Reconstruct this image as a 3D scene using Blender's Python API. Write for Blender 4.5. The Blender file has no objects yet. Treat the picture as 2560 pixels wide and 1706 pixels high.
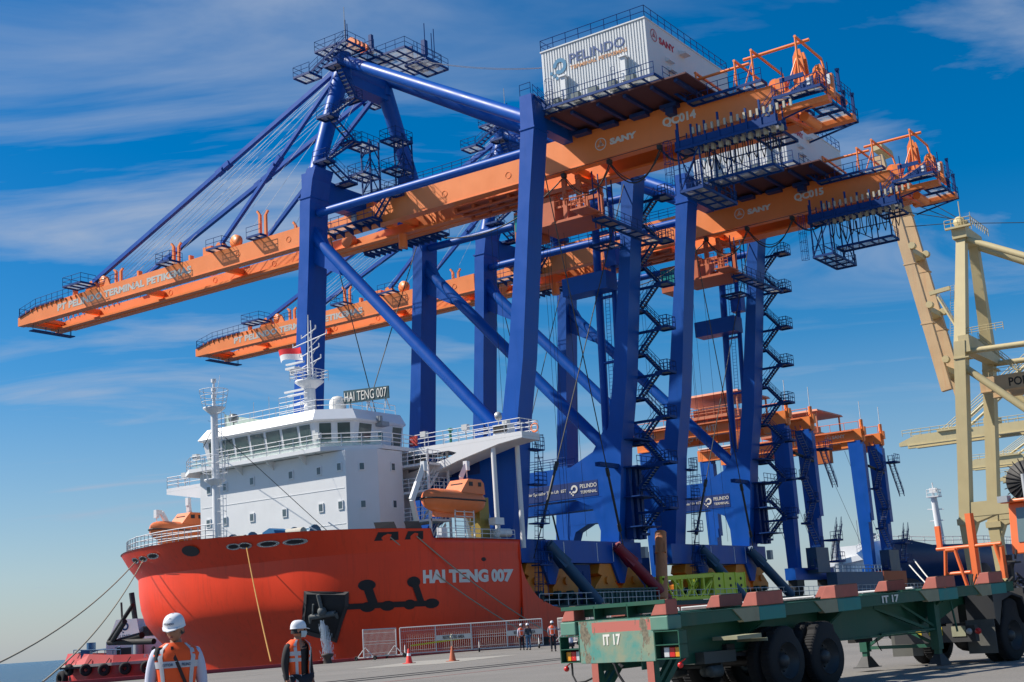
import bpy, bmesh, math, random
from mathutils import Vector, Matrix
random.seed(7)
PI = math.pi
SC = bpy.context.scene
COL = SC.collection

# ------------------------------------------------------------------ camera
def cam_axes(pitch, roll, az):
    f = Vector((math.sin(az)*math.cos(pitch), math.cos(az)*math.cos(pitch), math.sin(pitch)))
    r = Vector((math.cos(az), -math.sin(az), 0)); u = r.cross(f)
    return math.cos(roll)*r - math.sin(roll)*u, math.cos(roll)*u + math.sin(roll)*r, f
_R, _U, _F = cam_axes(math.radians(12.1667), math.radians(3.7672), math.radians(56.137))
cd = bpy.data.cameras.new('camera'); cam = bpy.data.objects.new('camera', cd); COL.objects.link(cam)
cd.sensor_width = 36; cd.lens = 46.956; cd.clip_start = 0.1; cd.clip_end = 6000
M = Matrix.Identity(4)
for i in range(3):
    M[i][0] = _R[i]; M[i][1] = _U[i]; M[i][2] = -_F[i]
M[0][3], M[1][3], M[2][3] = 0, 0, 1.4
cam.matrix_world = M
SC.camera = cam

# ------------------------------------------------------------------ light, sky, exposure
SUN_DIR = Vector((-0.36, 0.62, 0.70)).normalized()       # towards the sun
sl = bpy.data.lights.new('sun', 'SUN'); sl.energy = 4.8; sl.angle = math.radians(0.5); sl.color = (1.0, 0.93, 0.82)
so = bpy.data.objects.new('sun', sl); COL.objects.link(so)
so.rotation_euler = SUN_DIR.to_track_quat('Z', 'Y').to_euler()
W = bpy.data.worlds.new('World'); SC.world = W; W.use_nodes = True
wt = W.node_tree; wt.nodes.clear()
def N(t, typ, **kw):
    n = t.nodes.new(typ)
    for k, v in kw.items(): setattr(n, k, v)
    return n
def LK(t, a, b): t.links.new(a, b)
sky = N(wt, 'ShaderNodeTexSky', sky_type='NISHITA'); sky.sun_disc = False
sky.sun_elevation = math.asin(SUN_DIR.z); sky.sun_rotation = math.atan2(SUN_DIR.x, SUN_DIR.y)
sky.air_density = 1.0; sky.dust_density = 0.6; sky.ozone_density = 4.0
hs = N(wt, 'ShaderNodeHueSaturation'); hs.inputs['Saturation'].default_value = 1.5; hs.inputs['Value'].default_value = 1.0
LK(wt, sky.outputs[0], hs.inputs['Color'])
tc = N(wt, 'ShaderNodeTexCoord')
sep = N(wt, 'ShaderNodeSeparateXYZ'); LK(wt, tc.outputs['Generated'], sep.inputs[0])
# cirrus: noise on a plane far overhead (direction / height), drawn out along one wind direction
mz = N(wt, 'ShaderNodeMath', operation='ADD'); mz.inputs[1].default_value = 0.12; LK(wt, sep.outputs[2], mz.inputs[0])
mx_ = N(wt, 'ShaderNodeMath', operation='MAXIMUM'); mx_.inputs[1].default_value = 0.03; LK(wt, mz.outputs[0], mx_.inputs[0])
vd = N(wt, 'ShaderNodeVectorMath', operation='DIVIDE')
cmb = N(wt, 'ShaderNodeCombineXYZ')
for k in range(3): LK(wt, mx_.outputs[0], cmb.inputs[k])
LK(wt, tc.outputs['Generated'], vd.inputs[0]); LK(wt, cmb.outputs[0], vd.inputs[1])
mp0 = N(wt, 'ShaderNodeMapping'); mp0.inputs['Rotation'].default_value = (0, 0, math.radians(47)); LK(wt, vd.outputs[0], mp0.inputs[0])
mp = N(wt, 'ShaderNodeMapping'); mp.inputs['Scale'].default_value = (0.55, 1.15, 0.0)
mp.inputs['Location'].default_value = (1.3, 4.2, 0)
LK(wt, mp0.outputs[0], mp.inputs[0])
n1 = N(wt, 'ShaderNodeTexNoise'); n1.inputs['Scale'].default_value = 1.5; n1.inputs['Detail'].default_value = 7; n1.inputs['Roughness'].default_value = 0.56; n1.inputs['Distortion'].default_value = 1.3
LK(wt, mp.outputs[0], n1.inputs['Vector'])
n2 = N(wt, 'ShaderNodeTexNoise'); n2.inputs['Scale'].default_value = 0.55; n2.inputs['Detail'].default_value = 3
LK(wt, vd.outputs[0], n2.inputs['Vector'])
r1 = N(wt, 'ShaderNodeMapRange'); r1.inputs[1].default_value = 0.47; r1.inputs[2].default_value = 0.72; LK(wt, n1.outputs[0], r1.inputs[0])
r2 = N(wt, 'ShaderNodeMapRange'); r2.inputs[1].default_value = 0.30; r2.inputs[2].default_value = 0.52; LK(wt, n2.outputs[0], r2.inputs[0])
mm = N(wt, 'ShaderNodeMath', operation='MULTIPLY'); LK(wt, r1.outputs[0], mm.inputs[0]); LK(wt, r2.outputs[0], mm.inputs[1])
m3 = N(wt, 'ShaderNodeMath', operation='MULTIPLY'); m3.inputs[1].default_value = 0.85; LK(wt, mm.outputs[0], m3.inputs[0])
# a veil of high haze towards the horizon
hz = N(wt, 'ShaderNodeMapRange'); hz.inputs[1].default_value = 0.2; hz.inputs[2].default_value = -0.01; hz.inputs[3].default_value = 0.0; hz.inputs[4].default_value = 0.60
LK(wt, sep.outputs[2], hz.inputs[0])
mxh = N(wt, 'ShaderNodeMath', operation='MAXIMUM'); LK(wt, m3.outputs[0], mxh.inputs[0]); LK(wt, hz.outputs[0], mxh.inputs[1])
mix = N(wt, 'ShaderNodeMixRGB'); LK(wt, mxh.outputs[0], mix.inputs[0]); LK(wt, hs.outputs[0], mix.inputs[1]); mix.inputs[2].default_value = (3.5, 4.2, 5.4, 1)
bg = N(wt, 'ShaderNodeBackground'); bg.inputs['Strength'].default_value = 0.085
LK(wt, mix.outputs[0], bg.inputs['Color'])
wo = N(wt, 'ShaderNodeOutputWorld'); LK(wt, bg.outputs[0], wo.inputs[0])
SC.view_settings.view_transform = 'Standard'; SC.view_settings.look = 'None'; SC.view_settings.gamma = 1
SC.view_settings.exposure = 0.42
SC.render.engine = 'CYCLES'
SC.cycles.max_bounces = 6; SC.cycles.transparent_max_bounces = 24

# ------------------------------------------------------------------ materials
MATS = {}
def paint(name, rgb, rough=0.45, var=0.12, scale=1.5, metal=0.0, streak=0.0, streak_rgb=(0.12,0.06,0.03), spec=0.5, bump=0.0):
    if name in MATS: return MATS[name]
    m = bpy.data.materials.new(name); m.use_nodes = True; t = m.node_tree
    b = t.nodes['Principled BSDF']; b.inputs['Roughness'].default_value = rough; b.inputs['Metallic'].default_value = metal
    b.inputs['Specular IOR Level'].default_value = spec
    co = N(t, 'ShaderNodeTexCoord')
    no = N(t, 'ShaderNodeTexNoise'); no.inputs['Scale'].default_value = scale; no.inputs['Detail'].default_value = 6
    LK(t, co.outputs['Object'], no.inputs['Vector'])
    rp = N(t, 'ShaderNodeMixRGB'); a = 1-var; c2 = 1+var*0.6
    rp.inputs[1].default_value = (rgb[0]*a, rgb[1]*a, rgb[2]*a, 1); rp.inputs[2].default_value = (min(1,rgb[0]*c2), min(1,rgb[1]*c2), min(1,rgb[2]*c2), 1)
    LK(t, no.outputs[0], rp.inputs[0]); out = rp.outputs[0]
    if streak > 0:
        mp_ = N(t, 'ShaderNodeMapping'); mp_.inputs['Scale'].default_value = (1.6, 1.6, 0.12); LK(t, co.outputs['Object'], mp_.inputs[0])
        n_ = N(t, 'ShaderNodeTexNoise'); n_.inputs['Scale'].default_value = 1.4; n_.inputs['Detail'].default_value = 8; n_.inputs['Roughness'].default_value = 0.7
        LK(t, mp_.outputs[0], n_.inputs['Vector'])
        rr = N(t, 'ShaderNodeMapRange'); rr.inputs[1].default_value = 0.52; rr.inputs[2].default_value = 0.78; rr.inputs[4].default_value = streak
        LK(t, n_.outputs[0], rr.inputs[0])
        mx = N(t, 'ShaderNodeMixRGB'); LK(t, rr.outputs[0], mx.inputs[0]); LK(t, out, mx.inputs[1]); mx.inputs[2].default_value = (*streak_rgb, 1); out = mx.outputs[0]
    LK(t, out, b.inputs['Base Color'])
    mr = N(t, 'ShaderNodeMapRange'); mr.inputs[3].default_value = max(0.02, rough-0.1); mr.inputs[4].default_value = min(1, rough+0.12)
    LK(t, no.outputs[0], mr.inputs[0]); LK(t, mr.outputs[0], b.inputs['Roughness'])
    if bump > 0:
        bp = N(t, 'ShaderNodeBump'); bp.inputs['Strength'].default_value = bump; bp.inputs['Distance'].default_value = 0.02
        nb = N(t, 'ShaderNodeTexNoise'); nb.inputs['Scale'].default_value = scale*4; nb.inputs['Detail'].default_value = 4; LK(t, co.outputs['Object'], nb.inputs['Vector'])
        LK(t, nb.outputs[0], bp.inputs['Height']); LK(t, bp.outputs[0], b.inputs['Normal'])
    MATS[name] = m; return m
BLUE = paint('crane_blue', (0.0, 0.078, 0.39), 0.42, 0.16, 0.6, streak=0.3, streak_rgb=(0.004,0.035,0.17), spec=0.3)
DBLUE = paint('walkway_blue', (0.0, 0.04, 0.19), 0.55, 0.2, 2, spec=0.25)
ORANGE = paint('crane_orange', (0.90, 0.245, 0.055), 0.42, 0.10, 0.5, streak=0.2, streak_rgb=(0.66,0.19,0.06))
WHITE = paint('white_paint', (0.72, 0.73, 0.74), 0.5, 0.06, 0.8, streak=0.12, streak_rgb=(0.5,0.47,0.42))
LETTER = paint('lettering_white', (0.72, 0.70, 0.64), 0.6, 0.05)
RED = paint('hull_red', (0.88, 0.055, 0.012), 0.40, 0.20, 0.35, streak=0.55, streak_rgb=(0.46,0.030,0.010), bump=0.08, spec=0.35)
DARK = paint('dark_steel', (0.03, 0.03, 0.032), 0.6, 0.3, 2)
BLACK = paint('black_rubber', (0.014, 0.014, 0.016), 0.85, 0.4, 3)
STEEL = paint('galvanised_steel', (0.45, 0.46, 0.47), 0.45, 0.15, 3, metal=0.3)
GREY = paint('grey_paint', (0.30, 0.33, 0.36), 0.55, 0.12)
BEIGE = paint('crane_beige', (0.55, 0.46, 0.25), 0.55, 0.12, 0.5, streak=0.3, streak_rgb=(0.45,0.27,0.14))
BEIGE_R = paint('rusty_boom', (0.58, 0.40, 0.22), 0.6, 0.2, 0.4, streak=0.7, streak_rgb=(0.52,0.22,0.10))
ROPE = paint('wire_rope', (0.03, 0.035, 0.035), 0.6, 0.3)
HEMP = paint('mooring_rope', (0.34, 0.30, 0.22), 0.9, 0.25, 8)
GREEN = paint('trailer_green', (0.006, 0.085, 0.05), 0.55, 0.25, 2.0, streak=0.35, streak_rgb=(0.13,0.10,0.05))
TEAL = paint('trailer_teal', (0.10, 0.24, 0.18), 0.6, 0.25, 3.0, streak=0.6, streak_rgb=(0.20,0.21,0.13))
PINK = paint('faded_red_block', (0.42, 0.115, 0.085), 0.7, 0.3, 5.0, streak=0.4, streak_rgb=(0.20,0.13,0.09))
BROWN = paint('worn_block_side', (0.12, 0.085, 0.055), 0.8, 0.35, 6.0)
LIFEB = paint('lifeboat_orange', (0.80, 0.20, 0.06), 0.45, 0.12, 2, streak=0.2, streak_rgb=(0.5,0.12,0.05))
TEALDK = paint('dark_green', (0.01, 0.07, 0.07), 0.6, 0.2)
def glass(name, rgb, rough=0.08):
    if name in MATS: return MATS[name]
    m = bpy.data.materials.new(name); m.use_nodes = True; b = m.node_tree.nodes['Principled BSDF']
    t = m.node_tree; co = N(t, 'ShaderNodeTexCoord'); no = N(t, 'ShaderNodeTexNoise'); no.inputs['Scale'].default_value = 0.9
    LK(t, co.outputs['Object'], no.inputs['Vector'])
    rp = N(t, 'ShaderNodeMixRGB'); rp.inputs[1].default_value = (*rgb, 1); rp.inputs[2].default_value = (rgb[0]*2.2, rgb[1]*2.2, rgb[2]*2.2, 1); LK(t, no.outputs[0], rp.inputs[0])
    LK(t, rp.outputs[0], b.inputs['Base Color']); b.inputs['Roughness'].default_value = rough
    b.inputs['Specular IOR Level'].default_value = 0.8
    MATS[name] = m; return m
WGLASS = glass('window_glass', (0.03, 0.055, 0.055))
def grating():
    m = bpy.data.materials.new('steel_grating'); m.use_nodes = True; t = m.node_tree
    b = t.nodes['Principled BSDF']; b.inputs['Base Color'].default_value = (0.42, 0.42, 0.40, 1); b.inputs['Roughness'].default_value = 0.6
    tr = N(t, 'ShaderNodeBsdfTransparent'); tl = N(t, 'ShaderNodeBsdfTranslucent'); tl.inputs[0].default_value = (0.5, 0.5, 0.46, 1)
    co = N(t, 'ShaderNodeTexCoord'); no = N(t, 'ShaderNodeTexNoise'); no.inputs['Scale'].default_value = 1.1; LK(t, co.outputs['Object'], no.inputs['Vector'])
    mr = N(t, 'ShaderNodeMapRange'); mr.inputs[1].default_value = 0.35; mr.inputs[2].default_value = 0.65; mr.inputs[3].default_value = 0.25; mr.inputs[4].default_value = 0.6; LK(t, no.outputs[0], mr.inputs[0])
    a = N(t, 'ShaderNodeMixShader'); a.inputs[0].default_value = 0.5; LK(t, b.outputs[0], a.inputs[1]); LK(t, tl.outputs[0], a.inputs[2])
    c = N(t, 'ShaderNodeMixShader'); LK(t, mr.outputs[0], c.inputs[0]); LK(t, a.outputs[0], c.inputs[1]); LK(t, tr.outputs[0], c.inputs[2])
    LK(t, c.outputs[0], t.nodes['Material Output'].inputs[0]); return m
GRATE = grating()

# ------------------------------------------------------------------ mesh builder
BASE = {}
def V(*a): return Vector(a if len(a) > 1 else a[0])
class MB:
    def __init__(s, T=None): s.v = []; s.f = []; s.sm = []; s.T = T
    def add(s, vs, fs, smooth=False):
        o = len(s.v); s.v += [tuple(x) for x in vs]
        for f in fs: s.f.append(tuple(o+i for i in f)); s.sm.append(smooth)
        return s
    def hexa(s, p):      # p: 4 bottom ccw, 4 top ccw
        return s.add(p, [(3,2,1,0),(4,5,6,7),(0,1,5,4),(1,2,6,5),(2,3,7,6),(3,0,4,7)])
    def box(s, x0,x1,y0,y1,z0,z1):
        return s.hexa([(x0,y0,z0),(x1,y0,z0),(x1,y1,z0),(x0,y1,z0),(x0,y0,z1),(x1,y0,z1),(x1,y1,z1),(x0,y1,z1)])
    def beam(s, p, q, w, h=None, up=(0,0,1), w2=None, h2=None):
        p, q = V(p), V(q); h = h or w; w2 = w2 or w; h2 = h2 or h
        d = (q-p).normalized(); up = V(up)
        if abs(d.dot(up)) > 0.98: up = V(0,1,0) if abs(d.y) < 0.9 else V(1,0,0)
        r = d.cross(up).normalized(); u = r.cross(d)
        ps = []
        for c, a, b in ((p, w/2, h/2), (q, w2/2, h2/2)):
            ps += [c - r*a - u*b, c + r*a - u*b, c + r*a + u*b, c - r*a + u*b]
        return s.hexa(ps)
    def tube(s, p, q, r, r2=None, n=10, cap=True):
        p, q = V(p), V(q); r2 = r if r2 is None else r2
        d = (q-p)
        if d.length < 1e-6: return s
        d.normalize(); up = V(0,0,1) if abs(d.z) < 0.95 else V(1,0,0)
        a = d.cross(up).normalized(); b = d.cross(a)
        vs = [p + (a*math.cos(2*PI*i/n) + b*math.sin(2*PI*i/n))*r for i in range(n)] + [q + (a*math.cos(2*PI*i/n) + b*math.sin(2*PI*i/n))*r2 for i in range(n)]
        fs = [(i, (i+1)%n, n+(i+1)%n, n+i) for i in range(n)]
        s.add(vs, fs, n > 6)
        if cap:
            s.add(vs[:n], [tuple(range(n))[::-1]]); s.add(vs[n:], [tuple(range(n))])
        return s
    def pipe(s, pts, r, n=6):
        for a, b in zip(pts[:-1], pts[1:]): s.tube(a, b, r, n=n)
        return s
    def prism(s, poly, axis, a, b):   # poly in the two other axes
        n = len(poly)
        def mk(c, k):
            return {'x': (k, c[0], c[1]), 'y': (c[0], k, c[1]), 'z': (c[0], c[1], k)}[axis]
        vs = [mk(c, a) for c in poly] + [mk(c, b) for c in poly]
        return s.add(vs, [tuple(range(n))[::-1], tuple(range(n, 2*n))] + [(i, (i+1)%n, n+(i+1)%n, n+i) for i in range(n)])
    def quad(s, a, b, c, d): return s.add([a,b,c,d], [(0,1,2,3)])
    def sphere(s, c, r, n=12, m=8, sc=(1,1,1)):
        vs = []; fs = []
        for j in range(m+1):
            th = PI*j/m
            for i in range(n):
                ph = 2*PI*i/n; vs.append((c[0]+r*sc[0]*math.sin(th)*math.cos(ph), c[1]+r*sc[1]*math.sin(th)*math.sin(ph), c[2]+r*sc[2]*math.cos(th)))
        for j in range(m):
            for i in range(n): fs.append((j*n+i, (j+1)*n+i, (j+1)*n+(i+1)%n, j*n+(i+1)%n))
        return s.add(vs, fs, True)
    def lathe(s, c, prof, axis=(0,0,1), n=20, smooth=True, a0=0, a1=2*PI):
        c = V(c); d = V(axis).normalized(); up = V(0,0,1) if abs(d.z) < 0.9 else V(1,0,0)
        a = d.cross(up).normalized(); b = d.cross(a); full = abs(a1-a0-2*PI) < 1e-6; k = n if full else n+1
        vs = []
        for r, h in prof:
            for i in range(k):
                t = a0+(a1-a0)*i/n; vs.append(c + d*h + (a*math.cos(t)+b*math.sin(t))*r)
        fs = []
        for j in range(len(prof)-1):
            for i in range(n if not full else n):
                i2 = (i+1) % k if full else i+1
                fs.append((j*k+i, j*k+i2, (j+1)*k+i2, (j+1)*k+i))
        return s.add(vs, fs, smooth)
    def rail(s, pts, h=1.1, step=1.6, r=0.035, rows=2, up=(0,0,1)):
        up = V(up)
        pts = [V(p) for p in pts]
        for a, b in zip(pts[:-1], pts[1:]):
            for k in range(rows): s.tube(a+up*h*(1-k/rows), b+up*h*(1-k/rows), r, n=4, cap=False)
            L = (b-a).length; n = max(1, round(L/step))
            for i in range(n+1):
                c = a + (b-a)*i/n; s.tube(c, c+up*h, r, n=4, cap=False)
        return s
    def stair(s, p, q, w, side, tread=0.28, rail=True, g=None):
        p, q, side = V(p), V(q), V(side).normalized()
        for k in (-0.5, 0.5):
            s.beam(p+side*w*k, q+side*w*k, 0.06, 0.24)
            if rail: s.rail([p+side*w*k, q+side*w*k], 1.0, 1.4, 0.03, 2)
        L = (q-p).length; n = max(3, int(abs(q.z-p.z)/tread)); t = g or s
        hd = V(q.x-p.x, q.y-p.y, 0).normalized()
        for i in range(1, n):
            c = p + (q-p)*i/n; t.beam(c-side*w*0.47, c+side*w*0.47, 0.24, 0.04, up=(0,0,1)) if True else None
        return s
    def ladder(s, p, q, w=0.45, side=(1,0,0), cage=True, out=(0,-1,0)):
        p, q, side, out = V(p), V(q), V(side).normalized(), V(out).normalized()
        for k in (-0.5, 0.5): s.tube(p+side*w*k, q+side*w*k, 0.03, n=4)
        n = int((q-p).length/0.4)
        for i in range(n+1):
            c = p+(q-p)*i/max(1,n); s.tube(c-side*w/2, c+side*w/2, 0.02, n=4, cap=False)
        if cage:
            n = int((q-p).length/1.0)
            for i in range(n+1):
                c = p+(q-p)*i/max(1,n)
                a = [c-side*0.35, c-side*0.35+out*0.45, c+out*0.75, c+side*0.35+out*0.45, c+side*0.35]; s.pipe(a, 0.025, 4)
            for o_ in (-side*0.35+out*0.45, out*0.75, side*0.35+out*0.45): s.tube(p+o_, q+o_, 0.02, n=4)
        return s
    def clusters(s, tol=0.3):
        par = list(range(len(s.v)))
        def fd(a):
            while par[a] != a: par[a] = par[par[a]]; a = par[a]
            return a
        for f in s.f:
            r = fd(f[0])
            for k in f[1:]: par[fd(k)] = r
        comp = {}
        for i, f in enumerate(s.f): comp.setdefault(fd(f[0]), []).append(i)
        if len(comp) < 2: return [list(range(len(s.f)))]
        items = []
        for fl in comp.values():
            ps = [s.v[k] for i in fl for k in s.f[i]]
            items.append([fl, [min(p[a] for p in ps) for a in range(3)], [max(p[a] for p in ps) for a in range(3)]])
        if len(items) > 900: return [list(range(len(s.f)))]
        n = len(items); cp = list(range(n))
        def fc(a):
            while cp[a] != a: cp[a] = cp[cp[a]]; a = cp[a]
            return a
        for i in range(n):
            _, lo, hi = items[i]
            for j in range(i+1, n):
                l2, h2 = items[j][1], items[j][2]
                if lo[0]-tol < h2[0] and l2[0]-tol < hi[0] and lo[1]-tol < h2[1] and l2[1]-tol < hi[1] and lo[2]-tol < h2[2] and l2[2]-tol < hi[2]: cp[fc(j)] = fc(i)
        out = {}
        for i in range(n): out.setdefault(fc(i), []).extend(items[i][0])
        return list(out.values())
    def build(s, name, mat, parent=None, bevel=0.0):
        if parent and not any(w in name for w in ('lettering','rope','cable','wire','mesh','rust','logo','number','line','text','rigging','eyebrow','hair','hose','gear','yellow_mark')):
            cl = s.clusters()
            if 1 < len(cl) <= 60:
                first = None
                for fl in sorted(cl, key=len, reverse=True):
                    m = MB(s.T); ids = {}
                    for i in fl:
                        f2 = []
                        for k in s.f[i]:
                            if k not in ids: ids[k] = len(m.v); m.v.append(s.v[k])
                            f2.append(ids[k])
                        m.f.append(tuple(f2)); m.sm.append(s.sm[i])
                    o = m._build(name, mat, parent, bevel); first = first or o
                return first
        return s._build(name, mat, parent, bevel)
    def _build(s, name, mat, parent=None, bevel=0.0):
        b = BASE.get(parent.name, V(0,0,0)) if parent else V(0,0,0)
        if s.T: s.v = [tuple(s.T(p)) for p in s.v]
        me = bpy.data.meshes.new(name); me.from_pydata([(x-b.x, y-b.y, z-b.z) for x, y, z in s.v], [], s.f)
        me.polygons.foreach_set('use_smooth', s.sm); me.materials.append(mat)
        bm = bmesh.new(); bm.from_mesh(me); bmesh.ops.recalc_face_normals(bm, faces=bm.faces); bm.to_mesh(me); bm.free()
        me.update()
        o = bpy.data.objects.new(name, me); COL.objects.link(o)
        if parent: o.parent = parent
        BASE[o.name] = b
        if bevel > 0:
            md = o.modifiers.new('bevel', 'BEVEL'); md.width = bevel; md.segments = 2; md.limit_method = 'ANGLE'
        return o
def tag(o, label=None, cat=None, group=None, kind=None):
    if label: o['label'] = label
    if cat: o['category'] = cat
    if group: o['group'] = group
    if kind: o['kind'] = kind
    return o
def empty(name, loc, label, cat, group=None):
    o = bpy.data.objects.new(name, None); COL.objects.link(o); o.location = loc; o.empty_display_size = 0.5
    BASE[o.name] = V(loc); return tag(o, label, cat, group)
def struct(name, mb, mat, parent=None): return tag(mb.build(name, mat, parent), kind='structure')
def dup(o, off=None, parent=None, keep=None):
    kids = list(o.children); c = o.copy(); COL.objects.link(c)
    if parent: c.parent = parent; c.matrix_parent_inverse = o.matrix_parent_inverse
    if off is not None: c.location = V(o.location) + V(off)
    BASE[c.name] = BASE.get(o.name, V(0,0,0)) + (V(off) if off is not None else V(0,0,0))
    for k in kids:
        if keep is None or keep(k): dup(k, None, c, keep)
    return c
_fc = {}
def text_geo(body, bold=0.0, thick=0.02):
    key = (body, bold, thick)
    if key in _fc: return _fc[key]
    cu = bpy.data.curves.new('lettering', 'FONT'); cu.body = body; cu.offset = bold; cu.extrude = thick; cu.resolution_u = 3
    o = bpy.data.objects.new('lettering_source', cu); COL.objects.link(o)
    bpy.context.view_layer.update()
    dg = bpy.context.evaluated_depsgraph_get(); me = bpy.data.meshes.new_from_object(o.evaluated_get(dg))
    vs = [tuple(v.co) for v in me.vertices]; fs = [tuple(p.vertices) for p in me.polygons]
    bpy.data.objects.remove(o); bpy.data.curves.remove(cu); bpy.data.meshes.remove(me)
    _fc[key] = (vs, fs); return _fc[key]
def text_into(mb, body, origin, right, up, width, height, bold=0.0, thick=0.012):
    """lettering whose box starts at origin (lower left), fitted to width x height"""
    vs, fs = text_geo(body, bold, 1.0)
    x0 = min(v[0] for v in vs); x1 = max(v[0] for v in vs); y0 = min(v[1] for v in vs); y1 = max(v[1] for v in vs)
    r, u = V(right).normalized(), V(up).normalized(); n = r.cross(u); o = V(origin)
    mb.add([o + r*((x-x0)/(x1-x0)*width) + u*((y-y0)/(y1-y0)*height) + n*(thick*z) for x, y, z in vs], fs)
    return mb
def text(name, body, origin, right, up, width, height, mat, parent, bold=0.0, thick=0.012):
    return text_into(MB(), body, origin, right, up, width, height, bold, thick).build(name, mat, parent)
def platform(st, gr, x0,x1,y0,y1,z, sides='', rail_step=1.5):
    """steel frame + grating panels; sides is any of 'x-','x+','y-','y+' joined by spaces"""
    for a in (x0, x1): st.box(a-0.06, a+0.06, y0, y1, z-0.22, z+0.02)
    for a in (y0, y1): st.box(x0+0.06, x1-0.06, a-0.06, a+0.06, z-0.22, z+0.02)
    n = max(1, round((y1-y0)/1.3))
    for i in range(1, n): c = y0+(y1-y0)*i/n; st.box(x0+0.06, x1-0.06, c-0.05, c+0.05, z-0.2, z-0.01)
    m = max(1, round((x1-x0)/1.6))
    for i in range(1, m): c = x0+(x1-x0)*i/m; st.box(c-0.05, c+0.05, y0+.06, y1-.06, z-0.18, z-0.02)
    gr.add([(x0+.06,y0+.06,z-.03),(x1-.06,y0+.06,z-.03),(x1-.06,y1-.06,z-.03),(x0+.06,y1-.06,z-.03)], [(0,1,2,3)])
    for s_ in sides.split():
        a = {'x-': ((x0,y0),(x0,y1)), 'x+': ((x1,y0),(x1,y1)), 'y-': ((x0,y0),(x1,y0)), 'y+': ((x0,y1),(x1,y1))}[s_]
        st.rail([(*a[0], z), (*a[1], z)], 1.1, rail_step, 0.035, 2)
def sag(a, b, d, n=14):
    a, b = V(a), V(b); return [a+(b-a)*i/n - V(0,0,d*4*(i/n)*(1-i/n)) for i in range(n+1)]

# ------------------------------------------------------------------ the setting
def ground_mat():
    m = bpy.data.materials.new('quay_concrete'); m.use_nodes = True; t = m.node_tree; b = t.nodes['Principled BSDF']
    co = N(t, 'ShaderNodeTexCoord')
    n1 = N(t, 'ShaderNodeTexNoise'); n1.inputs['Scale'].default_value = 0.25; n1.inputs['Detail'].default_value = 8; LK(t, co.outputs['Object'], n1.inputs['Vector'])
    n2 = N(t, 'ShaderNodeTexNoise'); n2.inputs['Scale'].default_value = 14; n2.inputs['Detail'].default_value = 6; n2.inputs['Roughness'].default_value = 0.75; LK(t, co.outputs['Object'], n2.inputs['Vector'])
    a = N(t, 'ShaderNodeMixRGB'); a.inputs[1].default_value = (0.165, 0.155, 0.14, 1); a.inputs[2].default_value = (0.27, 0.25, 0.225, 1); LK(t, n1.outputs[0], a.inputs[0])
    c = N(t, 'ShaderNodeMixRGB', blend_type='MULTIPLY'); c.inputs[0].default_value = 0.55; LK(t, a.outputs[0], c.inputs[1])
    r = N(t, 'ShaderNodeMapRange'); r.inputs[1].default_value = 0.3; r.inputs[2].default_value = 0.7; r.inputs[3].default_value = 0.45; r.inputs[4].default_value = 1.25; LK(t, n2.outputs[0], r.inputs[0]); LK(t, r.outputs[0], c.inputs[2])
    LK(t, c.outputs[0], b.inputs['Base Color']); b.inputs['Roughness'].default_value = 0.9
    bp = N(t, 'ShaderNodeBump'); bp.inputs['Strength'].default_value = 0.5; bp.inputs['Distance'].default_value = 0.03; LK(t, n2.outputs[0], bp.inputs['Height']); LK(t, bp.outputs[0], b.inputs['Normal'])
    return m
QM = ground_mat()
QY = 62.0
struct('quay', MB().box(-300, 900, -400, QY, -6, 0), QM)
def water_mat():
    m = bpy.data.materials.new('sea_water'); m.use_nodes = True; t = m.node_tree; b = t.nodes['Principled BSDF']
    b.inputs['Base Color'].default_value = (0.035, 0.07, 0.11, 1); b.inputs['Roughness'].default_value = 0.22
    co = N(t, 'ShaderNodeTexCoord'); n = N(t, 'ShaderNodeTexNoise'); n.inputs['Scale'].default_value = 0.35; n.inputs['Detail'].default_value = 8; n.inputs['Roughness'].default_value = 0.65; LK(t, co.outputs['Object'], n.inputs['Vector'])
    bp = N(t, 'ShaderNodeBump'); bp.inputs['Strength'].default_value = 1.0; bp.inputs['Distance'].default_value = 0.9; LK(t, n.outputs[0], bp.inputs['Height']); LK(t, bp.outputs[0], b.inputs['Normal'])
    return m
struct('sea', MB().add([(-4000,QY,-2),(5000,QY,-2),(5000,5000,-2),(-4000,5000,-2)], [(0,1,2,3)]), water_mat())
KRED = paint('kerb_red', (0.36, 0.02, 0.03), 0.6, 0.3, 4, streak=0.3, streak_rgb=(0.25,0.10,0.08))
struct('quay_kerb', MB().box(-200, 600, QY-0.35, QY+0.02, 0.004, 0.22), KRED)
CONC2 = paint('pale_concrete', (0.34, 0.32, 0.28), 0.9, 0.25, 3)
struct('pale_patch', MB().add([(53,40.5,.008),(64,43.8,.008),(60.5,48.5,.008),(50.5,44.5,.008)], [(0,1,2,3)]), CONC2)
LINE = paint('worn_line_red', (0.30, 0.16, 0.14), 0.9, 0.35, 3)
struct('painted_line', MB().box(-20, 300, 28.9, 29.15, 0.0, 0.006), LINE)
mk = MB()
for i in range(70):
    x = random.uniform(20, 150); y = random.uniform(34, 60); L = random.uniform(.5, 1.6); mk.box(x, x+L, y, y+.12, 0.0, 0.007)
struct('worn_paint_marks', mk, paint('worn_white_marks', (0.46,0.41,0.33), 0.9, 0.3))
mk = MB()
for y in (31.6, 33.1): mk.box(-20, 300, y, y+0.16, 0.0, 0.009); mk.box(-20, 300, y+0.34, y+0.44, 0.0, 0.009)
struct('crane_rail_tracks', mk, paint('rail_groove', (0.035,0.034,0.033), 0.7, 0.3))
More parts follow.
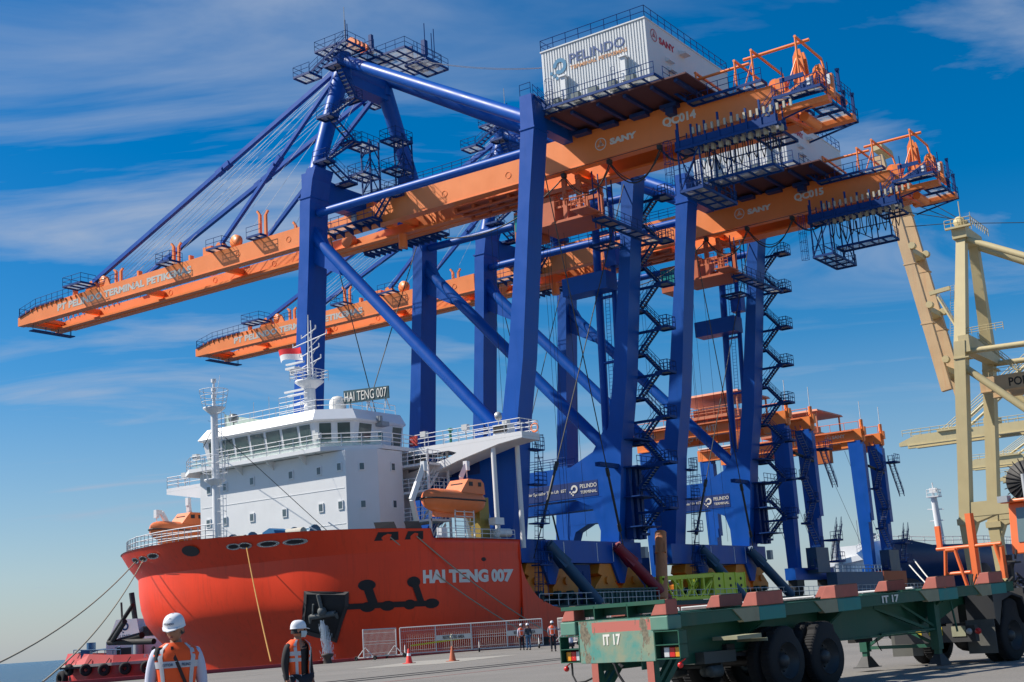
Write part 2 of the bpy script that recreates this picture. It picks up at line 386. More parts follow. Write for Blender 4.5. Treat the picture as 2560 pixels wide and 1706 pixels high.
# ------------------------------------------------------------------ the two big quay cranes (carried on the ship's deck)
XN, XF, XC = 98.4, 117.1, 108.95      # near faces of the two leg pairs, centre line
def emblem(mb, o, right, up, s, t=0.02):
    """ring with a three-pointed mark"""
    r, u = V(right).normalized(), V(up).normalized(); n = r.cross(u); o = V(o)
    N_ = 28; vs = []; 
    for k in range(N_):
        a = 2*PI*k/N_
        for q in (s, s*0.86): vs.append(o + (r*math.cos(a)+u*math.sin(a))*q + n*t)
    mb.add(vs, [(2*i, 2*((i+1)%N_), 2*((i+1)%N_)+1, 2*i+1) for i in range(N_)])
    for k in range(3):
        a = PI/2 + 2*PI*k/3; d = r*math.cos(a)+u*math.sin(a); e = r*math.cos(a+PI/2)+u*math.sin(a+PI/2)
        p = [o+d*s*.80+n*t, o-d*s*.02+e*s*.26+n*t, o+e*s*.07-d*s*.02+n*t] ; q = [o+d*s*.80+n*t, o-e*s*.07-d*s*.02+n*t, o-d*s*.02-e*s*.26+n*t]
        mb.add(p, [(0,1,2)]); mb.add(q, [(0,1,2)])
def swirl(mb, o, right, up, s, t=0.02):
    """thick open ring with three little squares at its foot"""
    r, u = V(right).normalized(), V(up).normalized(); n = r.cross(u); o = V(o)
    K = 22; vs = []; a0, a1 = -PI*0.75, PI*1.02
    for k in range(K+1):
        a = a0+(a1-a0)*k/K
        for q in (1.0, 0.52): vs.append(o + (r*math.cos(a)*.95+u*math.sin(a))*q*s + n*t)
    mb.add(vs, [(2*i, 2*i+2, 2*i+3, 2*i+1) for i in range(K)])
    for (a, b) in ((-1.25,-.62),(-.85,-1.02),(-.45,-1.42)):
        c = o + r*a*s + u*b*s + n*t; h = s*.19; mb.add([c-r*h-u*h, c+r*h-u*h, c+r*h+u*h, c-r*h+u*h], [(0,1,2,3)])
def logo_word(mb, o, right, up, width, height):
    r, u = V(right).normalized(), V(up).normalized(); o = V(o)
    swirl(mb, o + r*height*.75 + u*height*.62, r, u, height*.62)
def leg_poly(kind):
    if kind == 'land':
        left = [(9.2,69.5),(14,68.9),(18.7,67.95),(25.3,66.6),(39.3,64.4),(46.6,63.55),(49.85,63.4)]
        right = [(9.2,67.35),(14,66.7),(18.7,66.2),(25.3,64.95),(39.3,63.15),(46.6,62.05),(49.85,62.1)]
    else:
        left = [(9.2,94.7),(20,93.7),(31.2,92.6),(41,91.75),(46,91.46),(48.4,91.0),(49.65,90.3)]
        right = [(9.2,92.7),(20,92.0),(31.2,91.2),(41,90.4),(46,90.05),(48.4,89.6),(49.65,89.1)]
    return [(y, z) for z, y in left] + [(y, z) for z, y in right[::-1]]
GRP = 'blue and orange quay cranes carried on the ship'
def make_crane():
    root = empty('gantry_crane', (XC, 80, 3.3), 'tall blue and orange gantry crane numbered QC014, the first on the red ship', 'crane', GRP)
    P = lambda mb, name, mat, par=root, **k: mb.build(name, mat, par, **k)
    # legs
    for x0, x1 in ((XN, XN+2.3), (XF, XF+2.3)):
        for kind in ('land', 'sea'):
            mb = MB(); po = leg_poly(kind); mb.prism(po, 'x', x0, x1 + (0.5 if kind == 'sea' else 0))
            # ledges round the leg
            for z in (46.6, ):
                y1 = 63.65 if kind == 'land' else 91.6; y0 = 61.95 if kind == 'land' else 89.9
                mb.box(x0-.08, x1+.08+(0.5 if kind == 'sea' else 0), y0, y1, z-.1, z+.05)
            lg = P(mb, 'leg', BLUE)
    # lower beams along the deck rails, with white seams
    for yy in (67.27, 92.6):
        mb = MB(); mb.box(97.2, 121.4, yy, yy+2.2, 7.15, 9.25)
        b = P(mb, 'sill_beam', BLUE)
        if yy < 80:
            mb = MB()
            for x in (103.9, 106.6, 112.6, 115.6): mb.box(x, x+.09, yy-.02, yy+.05, 7.3, 9.1)
            P(mb, 'white_seam', WHITE, b)
    # portal beams towards the water, flared at both ends
    for x0 in (XN+.06, XF+.06):
        mb = MB(); mb.box(x0, x0+2.0, 66.9, 93.4, 14.0, 17.35)
        mb.prism([(67.6,17.3),(72.5,17.3),(69.6,18.6),(68.2,20.6),(67.2,20.6)], 'x', x0+.02, x0+1.9)
        mb.prism([(68.2,14.05),(72.3,14.05),(70.2,13.1),(69.2,10.0),(68.6,10.0)], 'x', x0+.02, x0+1.9)
        mb.prism([(93.2,14.05),(89.3,14.05),(91.4,13.1),(92.6,10.0),(93.3,10.0)], 'x', x0+.02, x0+1.9)
        mb.prism([(93.2,17.3),(90.4,17.3),(91.8,18.8),(92.3,20.3),(93.0,20.3)], 'x', x0+.02, x0+1.9)
        pb = P(mb, 'portal_beam', BLUE)
        mb = MB(); mb.rail([(x0+.1,73,17.35),(x0+.1,91.5,17.35)], 1.1, 1.5, .035, 2); mb.rail([(x0+1.9,73,17.35),(x0+1.9,91.5,17.35)], 1.1, 1.5, .035, 2)
        P(mb, 'beam_railing', DBLUE, pb)
        mb = MB(); mb.box(x0-.03, x0+.05, 69.3, 79.6, 14.15, 15.75) if x0 > 110 else mb.box(x0-.03, x0+.05, 70.5, 80.5, 15.4, 17.1)
        P(mb, 'name_band', paint('band_blue', (0.004,0.03,0.16), .5, .1), pb)
        mb = MB(); L, U_ = (0,-1,0), (0,0,1)
        if x0 > 110:
            text_into(mb, 'SWL Under Spreader Twin Lift  65T', (x0-.05, 79.3, 14.75), L, U_, 6.2, .42, .01)
            swirl(mb, (x0-.05, 72.1, 15.05), L, U_, .42); text_into(mb, 'PELINDO', (x0-.05, 71.4, 15.05), L, U_, 2.0, .42, .01); text_into(mb, 'TERMINAL', (x0-.05, 71.4, 14.5), L, U_, 2.0, .3, .01)
        else:
            swirl(mb, (x0-.05, 79.6, 16.25), L, U_, .5); text_into(mb, 'PELINDO', (x0-.05, 78.7, 15.95), L, U_, 5.0, .62, .015)
            text_into(mb, 'TERMINAL PETIKEMAS', (x0-.05, 78.7, 15.5), L, U_, 5.0, .25, .01)
        P(mb, 'beam_lettering', LETTER, pb)
    # tie tubes and long diagonals
    for x in (XN+1.15, XF+1.15):
        P(MB().tube((x,89.9,44.95), (x,63.6,44.8), .43, n=16), 'tie_tube', BLUE)
        mb = MB(); mb.tube((x,91.2,43.2), (x,68.3,18.6), .62, n=16)
        mb.prism([(91.6,45.2),(91.6,39.8),(90.6,39.6),(86.9,37.6),(89.3,42.4)], 'x', x-.35, x+.35)
        P(mb, 'diagonal_brace', BLUE)
    # upper cross beams
    mb = MB(); mb.prism([(98.6,46.25),(119.6,46.25),(119.6,49.3),(116.9,49.0),(114.0,48.75),(103.5,48.75),(100.9,49.0),(98.6,49.3)], 'y', 90.0, 91.3)
    P(mb, 'cross_beam', BLUE)
    mb = MB(); mb.box(100.6, 117.2, 62.25, 63.35, 47.0, 49.3); P(mb, 'cross_beam', BLUE)
    # A-frame
    for x0, x1 in ((100.0, 105.4), (117.8, 112.4)):
        mb = MB(); mb.tube((x0,90.6,49.0), (x0+(x1-x0)*.12, 90.6, 51.2), .95, .82, 16); mb.tube((x0+(x1-x0)*.12,90.6,51.2), (x1,90.9,63.2), .82, .95, 16); mb.tube((x1,90.9,62.0),(x1,90.9,65.0), 1.0, n=16)
        P(mb, 'tower_leg', BLUE)
        bx = XN+1.15 if x0 < 110 else XF+1.15
        P(MB().tube((x1,90.2,63.9), (bx,63.3,48.0), .66, n=16), 'backstay', BLUE)
    mb = MB(); mb.tube((105.4,90.9,63.2),(112.4,90.9,63.2), .9, n=16); mb.box(104.6,113.2,90.2,91.9,61.4,62.6); mb.box(106.0,111.8,91.6,93.2,62.0,64.4)
    P(mb, 'tower_head', BLUE)
    st, gr = MB(), MB()
    platform(st, gr, 103.0,106.2,88.2,92.8,65.1, 'x- y+ y-'); platform(st, gr, 107.0,113.6,83.3,88.6,64.2, 'x+ y- x-'); platform(st, gr, 106.0,109.5,86.8,91.5,64.6,'x-')
    platform(st, gr, 101.6,103.6,92.4,94.8,62.2, 'x- y+ x+'); platform(st, gr, 112.6,114.6,92.2,94.2,62.2,'x- x+ y+')
    platform(st, gr, 108.5,112.5,81.6,84.6,62.8,'y-')
    st.stair((102.6,93.0,62.3),(103.4,88.6,65.1), .8, (1,0,0))
    for x, y, h in ((104.6,89.6,3.4),(104.2,89.0,2.6),(112.3,83.6,2.6),(113.3,84.0,3.6),(110.8,83.4,3.2),(113.4,86.5,2.8)): st.tube((x,y,65),(x,y,65+h),.06,n=4)
    st.box(112.3,112.9,84.6,85.1,65.4,67.2); st.box(112.3,112.5,86.4,87.2,65.2,67.0); st.box(107.4,107.8,88.3,88.7,65,67.3)
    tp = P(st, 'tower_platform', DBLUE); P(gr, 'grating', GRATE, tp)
    mb = MB()
    for x in (105.4,106.1,106.8,107.5): mb.tube((x,89.6,66.0),(x+.35,89.6,66.0), .62, n=16)
    P(mb, 'rope_sheave', ORANGE)
    P(MB().tube((104.0,89.2,65),(104.0,89.2,69.6), .05, n=5), 'lightning_rod', STEEL)
    # A-frame stairs, switchback
    st, gr = MB(), MB(); k = [(99.4,61.9),(103.2,58.6),(99.4,55.4),(103.2,52.6),(98.9,50.6),(103.0,48.9)]
    pts = [(102.2,65.0)] + [(a,b) for a,b in k]
    zz = [(101.9,61.9),(104.4,58.7),(100.4,55.6),(103.9,53.6),(99.6,50.4),(103.0,48.8)]
    for (a, za), (b, zb) in zip(zz[:-1], zz[1:]): st.stair((a,88.6,za),(b,88.6,zb), .8, (0,1,0), g=gr, tread=.34)
    for i, (a, za) in enumerate(zz): platform(st, gr, a-.7, a+.7, 88.0, 89.9, za, 'y- x-' if i % 2 == 0 else 'y- x+')
    s_ = P(st, 'tower_stair', DBLUE); P(gr, 'stair_tread', STEEL, s_)
    # twin latticed ladder towers behind the cross beam
    st, gr = MB(), MB()
    for (x, y) in ((106.4,89.6),(107.6,85.9)):
        for a in (0, 1.5):
            for b in (0, 1.2): st.beam((x+a,y-b,47.6),(x+a,y-b,54.6),.14)
        for z in (48.6,50.6,52.6): 
            st.beam((x,y,z),(x+1.5,y,z+2),.09); st.beam((x,y,z),(x,y-1.2,z+2),.09); st.beam((x+1.5,y-1.2,z),(x,y-1.2,z+2),.09)
        for z in (50.6, 54.0): platform(st, gr, x-1.3, x+1.6, y-1.3, y+.9, z, 'x- x+ y- y+', 1.0)
    s_ = P(st, 'latch_tower', DBLUE); P(gr, 'grating', GRATE, s_)
    # boom and main girders
    for x0, x1, inn in ((105.6,106.5,1), (111.45,112.4,-1)):
        mb = MB()
        q = 0 if inn > 0 else .42
        mb.prism([(148.9,44.5),(148.9,45.6-q*.4),(145.4,46.35-q),(140.0,46.55-q),(96.8,46.7-q),(96.8,44.5)], 'x', x0, x1)
        mb.prism([(98.8,44.55),(98.8,46.1-q),(95.6,46.2-q),(94.0,45.7),(94.0,44.55)], 'x', x0+.05, x1-.05)
        mb.prism([(95.9,44.5),(95.9,46.2-q),(87.6,46.5-q),(84.6,47.6-q),(50.2,47.7-q),(48.9,47.1),(41.3,46.8),(41.3,44.5)], 'x', x0, x1)
        mb.box(x0,x1,36.6,41.3,44.02,44.55)
        xr = (x1, x1+.42) if inn > 0 else (x0-1.05, x0)
        mb.box(*xr, 41.5, 148.5, 44.5, 44.62); mb.box(xr[0] if inn < 0 else xr[1]-.12, xr[0]+.12 if inn < 0 else xr[1], 41.6, 148.4, 44.621, 44.76)
        mb.box(x0-.08, x1+.04, 60, 146, 44.42, 44.5)
        for y in (126,118,108,100,78,70): mb.lathe((x0-.01,y,45.6), [(.33,-.03),(.33,.02),(.22,.02)], (1,0,0), 14)
        for i in range(12): mb.box(x0-.18, x0, 136+i*1.0, 136.08+i*1.0, 46.15-.05*max(0,i-6), 46.5-.05*max(0,i-6))
        g = P(mb, 'boom_girder', ORANGE)
        if inn > 0:
            mb = MB(); text_into(mb, 'PT PELINDO TERMINAL PETIKEMAS', (x0-.01,140.7,45.02), (0,-1,0), (0,0,1), 24.9, .92, .045)
            P(mb, 'girder_lettering', paint('silver_lettering', (0.50,0.50,0.46), .5, .2), g)
            mb = MB(); emblem(mb, (x0-.01,59.2,46.0), (0,-1,0), (0,0,1), .62); text_into(mb, 'SANY', (x0-.02,58.2,45.65), (0,-1,0), (0,0,1), 2.9, .64, .06)
            P(mb, 'girder_lettering', LETTER, g)
            mb = MB(); text_into(mb, 'QC014', (x0-.02,52.5,45.72), (0,-1,0), (0,0,1), 3.45, 1.0, .045); P(mb, 'crane_number', LETTER, g)
            mb = MB(); text_into(mb, 'QC015', (x0-.02,52.5,45.72), (0,-1,0), (0,0,1), 3.45, 1.0, .045); P(mb, 'second_crane_number', LETTER, g)
    mb = MB(); mb.box(106.5,111.4,147.6,148.8,44.65,45.35); mb.box(106.5,111.4,147.0,147.5,45.2,45.7)
    for y in (139.5,127,113,101,86,64): mb.box(106.5,111.4,y,y+.6,45.25,45.95)
    mb.box(106.5,111.4,41.7,42.6,44.9,46.0)
    P(mb, 'girder_cross_beam', ORANGE)
    # boom tip: railings, walkway, sheaves
    st, gr = MB(), MB()
    st.rail([(105.7,148.7,45.7),(105.7,145.4,46.4),(105.7,137.6,46.6)], 1.2, 1.1, .035, 2); st.rail([(105.7,148.8,45.7),(112.3,148.8,45.7),(112.3,145.4,46.4),(112.3,120,46.6)], 1.2, 1.3, .035, 2)
    st.beam((105.5,148.6,45.7),(105.5,145.2,46.45),.12,.2); st.beam((105.5,145.2,46.45),(105.5,139.5,46.6),.12,.2)
    st.box(106.4,112.9,146.6,147.7,43.75,43.87)
    for x in (106.6,108.6,110.6,112.6): st.tube((x,147.1,43.8),(x,147.1,44.6),.05,n=4)
    st.tube((112.85,147.6,43.85),(112.85,147.6,45.0),.05,n=4)
    st.rail([(112.3,119,46.7),(112.3,97,46.7)], 1.1, 1.5, .035, 2)
    for y in (134.3,111.3): pass
    platform(st, gr, 103.7,106.0,133.7,137.2,47.3,'x- y+ y-'); platform(st, gr, 104.2,106.2,118.0,120.4,46.9,'x- y+ y-',1.0); platform(st, gr, 104.6,106.2,109.6,112.2,46.9,'x- y-'); platform(st, gr, 104.6,105.6,103.4,105.6,46.9,'x-')
    st.rail([(105.8,133,46.7),(105.8,129.5,46.7)],1.1,1.2,.035,2)
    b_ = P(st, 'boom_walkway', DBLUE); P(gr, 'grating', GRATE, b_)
    for y, h in ((129.4,1.8),(118.9,2.9),(104.4,3.6)):
        for x in (106.0, 111.9):
            mb = MB()
            mb.box(x-.14,x+.14,y-.68,y+.5,46.5,46.68); mb.beam((x,y+.35,46.6),(x,y+.35,46.6+h*.85),.28,.3); mb.beam((x,y+.35,46.6+h*.85),(x,y+.75,46.6+h),.22,.24)
            mb.beam((x,y-.55,46.6),(x,y-.55,46.6+h*.8),.28,.3); mb.beam((x,y-.55,46.6+h*.8),(x,y-.95,46.6+h*.93),.22,.24)
            P(mb, 'rope_fork', ORANGE)
    mb = MB()
    for x in (106.3, 111.6):
        for y in (134.3, 111.3): mb.prism([(y-1.2,46.6),(y+1.6,46.6),(y+.5,47.9),(y-.2,47.9)], 'x', x-.3, x+.3)
        mb.lathe((x-.4,132.2,47.3), [(.0,0),(.75,0),(.75,.5),(0,.5)], (1,0,0), 16); mb.lathe((x-.4,108.8,47.4), [(.0,0),(.8,0),(.8,.5),(0,.5)], (1,0,0), 16)
        mb.prism([(130.6,46.6),(131.8,46.6),(131.35,47.5),(131.05,47.5)], 'x', x-.6, x-.4)
        mb.box(x-.5,x+.3,112.6,114.0,46.6,47.7); mb.box(x-.3,x+.3,137.9,138.2,46.6,47.6); mb.box(x-.3,x+.3,116.4,116.7,46.6,47.4); mb.box(x-.3,x+.3,125.6,125.9,46.6,47.4)
    P(mb, 'stay_lug', ORANGE)
    # forestays: box bars with pin joints, and the hoist ropes
    for xa, xb in ((105.4,106.2),(112.4,111.7)):
        for (yt,zt),(yb,zb),j in (((92.2,63.2),(134.3,47.7),.42), ((92.0,62.6),(111.3,47.7),.5)):
            mb = MB(); a, b = V(xa,yt,zt), V(xb,yb,zb); c = a+(b-a)*j; d = (b-a).normalized()
            w = .5 if j < .45 else .42
            mb.beam(a, c, w, w); mb.beam(c+d*.3, b, w, w); mb.beam(c-d*.9, c+d*.2, w+.3, w+.1, w2=w+.3); mb.beam(c+d*.4, c+d*1.5, w+.2, w+.1); mb.tube(c+d*.3+V(-.5,0,0), c+d*.3+V(.5,0,0), .16, n=8)
            P(mb, 'forestay', BLUE)
    mb = MB()
    for i in range(8):
        x = 106.0+.55*i + (1.4 if i > 3 else 0); e = [129,127.5,125,122,118.5,114,109,104][i]
        mb.tube((x,92.4,64.4),(106.4+.2*i if i < 4 else 111-.2*i,e,47.0), .022, n=3, cap=False)
        mb.tube((x,92.4,64.1),(106.4+.15*i,133-.8*i,47.2), .022, n=3, cap=False)
    mb.pipe(sag((107,83.5,62.9),(108.2,56,55.3),1.6), .03, 3); mb.pipe(sag((107.8,83.5,63.0),(109.2,56,55.4),1.3), .03, 3)
    P(mb, 'hoist_rope', STEEL)
    # walkway along the landside girder, hinge platform and stair under the cross beam
    st, gr = MB(), MB()
    st.rail([(105.65,84.4,47.65),(105.65,64.5,47.7)], 1.1, 1.25, .035, 3); st.rail([(112.3,84.4,47.65),(112.3,64.5,47.7)], 1.1, 1.25, .035, 3)
    platform(st, gr, 103.9,105.45,86.3,93.4,44.75,'x- y+',1.1)
    for i in range(6): st.prism([(103.9,44.55),(105.5,44.55),(105.5,43.9)], 'y', 86.6+i*1.25, 86.7+i*1.25)
    st.stair((104.7,86.4,44.75),(104.7,84.5,46.9), .7, (1,0,0), g=gr, tread=.3); platform(st, gr, 103.9,105.5,83.2,84.5,46.9,'x- y-',1.0)
    platform(st, gr, 112.5,114.2,84,95,44.5,'x+'); platform(st, gr, 107,110.8,87.5,89.9,48.8,'y-')
    st.stair((110,87.4,48.9),(104.6,87.4,47.0),.8,(0,1,0)); st.box(104.3,105.5,82.0,83.0,47.6,48.2)
    for i in range(14): st.box(112.5,114.3,84.4+i*.8,84.55+i*.8,44.0,44.28)
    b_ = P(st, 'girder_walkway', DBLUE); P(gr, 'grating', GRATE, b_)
    mb = MB(); mb.box(106.9,107.7,88.6,89.6,45.6,47.6); mb.box(110.1,110.9,88.6,89.6,45.6,47.6); mb.prism([(93,46.3),(91,46.3),(90.6,47.6),(91.6,48.0)], 'x', 106.6, 107.0); mb.tube((106.8,95.6,45.5),(107.6,95.6,45.5),.8,n=14)
    mb.tube((110.4,95.6,45.5),(111.2,95.6,45.5),.8,n=14); mb.tube((110.2,87.4,44.3),(110.2,87.4,42.8),.5,n=12)
    P(mb, 'boom_hinge', ORANGE)
    P(MB().box(105.48,105.58,89.9,90.6,45.3,46.2), 'junction_box', STEEL)
    # machinery house
    hx0, hx1, hy0, hy1, hz0, hz1 = 100.5, 117.6, 50.8, 62.0, 48.25, 54.45
    mb = MB(); mb.box(hx0+.06, hx1, hy0, hy1, hz0, hz1)
    n = 38
    for i in range(n):
        y = hy0 + (hy1-hy0)*i/n; mb.box(hx0-.02, hx0+.06, y+.02, y+.17, hz0+.02, hz1-.02)
    mb.box(hx0-.1, hx1+.08, hy0-.06, hy1+.06, hz1, hz1+.12); mb.box(hx0-.03, hx0+.1, hy0-.02, hy0+.12, hz0, hz1)
    H = P(mb, 'machinery_house', paint('house_white', (0.64,0.66,0.67), .5, .05, .5, streak=.15, streak_rgb=(.45,.44,.40)))
    mb = MB(); L = (0,-1,0); U_ = (0,0,1)
    text_into(mb, 'PELINDO', (hx0-.05, 58.9, 52.45), L, U_, 5.9, .95, .008); 
    P(mb, 'house_lettering', paint('logo_blue', (0.01,0.06,0.22), .5, .05), H)
    mb = MB(); swirl(mb, (hx0-.05,60.0,52.55), L, U_, .78); P(mb, 'house_logo', paint('logo_teal', (0.008,0.17,0.33), .5, .05), H)
    mb = MB(); text_into(mb, 'TERMINAL PETIKEMAS', (hx0-.05, 58.9, 51.85), L, U_, 6.1, .36, .01); P(mb, 'house_lettering', paint('logo_orange', (0.62,0.30,0.12), .5, .05), H)
    mb = MB(); emblem(mb, (102.0,hy0-.02,53.25), (1,0,0), U_, .6, .03); text_into(mb, 'SANY', (103.0,hy0-.03,52.8), (1,0,0), U_, 3.0, .68, .03); P(mb, 'house_lettering', paint('logo_red', (0.50,0.02,0.03), .5, .05), H)
    mb = MB()
    mb.rail([(hx0,hy1,hz1+.1),(hx0,hy0,hz1+.1),(hx1,hy0,hz1+.1),(hx1,hy1,hz1+.1),(hx0,hy1,hz1+.1)], 1.15, 1.35, .04, 2); P(mb, 'roof_railing', DBLUE, H)
    mb = MB()
    for y in (59.3, 52.9): mb.box(hx0-.5, hx0-.03, y, y+.5, 49.0, 51.2); mb.box(hx0-.65, hx0-.03, y-.12, y+.62, 51.2, 51.35)
    P(mb, 'air_duct', WHITE, H)
    mb = MB()
    for x, z, d in ((106.9,53.0,.75),(104.0,51.4,.45),(104.2,50.5,.5),(111.0,51.8,.35)): mb.prism([(hy0,z),(hy0,z+.45),(hy0-d,z+.1),(hy0-d,z)], 'x', x, x+1.1)
    P(mb, 'vent_hood', WHITE, H)
    mb = MB()
    for i, y in enumerate((60.4,58.3,56.4,54.4,52.5)): mb.box(hx0-.75,hx0-.15,y-.45,y+.35,48.45,49.25)
    P(mb, 'cooling_unit', paint('unit_grey', (0.10,0.14,0.15), .5, .2), H)
    st, gr = MB(), MB()
    platform(st, gr, 99.0,hx0-.04,49.6,61.4,48.3,'x- y+',1.2); platform(st, gr, hx0,119.0,49.5,hy0-.06,48.3,'y-',1.3); platform(st, gr, hx1+.05,119,50.8,61.5,48.3,'x+')
    st.ladder((99.5,60.6,48.4),(99.5,60.6,50.9),.4,(0,1,0),True,(-1,0,0)); st.ladder((99.6,54.0,48.4),(99.6,54.0,50.4),.4,(0,1,0),False)
    st.rail([(98.5,62.2,49.9),(98.5,63.4,49.9)],1.1,1.2,.035,2); st.stair((99.3,62.2,49.9),(99.3,61.0,48.3),.8,(1,0,0))
    b_ = P(st, 'house_walkway', DBLUE, H); P(gr, 'grating', GRATE, b_)
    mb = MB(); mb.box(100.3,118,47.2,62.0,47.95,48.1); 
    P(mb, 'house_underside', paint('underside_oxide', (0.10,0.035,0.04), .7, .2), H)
    mb = MB()
    for y in (48.2,50.6,53.4,56.2,59.0,61.2): mb.box(100.6,117.8,y,y+.35,47.62,47.94)
    for y in (50.5,53.7,57.0,60.0): mb.box(104.6,105.5,y,y+1.7,47.25,47.6)
    mb.box(104.7,105.6,50.9,51.7,46.6,47.3)
    P(mb, 'floor_beam', paint('deep_blue', (0.004,0.03,0.13), .5, .2), H)
    # back end: maintenance gantry, sheave towers, platforms
    mb = MB()
    for y, x1 in ((48.7,112.6),(44.8,112.6),(43.1,112.5),(38.9,111.6)):
        zt = 50.1 if y > 44 else 50.6; zb = 46.7 if y > 42 else 46.2
        mb.tube((105.6,y,zb),(105.6,y,zt),.1,n=8); mb.tube((105.5,y,zt),(x1,y,zt-.1),.13,n=8); mb.tube((x1,y,zt-.1),(x1,y-.15,zt-.9),.11,n=8); mb.tube((x1,y-.15,zt-.9),(x1,y-.2,47.2),.09,n=8)
    mb.tube((106.3,49.7,49.75),(106.3,43.7,49.75),.14,n=8); mb.tube((106.3,44.2,50.25),(106.3,37.9,50.25),.15,n=8)
    mb.tube((105.6,48.7,49.4),(105.6,47.9,46.8),.06,n=6); mb.tube((105.6,43.1,49.6),(105.6,44.3,46.8),.06,n=6); mb.tube((105.6,44.8,49.4),(105.6,45.3,46.8),.05,n=6)
    P(mb, 'maintenance_gantry', ORANGE)
    for x, y, h, zb in ((106.2,39.1,3.35,46.3),(106.4,37.5,1.7,46.1)):
        mb = MB(); pl_ = [(y-.55,zb),(y+.65,zb),(y+.45,zb+h*.82),(y+.15,zb+h),(y-.25,zb+h),(y-.4,zb+h*.8)]
        mb.prism(pl_, 'x', x, x+.18); mb.prism(pl_, 'x', x+.95, x+1.15)
        for k in range(3): mb.beam((x+.32+.24*k,y+.05,zb),(x+.32+.24*k,y,zb+h*.86),.1,.42)
        mb.tube((x-.3,y+1.2,zb-.2),(x-.08,y+.1,zb+h*.75),.07,n=6); mb.tube((x-.3,y-.7,zb-.2),(x-.08,y+.1,zb+h*.75),.07,n=6); mb.tube((x-.15,y+.05,zb+h*.85),(x+1.3,y+.05,zb+h*.85),.1,n=8)
        P(mb, 'sheave_tower', ORANGE)
    mb = MB()
    for x in (105.9,106.7,107.6): mb.tube((x,41.4,46.9),(x+.4,41.4,46.9), .55, n=14)
    mb.box(105.5,106.3,40.3,41.2,45.0,47.2); mb.beam((105.3,40.4,45.4),(105.3,37.6,46.6),.12,.22); mb.box(105.5,105.95,36.0,36.3,44.2,46.3); mb.tube((107,37.4,45.9),(112,37.4,45.9),.35,n=12)
    mb.tube((107.5,39.6,43.9),(110.6,39.6,43.9),.45,n=12); mb.beam((106.6,41.1,44.2),(112.4,40.5,44.2),.3,.35)
    P(mb, 'hoist_frame', ORANGE)
    st, gr = MB(), MB()
    platform(st, gr, 104.3,105.5,41.9,49.2,47.1,'x- y+',1.0); platform(st, gr, 104.1,105.5,36.6,41.0,45.05,'x- y-',.9)
    platform(st, gr, 109.6,113.5,36.8,40.9,44.45,'y- x+ y+',1.0); platform(st, gr, 106.0,109.4,36.8,38.6,44.4,'y-',1.0); platform(st, gr, 112.6,113.8,40.9,49,46.4,'x+',1.2); platform(st, gr, 106.6,111.2,41.8,44.4,43.3,'',1.2)
    st.stair((104.8,43.2,42.9),(104.8,40.9,45.0),.7,(1,0,0), g=gr, tread=.26); st.box(104.35,104.5,38.1,40.3,46.25,46.65); st.hexa([(105.2,40.2,45.0),(105.4,40.2,45.0),(105.4,37.6,45.0),(105.2,37.6,45.0),(105.2,40.2,45.4),(105.4,40.2,45.4),(105.4,37.6,46.5),(105.2,37.6,46.5)])
    st.stair((104.4,49.2,47.1),(104.1,50.4,48.3),.7,(1,0,0)); st.beam((113.4,36.9,44.3),(112.9,41.4,43.4),.14); st.beam((106,36.9,44.3),(106,41,43.6),.12)
    for x, y, h in ((105.2,35.4,1.9),(113.2,37.0,2.6),(110.5,36.9,2.0)): st.box(x-.12,x+.12,y-.12,y+.12,44.3,44.3+h); st.beam((x-.3,y,44.3+h),(x+.3,y,44.5+h),.22)
    for x, y in ((106.2,41.6),(106.0,36.5),(104.3,40.0)): st.tube((x,y,45.1),(x,y,47.6),.05,n=4)
    for y in (36.9,38.0,39.2): st.rail([(104.3,y,45.1),(105.4,y,45.1)],1.1,.6,.03,2)
    st.rail([(106,36.7,45.9),(112,36.7,45.9)],1.1,.8,.03,3)
    b_ = P(st, 'rear_platform', DBLUE); P(gr, 'grating', GRATE, b_)
    P(MB().box(104.15,104.3,37.4,37.8,45.3,45.9), 'control_box', WHITE); P(MB().box(105.3,105.55,36.15,36.4,45.3,46.2), 'control_box', WHITE)
    # trolley cable frame that hangs under the rear girder
    st, gr = MB(), MB()
    st.box(103.4,103.6,40.5,50.4,42.6,43.25); st.box(105.2,105.35,40.5,50.4,42.6,43.25); platform(st, gr, 103.3,105.4,40.5,50.4,42.5,'')
    for i in range(8):
        y = 50.0-i*1.33; st.beam((103.4,y,42.2),(103.4,y,44.5+(.4 if i % 3 == 0 else 0)),.17,.17); st.beam((105.2,y,42.6),(105.2,y,44.5),.1)
    st.beam((103.4,40.6,44.6),(103.4,39.2,44.3),.1); platform(st, gr, 103.4,110.4,48.0,50.3,38.6,'y- x+',1.1); platform(st, gr, 105.2,107.4,42.0,48.2,39.6,'y-',1.1)
    for x in (103.5,106.8,110.2):
        for y in (50.2,48.1): st.beam((x,y,38.6),(x,y,44.4),.13)
    for x in (105.3,107.3):
        for y in (46.4,44.2,42.1): st.beam((x,y,39.6),(x,y,42.6),.1)
    for (a, b) in (((103.5,50.2,38.7),(106.8,50.2,42.4)),((106.8,50.2,38.7),(103.5,50.2,42.4)),((103.5,48.1,42.4),(103.5,50.2,38.7)),((106.8,48.1,38.7),(110.2,48.1,42.4)),((110.2,48.1,38.7),(106.8,48.1,42.4)),((105.3,48.0,42.3),(105.3,44.2,39.7)),((106.8,50.2,40.5),(110.2,50.2,40.5)),((105.3,46.4,41.1),(105.3,42.1,41.1))): st.beam(a,b,.09)
    st.ladder((103.3,50.8,38.4),(103.3,50.8,43.4),.5,(1,0,0),True,(0,1,0)); st.rail([(103.5,50.3,38.6),(103.5,48.0,38.6),(110.3,48.0,38.6)],1.1,1.1,.03,2)
    b_ = P(st, 'cable_frame', DBLUE); P(gr, 'grating', GRATE, b_)
    mb = MB()
